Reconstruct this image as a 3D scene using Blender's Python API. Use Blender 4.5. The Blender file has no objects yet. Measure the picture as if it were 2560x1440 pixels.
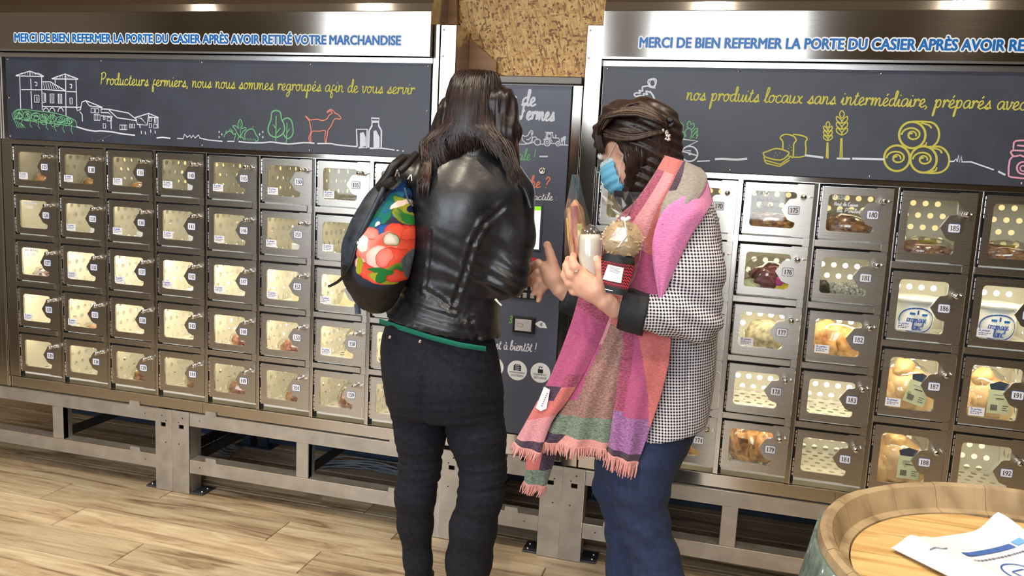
import bpy, bmesh, math, random
import numpy as np
from mathutils import Vector, Matrix
from mathutils.geometry import tessellate_polygon
random.seed(7)
PI = math.pi
SC = bpy.context.scene
COL = SC.collection
U = 0.24                      # one locker pitch in metres; geometry is laid out in these units (X right, Y into the wall, Z up, floor -5.6)
FZ = -5.6
def W(X, Y, Z): return Vector(((X-10)*U, Y*U, (Z-FZ)*U))

# ---------------------------------------------------------------- camera
CP = np.array([11.7594, -11.7572, 0.3302]); YAW, PIT, ROL, FPX = 0.26086, -0.14288, 0.050355, 2026.53
def cam_axes():
    cy, sy, cp, sp, cr, sr = math.cos(YAW), math.sin(YAW), math.cos(PIT), math.sin(PIT), math.cos(ROL), math.sin(ROL)
    f = np.array([-sy*cp, cy*cp, sp]); r = np.array([cy, sy, 0.]); u = np.cross(r, f)
    return cr*r+sr*u, -sr*r+cr*u, f
CR, CU, CF = cam_axes()
def at(x, y, Y=0.0):
    """point of the plane at depth Y that the photograph shows at pixel x, y"""
    d = CF*FPX+CR*(x-1280)-CU*(y-720)
    return CP+(Y-CP[1])/d[1]*d
def atz(x, y, Z):
    d = CF*FPX+CR*(x-1280)-CU*(y-720)
    return CP+(Z-CP[2])/d[2]*d
cam = bpy.data.objects.new('camera', bpy.data.cameras.new('camera')); COL.objects.link(cam)
cam.data.sensor_width = 36; cam.data.lens = FPX*36/2560; cam.data.clip_start = .02
m = Matrix(((CR[0], CU[0], -CF[0]), (CR[1], CU[1], -CF[1]), (CR[2], CU[2], -CF[2]))).to_4x4()
m.translation = W(*CP); cam.matrix_world = m
SC.camera = cam
SC.view_settings.view_transform = 'Standard'; SC.view_settings.look = 'None'
SC.view_settings.gamma = 1; SC.view_settings.use_curve_mapping = False
SC.view_settings.exposure = 0.22

# ---------------------------------------------------------------- light: daylight through the shop windows behind the camera, ceiling spots
w = bpy.data.worlds.new('world'); SC.world = w; w.use_nodes = True
w.node_tree.nodes['Background'].inputs[0].default_value = (.80, .90, 1.0, 1)
w.node_tree.nodes['Background'].inputs[1].default_value = 1.0
def area(name, c, size, power, col, rot):
    l = bpy.data.lights.new(name, 'AREA'); l.shape = 'RECTANGLE'; l.size, l.size_y = size[0]*U, size[1]*U
    l.energy = power; l.color = col
    o = bpy.data.objects.new(name, l); COL.objects.link(o); o.location = W(*c); o.rotation_euler = rot
    return o
WINDOWS = [(-6.6, 6.0), (8.0, 13.8)]      # glazed bays of the street front, in X
WZ = (-1.2, 7.2)
FRONT_Y = -23.0
for i, (a, b) in enumerate(WINDOWS):
    area('daylight_window', ((a+b)/2, FRONT_Y+.3, (WZ[0]+WZ[1])/2), (b-a, WZ[1]-WZ[0]), (100, 62)[i], (.90, .95, 1.0), (PI/2, 0, 0))
def spot(c, e, r=.05, col=(1, .87, .68)):
    l = bpy.data.lights.new('ceiling_spot', 'SPOT'); l.energy = e; l.color = col; l.shadow_soft_size = r; l.spot_size = math.radians(115); l.spot_blend = .6
    o = bpy.data.objects.new('ceiling_spot', l); COL.objects.link(o); o.location = W(*c)
SPOTS = [(-1.6, -5, 7.6), (3.1, -5, 7.6), (10.96, -5, 7.6), (15.8, -5, 7.6), (7.2, -8, 7.6), (5.5, -11, 7.6), (11, -11, 7.6), (16, -11, 7.6)]
for s in SPOTS: spot(s, 60)

# ---------------------------------------------------------------- mesh builder
class MB:
    def __init__(s): s.v = []; s.f = []; s.m = []; s.s = []
    def add(s, vs, fs, mi=0, smooth=False):
        b = len(s.v); s.v += [tuple(map(float, p)) for p in vs]
        for f in fs: s.f.append(tuple(i+b for i in f)); s.m.append(mi); s.s.append(smooth)
        return s
    def box(s, x0, x1, y0, y1, z0, z1, mi=0):
        return s.add([(x0,y0,z0),(x1,y0,z0),(x1,y1,z0),(x0,y1,z0),(x0,y0,z1),(x1,y0,z1),(x1,y1,z1),(x0,y1,z1)],
                     [(0,1,5,4),(1,2,6,5),(2,3,7,6),(3,0,4,7),(4,5,6,7),(3,2,1,0)], mi)
    def cbox(s, x0, x1, y0, y1, z0, z1, c=.01, mi=0):
        """box whose front (y0) edges are chamfered"""
        v = [(x0+c,y0,z0+c),(x1-c,y0,z0+c),(x1-c,y0,z1-c),(x0+c,y0,z1-c),
             (x0,y0+c,z0),(x1,y0+c,z0),(x1,y0+c,z1),(x0,y0+c,z1),(x0,y1,z0),(x1,y1,z0),(x1,y1,z1),(x0,y1,z1)]
        f = [(0,1,2,3)]
        for i in range(4):
            j = (i+1) % 4; f.append((i, i+4, j+4, j)); f.append((i+4, i+8, j+8, j+4))
        f.append((11,10,9,8)); return s.add(v, f, mi)
    def plate(s, outer, holes, y0, y1, mi=0, me=None):
        """flat plate in XZ with holes, front at y0"""
        loops = [outer]+list(holes); pts = [p for l in loops for p in l]; n = len(pts)
        tri = tessellate_polygon([[Vector((p[0], p[1], 0)) for p in l] for l in loops])
        v = [(p[0], y0, p[1]) for p in pts]+[(p[0], y1, p[1]) for p in pts]
        def area2(t): a, b, c = (pts[i] for i in t); return (b[0]-a[0])*(c[1]-a[1])-(b[1]-a[1])*(c[0]-a[0])
        f = []
        for t in tri:
            t = tuple(t)
            if area2(t) < 0: t = t[::-1]
            f += [t, tuple(i+n for i in t[::-1])]
        s.add(v, f, mi); g = []; k = 0
        for l in loops:
            for i in range(len(l)): j = (i+1) % len(l); g.append((k+i, k+j, k+j+n, k+i+n))
            k += len(l)
        b = len(s.v)-2*n
        for q in g: s.f.append(tuple(i+b for i in q)); s.m.append(mi if me is None else me); s.s.append(False)
        return s
    def tube(s, pts, r, n=8, mi=0, cap=True, smooth=True):
        pts = [Vector(p) for p in pts]; vs = []; fs = []; k = len(pts)
        up = None
        for i, p in enumerate(pts):
            t = (pts[min(i+1, k-1)]-pts[max(i-1, 0)]).normalized()
            if up is None: up = Vector((0,0,1)) if abs(t.z) < .9 else Vector((1,0,0))
            a = t.cross(up).normalized(); up = a.cross(t).normalized()
            rr = r[i] if isinstance(r, (list, tuple)) else r
            for j in range(n):
                an = 2*PI*j/n; vs.append(p+(a*math.cos(an)+up*math.sin(an))*rr)
        for i in range(k-1):
            for j in range(n):
                j2 = (j+1) % n; fs.append((i*n+j, i*n+j2, (i+1)*n+j2, (i+1)*n+j))
        s.add(vs, fs, mi, smooth)
        if cap: s.add(vs[:n], [tuple(range(n))], mi); s.add(vs[-n:], [tuple(range(n))[::-1]], mi)
        return s
    def lathe(s, c, axis, prof, n=24, mi=0, smooth=True):
        """prof: (radius, height) along axis 'y' (towards the viewer = -y) or 'z'"""
        vs = []; fs = []
        for (r, h) in prof:
            for j in range(n):
                a = 2*PI*j/n
                if axis == 'y': vs.append((c[0]+r*math.cos(a), c[1]-h, c[2]+r*math.sin(a)))
                else: vs.append((c[0]+r*math.cos(a), c[1]+r*math.sin(a), c[2]+h))
        for i in range(len(prof)-1):
            for j in range(n): j2 = (j+1) % n; fs.append((i*n+j, i*n+j2, (i+1)*n+j2, (i+1)*n+j))
        s.add(vs, fs, mi, smooth)
        s.add(vs[-n:], [tuple(range(n))], mi); return s
    def ribbon(s, pts, wd, y, d=.004, mi=0):
        """chalk line lying on a board: pts are (x, z), width wd, front face at y"""
        p = [pts[0]]
        for q in pts[1:]:
            if abs(q[0]-p[-1][0])+abs(q[1]-p[-1][1]) > 1e-4: p.append(q)
        n = len(p)
        if n < 2: return s
        L = []; R = []
        closed = abs(p[0][0]-p[-1][0])+abs(p[0][1]-p[-1][1]) < 1e-3 and n > 3
        for i in range(n):
            a = p[i-1] if i > 0 else (p[-2] if closed else p[0]); b = p[i+1] if i < n-1 else (p[1] if closed else p[-1])
            dx, dz = b[0]-a[0], b[1]-a[1]; l = math.hypot(dx, dz) or 1; nx, nz = -dz/l*wd/2, dx/l*wd/2
            L.append((p[i][0]+nx, p[i][1]+nz)); R.append((p[i][0]-nx, p[i][1]-nz))
        s.cnt = getattr(s, 'cnt', 0)+1; y0 = y-(s.cnt % 37)*.00009; yy = [y0-i*.000012 for i in range(n)]   # overlapping strokes never lie in one plane
        vs = [(a[0], yy[i], a[1]) for i, a in enumerate(L)]+[(a[0], yy[i], a[1]) for i, a in enumerate(R)]
        s.add(vs, [(n+i, n+i+1, i+1, i) for i in range(n-1)], mi)
        return s
    def mesh(s, name, mats, origin=(0,0,0)):
        me = bpy.data.meshes.new(name); o = origin
        me.from_pydata([((x-o[0])*U, (y-o[1])*U, (z-o[2])*U) for x, y, z in s.v], [], s.f)
        for mt in (mats if isinstance(mats, (list, tuple)) else [mats]): me.materials.append(mt)
        me.polygons.foreach_set('material_index', s.m); me.polygons.foreach_set('use_smooth', s.s)
        me.update(); return me
def tag(o, label=None, cat=None, group=None, kind=None):
    if label: o['label'] = label
    if cat: o['category'] = cat
    if group: o['group'] = group
    if kind: o['kind'] = kind
    return o
def link(name, data, parent=None, loc=None):
    """loc is in units relative to the parent (or absolute when there is none)"""
    o = bpy.data.objects.new(name, data); COL.objects.link(o)
    if parent is not None:
        o.parent = parent
        if loc is not None: o.location = Vector(loc)*U
    elif loc is not None: o.location = W(*loc)
    return o
ORG = {}
def thing(name, loc, label, cat, group=None):
    o = link(name, None, None, loc); o.empty_display_size = .05; ORG[o.name] = tuple(loc)
    tag(o, label, cat, group); return o
def part(name, mb, mats, parent, fix=True):
    """mb is in absolute units when the parent is a thing with an origin"""
    org = ORG[parent.name]
    o = link(name, mb.mesh(name, mats, org), parent); ORG[o.name] = org
    return o
def lpart(name, mesh, parent, off):
    """child that carries a shared mesh, placed at the absolute point off"""
    po = ORG[parent.name]; o = link(name, mesh, parent, (off[0]-po[0], off[1]-po[1], off[2]-po[2])); ORG[o.name] = tuple(off); return o
def struct(name, mb, mats, loc=(10,0,FZ)):
    o = link(name, mb.mesh(name, mats, loc), None, loc); o['kind'] = 'structure'; ORG[o.name] = tuple(loc); return o
def solo(name, mb, mats, loc, label, cat, group=None, kind=None):
    o = link(name, mb.mesh(name, mats, loc), None, loc); tag(o, label, cat, group, kind); return o
def rrect(x0, x1, z0, z1, r, n=4):
    pts = []
    for cx, cz, a0 in ((x1-r, z1-r, 0), (x0+r, z1-r, 90), (x0+r, z0+r, 180), (x1-r, z0+r, 270)):
        for i in range(n+1):
            a = math.radians(a0+90*i/n); pts.append((cx+r*math.cos(a), cz+r*math.sin(a)))
    return pts
def smooth_line(p, n=5, closed=False):
    out = []; k = len(p)
    if k < 3: return p
    rng = range(k if closed else k-1)
    g = (lambda i: p[i % k]) if closed else (lambda i: p[max(0, min(k-1, i))])
    for i in rng:
        a, b, c, d = g(i-1), g(i), g(i+1), g(i+2)
        for j in range(n):
            t = j/n
            out.append(tuple(.5*((2*b[q])+(-a[q]+c[q])*t+(2*a[q]-5*b[q]+4*c[q]-d[q])*t*t+(-a[q]+3*b[q]-3*c[q]+d[q])*t**3) for q in range(len(b))))
    out.append(p[0] if closed else p[-1]); return out

# ---------------------------------------------------------------- materials
def srgb(r, g, b):
    f = lambda c: (c/255/12.92) if c/255 <= .04045 else ((c/255+.055)/1.055)**2.4
    return (f(r), f(g), f(b), 1)
def mat(name, col=(.5,.5,.5,1), rough=.5, metal=0, spec=.5, **kw):
    m = bpy.data.materials.new(name); m.use_nodes = True; nt = m.node_tree; b = nt.nodes['Principled BSDF']
    b.inputs['Base Color'].default_value = col; b.inputs['Roughness'].default_value = rough
    b.inputs['Metallic'].default_value = metal; b.inputs['Specular IOR Level'].default_value = spec
    for k, v in kw.items(): b.inputs[k.replace('_', ' ')].default_value = v
    return m
def N(m, t, **kw):
    n = m.node_tree.nodes.new(t)
    for k, v in kw.items():
        if hasattr(n, k): setattr(n, k, v)
        else: n.inputs[k.replace('_', ' ')].default_value = v
    return n
def L(m, a, b): m.node_tree.links.new(a, b)
def B(m): return m.node_tree.nodes['Principled BSDF']
def noise_col(m, stops, scale=(1,1,1), ns=5, detail=6, bump=0, rough=None, dist=0, coord='Object', bs=None):
    """procedural colour from stretched noise"""
    tc = N(m, 'ShaderNodeTexCoord'); mp = N(m, 'ShaderNodeMapping'); mp.inputs['Scale'].default_value = scale
    no = N(m, 'ShaderNodeTexNoise'); no.inputs['Scale'].default_value = ns; no.inputs['Detail'].default_value = detail; no.inputs['Distortion'].default_value = dist
    cr = N(m, 'ShaderNodeValToRGB'); L(m, tc.outputs[coord], mp.inputs[0]); L(m, mp.outputs[0], no.inputs['Vector']); L(m, no.outputs[0], cr.inputs[0])
    e = cr.color_ramp.elements
    while len(e) > 1: e.remove(e[-1])
    e[0].position, e[0].color = stops[0]
    for p, c in stops[1:]: q = e.new(p); q.color = c
    L(m, cr.outputs[0], B(m).inputs['Base Color'])
    if bump:
        bp = N(m, 'ShaderNodeBump'); bp.inputs['Strength'].default_value = bump; bp.inputs['Distance'].default_value = .002
        if bs:
            n2 = N(m, 'ShaderNodeTexNoise'); n2.inputs['Scale'].default_value = bs; n2.inputs['Detail'].default_value = 4
            L(m, mp.outputs[0], n2.inputs['Vector']); L(m, n2.outputs[0], bp.inputs['Height'])
        else: L(m, no.outputs[0], bp.inputs['Height'])
        L(m, bp.outputs[0], B(m).inputs['Normal'])
    if rough:
        mr = N(m, 'ShaderNodeMapRange'); mr.inputs['To Min'].default_value, mr.inputs['To Max'].default_value = rough
        L(m, no.outputs[0], mr.inputs[0]); L(m, mr.outputs[0], B(m).inputs['Roughness'])
    return m
def brushed(name, col, rough=.3, aniso=.7, spread=.06):
    m = mat(name, col, rough, 1.0); b = B(m)
    b.inputs['Anisotropic'].default_value = aniso
    cx = N(m, 'ShaderNodeCombineXYZ'); cx.inputs[2].default_value = 1.0; L(m, cx.outputs[0], b.inputs['Tangent'])
    tc = N(m, 'ShaderNodeTexCoord'); mp = N(m, 'ShaderNodeMapping'); mp.inputs['Scale'].default_value = (3, 3, 500)
    no = N(m, 'ShaderNodeTexNoise'); no.inputs['Scale'].default_value = 1.5; no.inputs['Detail'].default_value = 3
    L(m, tc.outputs['Object'], mp.inputs[0]); L(m, mp.outputs[0], no.inputs['Vector'])
    mr = N(m, 'ShaderNodeMapRange'); mr.inputs['To Min'].default_value = rough-spread; mr.inputs['To Max'].default_value = rough+spread
    L(m, no.outputs[0], mr.inputs[0]); L(m, mr.outputs[0], b.inputs['Roughness'])
    hs = N(m, 'ShaderNodeHueSaturation'); hs.inputs['Color'].default_value = col
    m2 = N(m, 'ShaderNodeMapRange'); m2.inputs['To Min'].default_value = .9; m2.inputs['To Max'].default_value = 1.08
    L(m, no.outputs[0], m2.inputs[0]); L(m, m2.outputs[0], hs.inputs['Value']); L(m, hs.outputs[0], b.inputs['Base Color'])
    return m
def glass(name, tint=(1,1,1,1), gl=1.0, rough=.02, extra=.0):
    """thin clear pane or film: see-through with a Fresnel sheen"""
    m = bpy.data.materials.new(name); m.use_nodes = True; nt = m.node_tree; nt.nodes.remove(nt.nodes['Principled BSDF'])
    tr = nt.nodes.new('ShaderNodeBsdfTransparent'); tr.inputs[0].default_value = tint
    g = nt.nodes.new('ShaderNodeBsdfGlossy'); g.inputs['Roughness'].default_value = rough
    fr = nt.nodes.new('ShaderNodeLayerWeight'); fr.inputs[0].default_value = .5
    pw = nt.nodes.new('ShaderNodeMath'); pw.operation = 'POWER'; pw.inputs[1].default_value = 5
    mx = nt.nodes.new('ShaderNodeMixShader'); ad = nt.nodes.new('ShaderNodeMath'); ad.operation = 'MULTIPLY_ADD'; ad.use_clamp = True; ad.inputs[1].default_value = gl*.9; ad.inputs[2].default_value = .035*gl+extra
    out = [n for n in nt.nodes if n.type == 'OUTPUT_MATERIAL'][0]
    nt.links.new(fr.outputs['Facing'], pw.inputs[0]); nt.links.new(pw.outputs[0], ad.inputs[0]); nt.links.new(ad.outputs[0], mx.inputs[0])
    nt.links.new(tr.outputs[0], mx.inputs[1]); nt.links.new(g.outputs[0], mx.inputs[2]); nt.links.new(mx.outputs[0], out.inputs[0])
    return m
def emit(name, col, st):
    return mat(name, (0,0,0,1), .5, Emission_Color=col, Emission_Strength=st)
M = {}
M['steel'] = brushed('brushed_steel', (.58, .55, .51, 1), .15, .9, .02)
M['steel_door'] = brushed('brushed_steel_door', (.60, .565, .515, 1), .28, .65, .04)
M['steel_base'] = mat('galvanised_steel', (.52, .49, .46, 1), .48, .85)
noise_col(M['steel_base'], [(.3, (.46, .43, .40, 1)), (.7, (.60, .565, .53, 1))], ns=14, rough=(.42, .56))
M['edge'] = mat('polished_edge', (.82, .81, .80, 1), .22, 1)
M['chrome'] = mat('chrome', (.88, .87, .85, 1), .12, 1)
M['dark_metal'] = mat('dark_primed_metal', srgb(74, 77, 82), .5, .6)
M['blue_metal'] = mat('blue_grey_metal', srgb(66, 80, 104), .4, .6)
M['black'] = mat('black_plastic', srgb(20, 20, 22), .4)
M['gap'] = mat('dark_gap', srgb(16, 15, 16), .8)
M['header_dark'] = mat('dark_anodised', srgb(92, 88, 82), .38, .9)
M['liner'] = mat('cream_liner', (.84, .83, .77, 1), .45)
M['glass'] = glass('door_pane', (.97, .975, .96, 1), 1.0, .03)
M['film'] = glass('clear_film', (.93, .93, .93, 1), 2.4, .12, .04)
M['film2'] = glass('thin_film', (.96, .96, .96, 1), 1.0, .15, .02)
M['board'] = mat('chalk_board', srgb(46, 52, 66), .5, 0, .8)
noise_col(M['board'], [(.35, srgb(38, 43, 56)), (.7, srgb(49, 55, 71))], ns=9, detail=10, rough=(.44, .54))
M['chalk'] = mat('white_chalk', srgb(214, 218, 232), .8)
M['chalk_y'] = mat('yellow_chalk', srgb(196, 190, 84), .8)
M['chalk_g'] = mat('green_chalk', srgb(112, 178, 132), .8)
M['chalk_g2'] = mat('bright_green_chalk', srgb(120, 200, 70), .8)
M['chalk_o'] = mat('coral_chalk', srgb(224, 136, 116), .8)
M['chalk_p'] = mat('pink_chalk', srgb(225, 160, 185), .8)
M['dust'] = mat('chalk_dust', srgb(120, 125, 140), .9)
M['blue_vinyl'] = mat('blue_vinyl', srgb(0, 104, 186), .35)
M['white_vinyl'] = mat('white_vinyl', srgb(236, 240, 244), .35)
M['label'] = mat('white_label', srgb(238, 238, 246), .5)
M['ink'] = mat('black_ink', srgb(30, 32, 48), .6)
M['ink_grey'] = mat('grey_ink', srgb(120, 120, 140), .6)
M['ink_blue'] = mat('blue_ink', srgb(60, 100, 175), .6)
M['white'] = mat('white_plastic', srgb(232, 232, 230), .4)
M['cable'] = mat('grey_cable', srgb(120, 130, 142), .5)
# ================================================================ ROOM
RX0, RX1, RZ1, BY = -14.0, 27.0, 8.0, 3.5
def plank_mat(name, a, b, c):
    m = mat(name, a, .42)
    tc = N(m, 'ShaderNodeTexCoord'); oi = N(m, 'ShaderNodeObjectInfo'); ad = N(m, 'ShaderNodeVectorMath'); ad.operation = 'ADD'
    sc = N(m, 'ShaderNodeVectorMath'); sc.operation = 'SCALE'; sc.inputs['Scale'].default_value = 37.
    L(m, oi.outputs['Location'], sc.inputs[0]); L(m, tc.outputs['Object'], ad.inputs[0]); L(m, sc.outputs[0], ad.inputs[1])
    mp = N(m, 'ShaderNodeMapping'); mp.inputs['Scale'].default_value = (1.3, 13, 1); L(m, ad.outputs[0], mp.inputs[0])
    n1 = N(m, 'ShaderNodeTexNoise'); n1.inputs['Scale'].default_value = 1.6; n1.inputs['Detail'].default_value = 9; n1.inputs['Roughness'].default_value = .62; n1.inputs['Distortion'].default_value = .9
    L(m, mp.outputs[0], n1.inputs['Vector'])
    cr = N(m, 'ShaderNodeValToRGB'); e = cr.color_ramp.elements; e[0].position, e[0].color = .34, c; e[1].position, e[1].color = .64, b
    q = e.new(.46); q.color = a
    L(m, n1.outputs[0], cr.inputs[0])
    mp2 = N(m, 'ShaderNodeMapping'); mp2.inputs['Scale'].default_value = (1.0, 3.2, 1); L(m, ad.outputs[0], mp2.inputs[0])   # knots
    n2 = N(m, 'ShaderNodeTexNoise'); n2.inputs['Scale'].default_value = 4.5; n2.inputs['Detail'].default_value = 5; L(m, mp2.outputs[0], n2.inputs['Vector'])
    r2 = N(m, 'ShaderNodeValToRGB'); r2.color_ramp.elements[0].position = .66; r2.color_ramp.elements[0].color = (0,0,0,1); r2.color_ramp.elements[1].position = .80
    L(m, n2.outputs[0], r2.inputs[0])
    mx = N(m, 'ShaderNodeMix'); mx.data_type = 'RGBA'; L(m, r2.outputs[0], mx.inputs[0]); L(m, cr.outputs[0], mx.inputs[6]); mx.inputs[7].default_value = srgb(120, 92, 66)
    hs = N(m, 'ShaderNodeHueSaturation'); mr = N(m, 'ShaderNodeMapRange'); mr.inputs['To Min'].default_value = .80; mr.inputs['To Max'].default_value = 1.12
    L(m, oi.outputs['Random'], mr.inputs[0]); L(m, mr.outputs[0], hs.inputs['Value']); L(m, mx.outputs[2], hs.inputs['Color'])
    L(m, hs.outputs[0], B(m).inputs['Base Color'])
    bp = N(m, 'ShaderNodeBump'); bp.inputs['Strength'].default_value = .15; bp.inputs['Distance'].default_value = .001; L(m, n1.outputs[0], bp.inputs['Height']); L(m, bp.outputs[0], B(m).inputs['Normal'])
    return m
M['plank'] = plank_mat('oak_vinyl_plank', srgb(182, 160, 130), srgb(212, 196, 168), srgb(128, 104, 80))
floor = struct('floor', MB().box(RX0, RX1, FRONT_Y, BY, FZ-.3, FZ-.02), mat('plank_joint', srgb(92, 72, 52), .7))
PL, PW = 4.36, .745
rows = [(k, -.345+PW*k) for k in range(-12, 6)]
for k, y0 in rows:
    x_off = {0: 2.56, -1: .75, -2: 1.73, -3: 3.48}.get(k, 1.13*k*k+.6)
    j = x_off - PL*math.floor((x_off+7.5)/PL)
    y1 = y0+PW
    if y0 >= BY: continue
    while j < 17.5:
        b = MB(); g = .006
        x0, x1 = max(j, -7.5), min(j+PL, 18.5); yy1 = min(y1, BY)
        if x1-x0 > .3:
            b.add([(x0+g,y0+g,FZ-.02),(x1-g,y0+g,FZ-.02),(x1-g,yy1-g,FZ-.02),(x0+g,yy1-g,FZ-.02),
                   (x0+2*g,y0+2*g,FZ),(x1-2*g,y0+2*g,FZ),(x1-2*g,yy1-2*g,FZ),(x0+2*g,yy1-2*g,FZ)],
                  [(4,5,6,7),(0,1,5,4),(1,2,6,5),(2,3,7,6),(3,0,4,7)])
            c = ((x0+x1)/2, (y0+yy1)/2, FZ)
            me = b.mesh('plank', M['plank'], c); lpart('plank', me, floor, c)
        j += PL
# rear wall in strand board, plain walls and ceiling around the shop
def osb():
    m = mat('strand_board', srgb(196, 152, 88), .55)
    tc = N(m, 'ShaderNodeTexCoord'); last = None; bump = None
    base = N(m, 'ShaderNodeTexNoise'); base.inputs['Scale'].default_value = 7; base.inputs['Detail'].default_value = 8; L(m, tc.outputs['Object'], base.inputs['Vector'])
    cr = N(m, 'ShaderNodeValToRGB'); e = cr.color_ramp.elements; e[0].position, e[0].color = .35, srgb(176, 128, 68); e[1].position, e[1].color = .65, srgb(222, 180, 112)
    L(m, base.outputs[0], cr.inputs[0]); last = cr.outputs[0]
    for i, (ang, sx, sz, th) in enumerate(((.5, 9, 60, .35), (-.6, 8, 55, .3), (1.25, 10, 70, .3), (2.2, 6, 40, .2), (.1, 14, 90, .3), (-1.2, 13, 85, .3), (1.8, 22, 120, .3))):
        m0 = N(m, 'ShaderNodeMapping'); m0.inputs['Rotation'].default_value = (0, ang, 0); L(m, tc.outputs['Object'], m0.inputs[0])
        mp = N(m, 'ShaderNodeMapping'); mp.inputs['Scale'].default_value = (sx, .01, sz); mp.inputs['Location'].default_value = (i*3.1, 0, i*1.7)
        L(m, m0.outputs[0], mp.inputs[0])
        nz = N(m, 'ShaderNodeTexNoise'); nz.inputs['Scale'].default_value = .7; nz.inputs['Detail'].default_value = 2
        L(m, mp.outputs[0], nz.inputs['Vector'])
        mxv = N(m, 'ShaderNodeVectorMath'); mxv.operation = 'MULTIPLY_ADD'; mxv.inputs[1].default_value = (.5,.5,.5); L(m, nz.outputs['Color'], mxv.inputs[0]); L(m, mp.outputs[0], mxv.inputs[2])
        vo = N(m, 'ShaderNodeTexVoronoi'); vo.inputs['Scale'].default_value = 1.9; L(m, mxv.outputs[0], vo.inputs['Vector'])
        sep = N(m, 'ShaderNodeSeparateColor'); L(m, vo.outputs['Color'], sep.inputs[0])
        gt = N(m, 'ShaderNodeMath'); gt.operation = 'LESS_THAN'; gt.inputs[1].default_value = th; L(m, sep.outputs[0], gt.inputs[0])
        c2 = N(m, 'ShaderNodeValToRGB'); e = c2.color_ramp.elements; e[0].position, e[0].color = .0, srgb(118, 72, 30); e[1].position, e[1].color = 1, srgb(232, 196, 128)
        q = e.new(.22); q.color = srgb(190, 140, 76); q = e.new(.6); q.color = srgb(214, 170, 102)
        L(m, sep.outputs[1], c2.inputs[0])
        mx = N(m, 'ShaderNodeMix'); mx.data_type = 'RGBA'; L(m, gt.outputs[0], mx.inputs[0]); L(m, last, mx.inputs[6]); L(m, c2.outputs[0], mx.inputs[7]); last = mx.outputs[2]
    fl = N(m, 'ShaderNodeTexVoronoi'); fl.inputs['Scale'].default_value = 130; L(m, tc.outputs['Object'], fl.inputs['Vector'])
    fs = N(m, 'ShaderNodeSeparateColor'); L(m, fl.outputs['Color'], fs.inputs[0]); lt = N(m, 'ShaderNodeMath'); lt.operation = 'LESS_THAN'; lt.inputs[1].default_value = .09; L(m, fs.outputs[0], lt.inputs[0])
    mx = N(m, 'ShaderNodeMix'); mx.data_type = 'RGBA'; L(m, lt.outputs[0], mx.inputs[0]); L(m, last, mx.inputs[6]); mx.inputs[7].default_value = srgb(128, 84, 40)
    L(m, mx.outputs[2], B(m).inputs['Base Color'])
    return m
M['osb'] = osb()
M['mdf'] = noise_col(mat('plain_brown_board', srgb(150, 110, 74), .6), [(.3, srgb(132, 96, 62)), (.7, srgb(160, 118, 80))], (1, 1, 6), ns=6, detail=8)
struct('wall_back', MB().box(RX0, RX1, BY, BY+.3, FZ, RZ1), M['osb'])
M['wall'] = mat('room_wall', srgb(150, 136, 116), .8)
struct('wall_left', MB().box(RX0-.3, RX0, FRONT_Y, BY, FZ, RZ1), M['wall'])
struct('wall_right', MB().box(RX1, RX1+.3, FRONT_Y, BY, FZ, RZ1), M['wall'])
struct('ceiling', MB().box(RX0, RX1, FRONT_Y, BY, RZ1, RZ1+.3), mat('room_ceiling', srgb(158, 140, 114), .8))
b = MB(); xs = [RX0]+[v for ab in WINDOWS for v in ab]+[RX1]
for i in range(0, len(xs), 2): b.box(xs[i], xs[i+1], FRONT_Y-.5, FRONT_Y, FZ, RZ1)
for a, c in WINDOWS: b.box(a, c, FRONT_Y-.5, FRONT_Y, WZ[1], RZ1); b.box(a, c, FRONT_Y-.5, FRONT_Y, FZ, WZ[0])
struct('wall_front', b, M['wall'])
for i, (a, c) in enumerate(WINDOWS):
    b = MB(); n = max(2, round((c-a)/3.2))
    for k in range(n+1): x = a+(c-a)*k/n; b.box(x-.09, x+.09, FRONT_Y+.35, FRONT_Y+.55, WZ[0], WZ[1])
    for z in (WZ[0], WZ[1]): b.box(a, c, FRONT_Y+.35, FRONT_Y+.55, z-.1, z+.1)
    struct('window_%d' % (i+1), b, M['dark_metal'])
struct('wall_centre', MB().box(7.22, 9.80, .75, .95, 1.72, RZ1), M['osb'])
# plain board leaning in front of the strand board, left of the pay kiosk
poly = [at(*p, .6) for p in ((1118, -60), (1139, -60), (1141, 0), (1143, 62), (1186, 108), (1241, 155), (1240, 191), (1118, 191))]
c = (7.9, .6, 1.72)
solo('brown_board', MB().plate([(p[0], p[2]) for p in poly], [], .6, .68), M['mdf'], c, 'smooth brown board with one slanted corner in front of the flaky chipboard', 'board')

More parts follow.
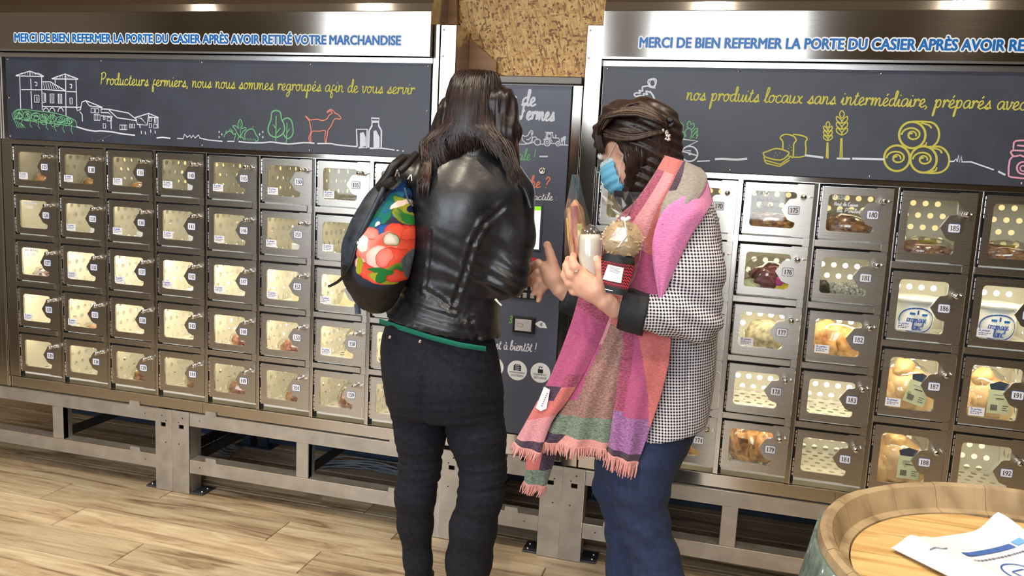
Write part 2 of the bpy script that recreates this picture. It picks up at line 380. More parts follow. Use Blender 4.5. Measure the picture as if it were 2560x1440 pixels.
# ================================================================ LETTERING
G = {  # hand-drawn script: strokes on a grid, x-height 1, ascender 2, descender -1; first number is the advance
'a':(.95,[[(.78,.85),(.5,1.02),(.18,.8),(.08,.35),(.3,0),(.6,.22),(.78,.85),(.76,.3),(.86,.02),(1.05,.15)]]),
'b':(.95,[[(.0,.15),(.3,1.2),(.42,1.85),(.28,2.0),(.14,1.6),(.12,.4),(.35,0),(.68,.25),(.72,.75),(.5,1.0),(.25,.75)]]),
'c':(.8,[[(.68,.8),(.45,1.02),(.15,.75),(.1,.3),(.35,0),(.6,.06),(.85,.25)]]),
'd':(1.0,[[(.72,.85),(.45,1.0),(.15,.75),(.1,.3),(.32,0),(.6,.25),(.78,.95),(.86,1.75),(.72,2.0),(.64,1.6),(.72,.3),(.85,.0),(1.05,.15)]]),
'e':(.78,[[(.0,.15),(.3,.4),(.58,.72),(.45,1.02),(.2,.85),(.1,.35),(.32,0),(.58,.06),(.85,.25)]]),
'f':(.75,[[(.62,.95),(.45,1.05),(.3,.8),(.2,.1),(.15,-.7),(.3,-.95),(.42,-.6),(.3,-.1),(.1,.1),(.45,.3),(.8,.2)]]),
'g':(.95,[[(.75,.85),(.45,1.0),(.15,.75),(.1,.35),(.32,.02),(.6,.3),(.78,.95),(.7,-.4),(.5,-.95),(.25,-.85),(.3,-.5),(.65,-.1),(.98,.2)]]),
'h':(.95,[[(.0,.15),(.3,1.2),(.42,1.85),(.28,2.0),(.14,1.6),(.12,.0),(.25,.7),(.5,1.0),(.66,.8),(.66,.2),(.78,0),(1.0,.15)]]),
'i':(.5,[[(.0,.2),(.2,.95),(.2,.25),(.32,.0),(.55,.15)],[(.26,1.35),(.28,1.5)]]),
'l':(.55,[[(.0,.15),(.3,.95),(.44,1.75),(.32,2.0),(.18,1.7),(.16,.35),(.32,0),(.6,.15)]]),
'm':(1.45,[[(.05,.9),(.15,1.0),(.15,0),(.3,.75),(.5,1.0),(.6,.75),(.58,0),(.75,.75),(.95,1.0),(1.08,.8),(1.08,.2),(1.22,0),(1.45,.15)]]),
'n':(1.0,[[(.05,.9),(.15,1.0),(.15,0),(.3,.75),(.52,1.0),(.66,.8),(.66,.2),(.8,0),(1.02,.15)]]),
'o':(.9,[[(.55,1.0),(.2,.85),(.08,.4),(.3,0),(.6,.15),(.72,.6),(.55,1.0),(.5,.85),(.75,.8),(.95,.9)]]),
'p':(.95,[[(.05,.75),(.2,1.0),(.16,0),(.1,-.95),(.22,-.95),(.26,.5),(.45,1.0),(.72,.8),(.7,.25),(.45,0),(.25,.2)]]),
'q':(.95,[[(.75,.85),(.45,1.0),(.15,.7),(.12,.25),(.4,.02),(.72,.7),(.7,-.9)]]),
'r':(.75,[[(.05,.75),(.2,1.0),(.15,0),(.3,.75),(.55,1.02),(.62,.8),(.8,.9)] ]),
's':(.85,[[(.0,.1),(.35,.6),(.52,1.05),(.55,.75),(.68,.3),(.5,0),(.2,.05),(.15,.2),(.5,.15),(.9,.1)]]),
't':(.65,[[(.0,.2),(.3,1.0),(.36,1.65),(.24,.7),(.26,.15),(.4,0),(.68,.15)],[(.08,1.15),(.58,1.22)]]),
'u':(.98,[[(.05,.9),(.14,1.0),(.14,.3),(.32,0),(.58,.25),(.7,.95),(.68,.25),(.8,0),(1.0,.15)]]),
'v':(.85,[[(.0,.85),(.15,1.0),(.2,.3),(.38,0),(.62,.5),(.62,1.0),(.72,.85),(.9,.9)]]),
'x':(.85,[[(.05,.95),(.25,.85),(.55,.1),(.85,.1)],[(.7,1.0),(.1,0)]]),
'P':(1.15,[[(.22,1.9),(.14,0)],[(.0,1.75),(.5,2.05),(.95,1.75),(.8,1.15),(.25,.85)]]),
'F':(1.2,[[(.1,1.75),(.5,1.95),(1.25,2.0)],[(.55,1.95),(.5,1.0),(.45,.3),(.2,0),(-.05,.15),(.1,.35),(.45,.15)],[(.3,1.05),(.85,1.1)]]),
'H':(1.1,[[(.15,1.9),(.1,0)],[(.8,1.9),(.75,0)],[(.0,.95),(1.0,1.0)]]),
'C':(1.1,[[(.9,1.6),(.6,1.95),(.15,1.4),(.1,.5),(.45,0),(1.0,.3)]]),
'!':(.4,[[(.2,1.9),(.16,.5)],[(.15,.1),(.15,.0)]]),'?':(.9,[[(.1,1.5),(.4,1.95),(.75,1.6),(.45,1.0),(.38,.55)],[(.33,.12),(.33,.0)]]),
':':(.4,[[(.2,.8),(.2,.7)],[(.18,.1),(.18,.0)]]),',':(.4,[[(.2,.12),(.18,-.08),(.05,-.3)]]),'.':(.35,[[(.15,.08),(.15,.0)]]),
"'":(.3,[[(.15,2.0),(.12,1.65)]]),'-':(.8,[[(.1,.6),(.7,.6)]]),
'S':(1.0,[[(.85,1.7),(.5,1.95),(.2,1.5),(.7,.7),(.5,.05),(.05,.2)]]),'1':(.55,[[(.1,1.5),(.3,1.8),(.28,0)]]),'3':(.85,[[(.1,1.6),(.4,1.85),(.65,1.5),(.3,1.0),(.68,.6),(.4,0),(.05,.2)]]),
'4':(.85,[[(.5,1.8),(.08,.7),(.75,.7)],[(.55,1.2),(.52,0)]]),'5':(.85,[[(.7,1.8),(.2,1.8),(.15,1.1),(.55,1.1),(.6,.4),(.3,0),(.05,.1)]]),
'7':(.8,[[(.1,1.8),(.7,1.8),(.3,0)]]),'8':(.85,[[(.6,1.6),(.3,1.85),(.12,1.4),(.6,.7),(.45,.05),(.1,.2),(.2,.8),(.6,1.6)]]),'9':(.85,[[(.6,1.4),(.3,1.85),(.1,1.4),(.3,1.0),(.6,1.5),(.5,0)]]),
'0':(.85,[[(.35,1.85),(.08,1.0),(.3,0),(.65,.8),(.35,1.85)]]),'6':(.85,[[(.5,1.8),(.15,1.0),(.2,.1),(.6,.2),(.5,.9),(.15,.7)]]),'2':(.85,[[(.1,1.5),(.4,1.85),(.6,1.4),(.1,0),(.7,.05)]]),
'€':(1.0,[[(.8,1.6),(.5,1.8),(.2,1.0),(.4,.1),(.8,.2)],[(.0,1.15),(.6,1.15)],[(.0,.75),(.6,.75)]]),
}
ACC = {'é':('e',[(.35,1.3),(.5,1.6)]),'è':('e',[(.5,1.3),(.3,1.6)]),'à':('a',[(.55,1.3),(.35,1.6)]),'ô':('o',[(.2,1.25),(.42,1.6),(.62,1.25)])}
def script_text(mb, txt, x, z, h, wd, y, fit=None, slope=0, mi=0, sl=.12):
    """cursive text: lower-left (x, z), x-height h; fit = total width; slope raises/lowers the line"""
    strokes = []; cx = 0
    for ch in txt:
        if ch == ' ': cx += .62; continue
        a = None
        if ch in ACC: ch, a = ACC[ch]
        adv, ss = G[ch]
        for s in ss+([a] if a else []): strokes.append([(cx+p[0]+p[1]*sl, p[1]) for p in s])
        cx += adv
    k = (fit/cx) if fit else h
    for s in strokes:
        mb.ribbon([(x+p[0]*k, z+p[1]*h+slope*p[0]*k) for p in smooth_line(s, 4)], wd, y, mi=mi)
def font_mesh(txt, size, width=None, bold=0.0, shear=0, align='CENTER'):
    """returns 2-D triangles of block lettering made with the built-in font"""
    cu = bpy.data.curves.new('txt', 'FONT'); cu.body = txt; cu.size = size; cu.offset = bold; cu.shear = shear; cu.align_x = align; cu.resolution_u = 3
    o = bpy.data.objects.new('txt', cu); COL.objects.link(o); dg = bpy.context.evaluated_depsgraph_get()
    me = bpy.data.meshes.new_from_object(o.evaluated_get(dg)); v = [tuple(p.co) for p in me.vertices]; f = [tuple(p.vertices) for p in me.polygons]
    bpy.data.objects.remove(o); bpy.data.curves.remove(cu); bpy.data.meshes.remove(me); return v, f
def add_text(mb, txt, x, z, h, y, mi=0, width=None, bold=0., align='LEFT', shear=0):
    """block capitals: (x, z) baseline start, cap height h"""
    v, f = font_mesh(txt, 1, bold=bold, align=align, shear=shear)
    xs = [p[0] for p in v]; k = h/.73; kx = k
    x0 = min(xs) if align == 'LEFT' else 0
    if width: kx = width/(max(xs)-min(xs))
    mb.add([(x+(p[0]-x0)*kx, y, z+p[1]*k) for p in v], f, mi)
SERIF = {  # thick/thin digits as stroke lists (points, width), unit cell .6 x 1
'0':[([(.3,1),(.12,.85),(.08,.5),(.12,.15),(.3,0),(.48,.15),(.52,.5),(.48,.85),(.3,1)],.13)],
'1':[([(.31,1),(.31,0)],.15),([(.12,.85),(.31,.97)],.07),([(.12,.03),(.5,.03)],.06)],
'2':[([(.1,.78),(.2,.95),(.38,.95),(.48,.75),(.4,.5),(.1,.06)],.12),([(.08,.06),(.54,.06)],.13),([(.53,.02),(.55,.22)],.05)],
'3':[([(.1,.84),(.28,.97),(.46,.8),(.4,.58),(.24,.52)],.11),([(.24,.52),(.46,.45),(.52,.22),(.34,.03),(.1,.1)],.13)],
'4':[([(.4,1),(.4,0)],.14),([(.38,.95),(.06,.3),(.56,.3)],.07),([(.25,.03),(.55,.03)],.05)],
'5':[([(.14,.95),(.5,.95)],.12),([(.14,.95),(.12,.55)],.06),([(.12,.56),(.34,.6),(.5,.42),(.46,.14),(.26,.02),(.08,.1)],.12)],
'6':[([(.5,.93),(.28,.9),(.12,.55),(.12,.25),(.3,.03),(.5,.18),(.48,.45),(.3,.55),(.14,.42)],.12)],
'7':[([(.08,.94),(.54,.94)],.13),([(.52,.92),(.34,.5),(.25,0)],.12),([(.08,.98),(.07,.75)],.05)],
'8':[([(.3,.98),(.14,.85),(.16,.65),(.44,.42),(.5,.2),(.3,.02),(.1,.2),(.16,.42),(.44,.65),(.46,.85),(.3,.98)],.11)],
'9':[([(.1,.07),(.32,.1),(.48,.45),(.48,.75),(.3,.97),(.1,.82),(.12,.55),(.3,.45),(.46,.58)],.12)]}
def digits(mb, txt, xc, zc, h, y, mi=0):
    w_ = .6*h*.95; x = xc-w_*len(txt)/2
    for ch in txt:
        for s, wd in SERIF[ch]:
            mb.ribbon([(x+p[0]*h, zc-h/2+p[1]*h) for p in (smooth_line(s, 3) if len(s) > 3 else s)], wd*h*1.15, y, mi=mi)
        x += w_
# ================================================================ LOCKER BANKS
RP = .851
HOLE = (.165, .158, .042)     # perforation pitch and radius
def perf(u0, u1, v0, v1, r=HOLE[2], n=10, stag=True):
    """perforated sheet in 2-D: list of verts, faces"""
    vs = []; fs = []; rows = max(1, int((v1-v0)/HOLE[1])); ph = (v1-v0)/rows
    for i in range(rows):
        va, vb = v0+i*ph, v0+(i+1)*ph; off = HOLE[0]/2 if (i % 2 and stag) else 0
        k = int((u1-u0-off-.02)/HOLE[0]); ua = u0+off+.01
        b = len(vs); vs += [(u0,va),(ua,va),(ua,vb),(u0,vb)]; fs.append((b,b+1,b+2,b+3))
        for c in range(k):
            x0 = ua+c*HOLE[0]; x1 = x0+HOLE[0]; cx, cy = (x0+x1)/2, (va+vb)/2; b = len(vs)
            ring = [(cx+r*math.cos(2*PI*(q+.5)/n), cy+r*math.sin(2*PI*(q+.5)/n)) for q in range(n)]
            outer = []
            for q in range(n):
                a = 2*PI*(q+.5)/n; dx, dy = math.cos(a), math.sin(a); t = min((x1-x0)/2/max(abs(dx), 1e-6), ph/2/max(abs(dy), 1e-6)); outer.append((cx+dx*t, cy+dy*t))
            vs += ring+outer
            for q in range(n): q2 = (q+1) % n; fs.append((b+q, b+q2, b+n+q2, b+n+q))
            cr = [(x1,vb),(x0,vb),(x0,va),(x1,va)]
            for ci, cpt in enumerate(cr):
                ang = math.atan2(cpt[1]-cy, cpt[0]-cx) % (2*PI); q = int(((ang/(2*PI))*n-.5) % n); q2 = (q+1) % n
                vs.append(cpt); fs.append((b+n+q, b+n+q2, len(vs)-1))
        ux = ua+k*HOLE[0]; b = len(vs); vs += [(ux,va),(u1,va),(u1,vb),(ux,vb)]; fs.append((b,b+1,b+2,b+3))
    return vs, fs
DEP = 1.38
def liner_mesh(h0, h1, floor_holes=True, solid=False):
    """compartment liner around the label point: x -.67..(.33), z -h0..h1"""
    b = MB(); x0, x1, z0, z1 = -.675, .315, -h0, h1
    v, f = perf(x0, x1, z0, z1); b.add([(p[0], DEP, p[1]) for p in v], f)
    v, f = perf(.06, DEP, z0, z1); b.add([(x0, p[0], p[1]) for p in v], f) if not solid else b.add([(x0,.06,z0),(x0,DEP,z0),(x0,DEP,z1),(x0,.06,z1)], [(0,1,2,3)]); b.add([(x1, p[0], p[1]) for p in v], [q[::-1] for q in f])
    v, f = perf(x0, x1, .06, DEP) if floor_holes else ([(x0,.06),(x1,.06),(x1,DEP),(x0,DEP)], [(0,1,2,3)])
    b.add([(p[0], p[1], z0+.02) for p in v], f)
    b.box(x0, x1, .05, .07, z0-.02, z0+.05); b.box(x0, x1, .032, .05, z1-.125, z1-.0, 1)  # dark lip added to stop LED light leaking out above the door
    return b.mesh('compartment', [M['liner'], M['gap']])
def window_shape(t):
    """door window with the arrow-shaped number plate cut in from the right; t = half height"""
    o = rrect(-.57, .025, -t, t, .05); w_ = .155 if t < .3 else .165
    # rrect starts top-right going counter-clockwise; insert the arrow between bottom-right and top-right corners
    arrow = [(.025, -w_-.01), (-.03, -w_+.005), (-.075, -w_+.025), (-.165, .0), (-.075, w_-.015), (-.05, w_), (.0, w_+.005), (.025, w_+.02)]
    return o+arrow
def door_meshes(t):
    d = MB(); zt, zb = t+.103, -t-.105; win = window_shape(t)
    outer = [(-.655, zb), (-.01, zb), (.01, zb-.012), (.233, zb-.012), (.233, zt+.012), (.03, zt+.012), (.01, zt), (-.655, zt)]
    d.plate(outer, [win], -.012, .02, 0, 1)
    d.box(-.65, .0, -.018, -.012, zt-.008, zt, 1)              # folded bright top lip
    d.box(-.662, -.650, -.018, .0, zb, zt, 1)
    pl = [(.03, zt), (.222, zt), (.222, zb), (.0, zb)]
    door = d.mesh('door', [M['steel_door'], M['edge']])
    g = MB().plate(rrect(-.60, .06, -t-.03, t+.03, .03), [], .021, .029).mesh('window_pane', M['glass'])
    zz = [(zt-.02, zt-.25), (zb+.28, zb+.03)] if t < .3 else [(zt-.02, zt-.3), (zb+.36, zb+.02)]
    hinge = []
    for a, c in zz:
        h = MB(); h.tube([(-.672, -.012, a), (-.672, -.012, c)], .013, 6)
        for q in range(3): z = c+(a-c)*(q+.5)/3; h.tube([(-.672, -.012, z-.006), (-.672, -.012, z+.006)], .0165, 6, mi=1)
        hinge.append(h.mesh('hinge', [M['edge'], M['gap']]))
    k = MB(); k.lathe((.105, -.012, .188), 'y', [(.036, 0), (.036, .02), (.026, .022), (.026, .085), (.034, .088), (.036, .135), (.030, .145), (.004, .146)], 14)
    k.box(.085, .125, -.1595, -.157, .184, .192, 1)
    knob = k.mesh('lock_knob', [M['chrome'], M['gap']])
    p = MB(); p.tube([(.188, -.01, .19), (.188, -.07, .19)], .011, 8); p.tube([(.188,-.06,.19),(.225,-.05,.19)], .006, 6)
    pin = p.mesh('latch_pin', M['chrome'])
    s = MB(); a = .155 if t < .3 else .2
    s.box(.165, .222, -.0135, -.012, -.01-a, .165, 0)
    return door, g, hinge, knob, pin
M['seam'] = mat('panel_seam', srgb(60, 54, 46), .5, .7)
PLATE = MB().plate(rrect(-.069, .069, -.052, .055, .016), [], -.019, -.012); PLATE.plate(rrect(-.075, .075, -.058, .061, .02), [], -.0165, -.012, 1)
STICK = {}
def price_label(seed):
    r = random.Random(seed); b = MB(); x0, z0 = -.57+r.uniform(-.01, .02), 0
    b.box(x0, x0+.19, -.026, -.0205, 0, .115, 0)
    script_text(b, ['la ferme', 'le fermier', 'la ferme'][seed % 3], x0+.02, .078, .018, .004, -.0268, fit=.13, mi=1)
    for i, (a, c) in enumerate(((.02, .15), (.02, .11))):
        z = .05-i*.022; x = x0+a
        while x < x0+c: l = r.uniform(.012, .03); b.box(x, x+l, -.0268, -.026, z, z+.008, 2); x += l+.008
    return b.mesh('price_label', [M['label'], M['ink_blue'], M['ink']])
LABELS = [price_label(i) for i in range(3)]
DM = {False: door_meshes(.247), True: door_meshes(.352)}
LIN0 = liner_mesh(.39, .44, True, True)
LIN = {False: liner_mesh(.39, .44), True: liner_mesh(.50, .545)}
def led_mesh(hh):
    b = MB(); b.box(-.66, .30, .10, .17, hh-.05, hh-.02, 0); b.box(-.65, .29, .11, .16, hh-.056, hh-.05, 1); return b
def led_mat(i, s, col=(1, .86, .60, 1)): return emit('led_light_%d' % i, col, s)
ROW_LED = [1.8, 3.6, 14.0, 10.0, 4.5]          # brightness of the strip in each row (rows 3 and 4 shine most)
ROW_BACK = [1.0, 1.6, 5.0, 3.4, 1.4]
ROW_BCOL = [(1, .78, .36, 1), (1, .9, .66, 1), (1, .92, .72, 1), (1, .90, .68, 1), (1, .84, .5, 1)]
LEDM = [emit('led_strip_light', (1, .82, .52, 1), s*5) for s in ROW_LED]
BACKM = [emit('cavity_glow', c, s) for c, s in zip(ROW_BCOL, ROW_BACK)]  # added glow, stands in for the lit cavity behind the holes
LEDS = {(t, r): led_mesh(.44 if not t else .545).mesh('led_strip', [M['white'], LEDM[r]]) for t in (False, True) for r in range(5)}
STICKERS = {125,130,135,140,145,150,155,131,136,141,146,151,156,132,137,142,147,152,157,128,133,158,177,182,186,190,187,191}
WRITING = {126:['pavé de boeuf','3,67€'],127:['pavé de boeuf','3,17€'],175:['9,41€','Haut de Cuisse','Poulet'],180:['11,85€','Haut de Cuisse','de Poulet']}
def compartment_door(bank, num, c, z, tall, row, side):
    org = (c, 0, z); dm = DM[tall]
    d = lpart('door', dm[0], bank, org); d['label'] = 'door numbered %d' % num
    lpart('window_pane', dm[1], d, org); [lpart('hinge', hm, d, org) for hm in dm[2]]; lpart('lock_knob', dm[3], d, org); lpart('latch_pin', dm[4], d, org)
    p = MB(); p.v, p.f, p.m, p.s = list(PLATE.v), list(PLATE.f), list(PLATE.m), list(PLATE.s)
    digits(p, str(num), .0, .002, .062, -.0202, 2)
    lpart('number_plate', p.mesh('number_plate', [M['label'], M['ink_blue'], M['ink']]), d, org)
    if num in STICKERS:
        zz = z-(.23 if not tall else .33); lpart('price_label', LABELS[num % 3], d, (c, 0, zz))
    if num in WRITING:
        b = MB()
        for i, l in enumerate(WRITING[num]):
            script_text(b, l, -.53+.04*i, .185-.085*i if row == 0 or num == 127 else .185-.085*i, .026, .010, .0195, fit=(.30 if len(l) > 8 else .19))
        lpart('marker_writing', b.mesh('marker_writing', M['chalk']), d, org)
    cm = lpart('compartment', LIN0 if c == 0 else LIN[tall], bank, org)
    lpart('led_strip', LEDS[(tall, row)], cm, org)
def shelf_mesh():
    b = MB(); b.cbox(-.70, .155, -.03, .03, -.467, -.378, .006, 0); b.box(-.70, .155, -.034, -.024, -.386, -.376, 1); b.box(.147, .156, -.034, -.024, -.467, -.376, 1); b.box(.156, .238, -.012, .04, -.486, -.366, 0)
    return b.mesh('shelf_edge', [M['steel_door'], M['edge']])
SHELF = shelf_mesh()
def bank(name, loc, label, cols, x_lo, x_hi, first_door, hood_x, board_x, tall_from=None):
    t = thing(name, loc, label, 'locker', 'banks of glass-fronted food lockers')
    top, bot = .375, -3.88
    n = cols
    # carcass: outer walls, top, bottom, rear
    b = MB(); b.box(x_lo, x_lo+.03, .03, 3.2, -4.09, 2.9); b.box(x_hi-.03, x_hi, .03, 3.2, -4.09, 2.4); b.box(x_lo, x_hi, .05, 3.2, -4.09, -4.05)
    b.box(x_lo, x_hi, .1, 3.2, .42, .47); b.box(x_lo, x_hi, 1.95, 3.2, -4.09, 2.9)
    part('carcass', b, M['steel_base'], t)
    c0 = first_door[0]
    # mullions
    for i in range(n+1):
        x = c0+i
        a0, a1 = (x-1+.236, x-.697) if i else (x_lo+.001, x-.697)
        if i == n: a0, a1 = x-1+.236, x_hi-.001
        b = MB(); b.cbox(a0, a1, -.012, .05, bot, top+.0, .004); b.box(a1-.014, a1, -.02, -.010, bot, top, 1); b.box(a1, a1+.045, .03, .05, bot, top, 2)
        if i == n: b = MB(); b.cbox(a0, a1, -.012, .05, bot, top, .004)
        part('mullion', b, [M['steel'], M['edge'], M['gap']], t)
    # rails above and below the doors
    b = MB(); b.cbox(x_lo, x_hi, -.014, .05, top, .455, .006); b.box(x_lo, x_hi, -.018, -.008, top, top+.008, 1); part('top_rail', b, [M['steel'], M['edge']], t)
    b = MB()
    for a, c_ in ((x_lo, (x_lo+x_hi)/2-.02), ((x_lo+x_hi)/2-.015, x_hi)): b.cbox(a, c_, .004, .05, -4.09, bot-.015, .005)
    b.box(x_lo, x_hi, -.02, .01, bot-.018, bot-.008, 1); part('bottom_panel', b, [M['steel'], M['edge']], t)
    num = first_door[1]
    for i in range(n):
        x = c0+i; tall = tall_from is not None and i >= tall_from
        rows_ = 4 if tall else 5; pitch = 1.0638 if tall else RP; z0 = -.12 if tall else -.008
        for r in range(rows_):
            z = z0-pitch*r; rr = [0, 2, 3, 4][r] if tall else r
            compartment_door(t, num, x, z, tall, rr, 0); num += 1
            if r < rows_-1: lpart('shelf_edge', SHELF, t, (x, 0, z-(.107 if tall else 0)))
            b = MB(); b.box(x-.67, x+.31, 1.72, 1.74, z-pitch/2+.02, z+pitch/2-.02)
            part('glow_panel', b, BACKM[rr], t)  # glowing sheet added behind the perforated back in place of a lit cavity
    # header board
    b = MB(); b.cbox(board_x[0], board_x[1], -.03, .05, .458, 1.872, .004); hb = part('header_board', b, M['board'], t)
    b = MB(); b.box(x_lo, board_x[1]+.01, -.015, .04, 1.873, 1.95); part('board_trim', b, M['edge'], t)
    sc = MB()
    xs_ = [board_x[0]+.05+(board_x[1]-board_x[0]-.1)*k/4 for k in range(5)]
    for x in xs_:
        for z in (.5, 1.83): sc.lathe((x, -.03, z), 'y', [(.018, 0), (.016, .01), (.002, .012)], 8)
    for x in (board_x[0]+.05, board_x[1]-.05): sc.lathe((x, -.03, 1.17), 'y', [(.018, 0), (.016, .01), (.002, .012)], 8)
    part('board_screws', sc, M['chrome'], hb)
    if x_hi < 8: b = MB(); b.cbox(7.222, x_hi-.002, -.014, .05, .456, 2.44, .006); part('side_stile', b, M['steel'], t)
    # hood: folded sheet profile
    h0, h1 = hood_x; prof = [(-.02, 1.955), (-.13, 1.955), (-.135, 1.965), (-.135, 2.60), (-.125, 2.606), (-.12, 2.615), (-.085, 2.73), (-.075, 2.735), (.0, 2.85), (.12, 2.99), (.3, 3.1), (.7, 3.18), (3.1, 3.2)]
    b = MB(); k = len(prof); xs2 = [h0, h1]
    b.add([(x, y, z) for x in xs2 for y, z in prof], [(i, i+k, i+k+1, i+1) for i in range(k-1)])
    for x, d in ((h0, 1), (h1, -1)):
        q = [(x, y, z) for y, z in prof]+[(x, 3.1, 1.955)]
        b.add(q, [tuple(range(len(q)))[::d]])
    b.add([(h0, -.02, 1.955), (h1, -.02, 1.955), (h1, 3.1, 1.955), (h0, 3.1, 1.955)], [(0, 1, 2, 3)])
    for x in (h0, h1-.012): b.box(x, x+.012, -.139, -.134, 1.96, 2.60, 1)
    b.box(h0, h1, -.142, -.134, 1.955, 1.985, 1)
    hood = part('hood', b, [M['steel'], M['edge']], t)
    return t, hb, hood
left, lboard, lhood = bank('locker_bank', (3.3, 0, FZ+1.5), 'steel locker bank left of the kiosk, chalk goat and castle on its header', 8, -.93, 7.32, (0, 125), (-.90, 7.215), (-.755, 7.205))
right, rboard, rhood = bank('locker_bank', (13.0, 0, FZ+1.5), 'steel locker bank right of the kiosk, chalk bread and straw bales on its header', 7, 9.80, 17.2, (10.55, 165), (9.79, 17.2), (9.815, 17.1), tall_from=4)
# hood lettering
def hood_text(hood, x0, x1):
    v, f = font_mesh('MERCI DE BIEN REFERMER LA PORTE DU CASIER APRÈS AVOIR RETIRÉ VOTRE MARCHANDISE', 1, align='LEFT')
    xs = [p[0] for p in v]; a, c = min(xs), max(xs); kx = (x1-x0)/(c-a); kz = .140/.73; b = MB()
    for q in range(12):
        t = 2*PI*q/12; b.add([(x0+(p[0]-a)*kx+.024*math.cos(t), -.1362-q*.00006, 2.116+p[1]*kz+.024*math.sin(t)) for p in v], f, 1)
    for q in range(6):
        t = 2*PI*q/6; b.add([(x0+(p[0]-a)*kx+.008*math.cos(t), -.1378-q*.00008, 2.116+p[1]*kz+.006*math.sin(t)) for p in v], f, 0)
    part('lettering', b, [M['blue_vinyl'], M['white_vinyl']], hood)
hood_text(lhood, -.42, 6.74); hood_text(rhood, 10.31, 17.47-.38)
# posts and neighbouring panel
def post(x0, x1, label):
    c = ((x0+x1)/2, 0, -4.1); b = MB(); b.cbox(x0, x1, -.012, .55, -4.09, 2.44, .012); b.box(x0+.09, x0+.1, -.02, -.01, 1.9, 2.43, 1)
    for z in (2.36, 1.98): b.lathe((x0+.05, -.012, z), 'y', [(.015, 0), (.012, .012), (.001, .013)], 8, 2)
    return solo('steel_post', b, [M['steel'], M['edge'], M['chrome']], c, label, 'post')
post(7.326, 7.585, 'wide bare steel post between the left lockers and the kiosk, behind the leather jacket')
post(9.535, 9.785, 'narrow bare steel post between the kiosk and the right lockers')
b = MB(); b.cbox(-3.6, -.99, -.012, 1.9, -4.09, 1.95, .01); b.box(-.985, -.97, -.02, 0, -4.09, 1.95, 1); b.box(-.955, -.94, -.03, .4, -4.09, 1.95, 1); b.box(-3.4, -1.1, -.016, -.010, -3.7, -.5, 0)
solo('side_cabinet', b, [M['steel'], M['edge']], (-2.3, 0, -4.1), 'plain steel cabinet at the far left beside locker 125', 'cabinet')

# ================================================================ CHALK DRAWINGS on the header boards
def px(pts, y=-.0): return [(lambda q: (q[0], q[2]))(at(x, yy, y)) for x, yy in pts]
YB = -.0315
class Draw:
    def __init__(s): s.b = MB()
    def l(s, pts, wd=.02, mi=0, sm=0, closed=False, ox=0, oy=0, k=1):
        p = px([(ox+x/k, oy+y/k) for x, y in pts], YB)
        if sm: p = smooth_line(p, sm, closed)
        elif closed: p = p+[p[0]]
        s.b.ribbon(p, wd*.82, YB-.002, mi=mi)
    def c(s, x, y, rx, ry=None, wd=.02, mi=0, ox=0, oy=0, k=1, a0=0, a1=360, n=20):
        ry = ry or rx; s.l([(x+rx*math.cos(math.radians(a0+(a1-a0)*i/n)), y+ry*math.sin(math.radians(a0+(a1-a0)*i/n))) for i in range(n+1)], wd, mi, ox=ox, oy=oy, k=k)
d = Draw(); Z = dict(ox=20, oy=160, k=6.4)        # castle, traced on the 6.4x enlargement
for p in ([(125,185),(350,115),(575,195)], [(125,190),(575,200)], [(350,115),(355,190)], [(190,205),(205,715)], [(540,205),(550,735)], [(215,408),(535,412)], [(365,235),(372,400)], [(370,430),(385,720)],
          [(700,235),(915,160),(1125,240)], [(700,238),(1125,245)], [(920,160),(925,240)], [(755,245),(758,310)], [(925,250),(930,830)], [(1090,250),(1105,720)], [(940,440),(1090,445)],
          [(555,285),(680,285),(910,420)], [(555,405),(930,432)], [(555,680),(1100,692)], [(1095,700),(1165,690),(1165,730),(1110,745),(1100,700)], [(1150,760),(1190,810),(1195,920)],
          [(1165,720),(1185,610),(1245,585),(1515,695)], [(1245,585),(1305,670),(1510,700)], [(1495,715),(1490,775),(1610,780),(1675,845),(1490,828)], [(1500,720),(1620,725),(1930,785),(2060,890)], [(1620,740),(1750,860),(2055,905)],
          [(1660,850),(1655,920)], [(1650,900),(1655,1040)], [(2060,890),(2070,965),(2235,980),(2130,865),(2030,860),(2255,790),(2415,860)], [(2240,845),(2400,862)], [(2255,790),(2235,970)], [(2400,870),(2405,1030)],
          [(2110,975),(2120,1025)], [(430,290),(470,300),(468,345),(440,345)], [(990,325),(1025,330),(1020,385),(995,380)],
          [(430,500),(500,500),(502,610),(430,610),(430,500)], [(995,545),(1030,545),(1032,640),(998,640),(995,545)],
          [(560,465),(600,470),(605,615),(560,615)], [(675,480),(735,480),(735,625),(678,625),(675,480)], [(805,480),(860,485),(862,630),(808,628),(805,480)],
          [(580,480),(582,600)], [(705,490),(707,615)], [(833,490),(835,620)], [(465,520),(467,595)]): d.l(p, .022, **Z)
for q in ((1330,705,1385,780),(1402,715,1455,785),(1380,810,1475,900),(1525,955,1565,1025),(1790,975,1905,1050),(1950,960,1975,1025),(1998,960,2025,1025),(1530,850,1555,890),(1590,860,1645,910),(2265,950,2295,1020),(2335,960,2385,1025),(2260,860,2300,915),(2345,865,2370,935)):
    x0, y0, x1, y1 = q; d.l([(x0,y0),(x1,y0+4),(x1,y1),(x0,y1),(x0,y0)], .018, **Z)
for x in (1410,1440): d.l([(x,815),(x,895)], .012, **Z)
for x in (1815,1840,1865,1885): d.l([(x,985),(x,1045)], .010, **Z)
for x, y in ((2135,1070),(2200,1080),(2285,1050),(2355,1065)): d.l([(x,y),(x+4,y+50)], .022, **Z)
for k_ in range(9): d.l([(180+k_*45, 178-abs(4-k_)*3),(230+k_*30, 140)], .008, **Z); d.l([(745+k_*42, 228-abs(4-k_)*3),(800+k_*26, 190)], .008, **Z)
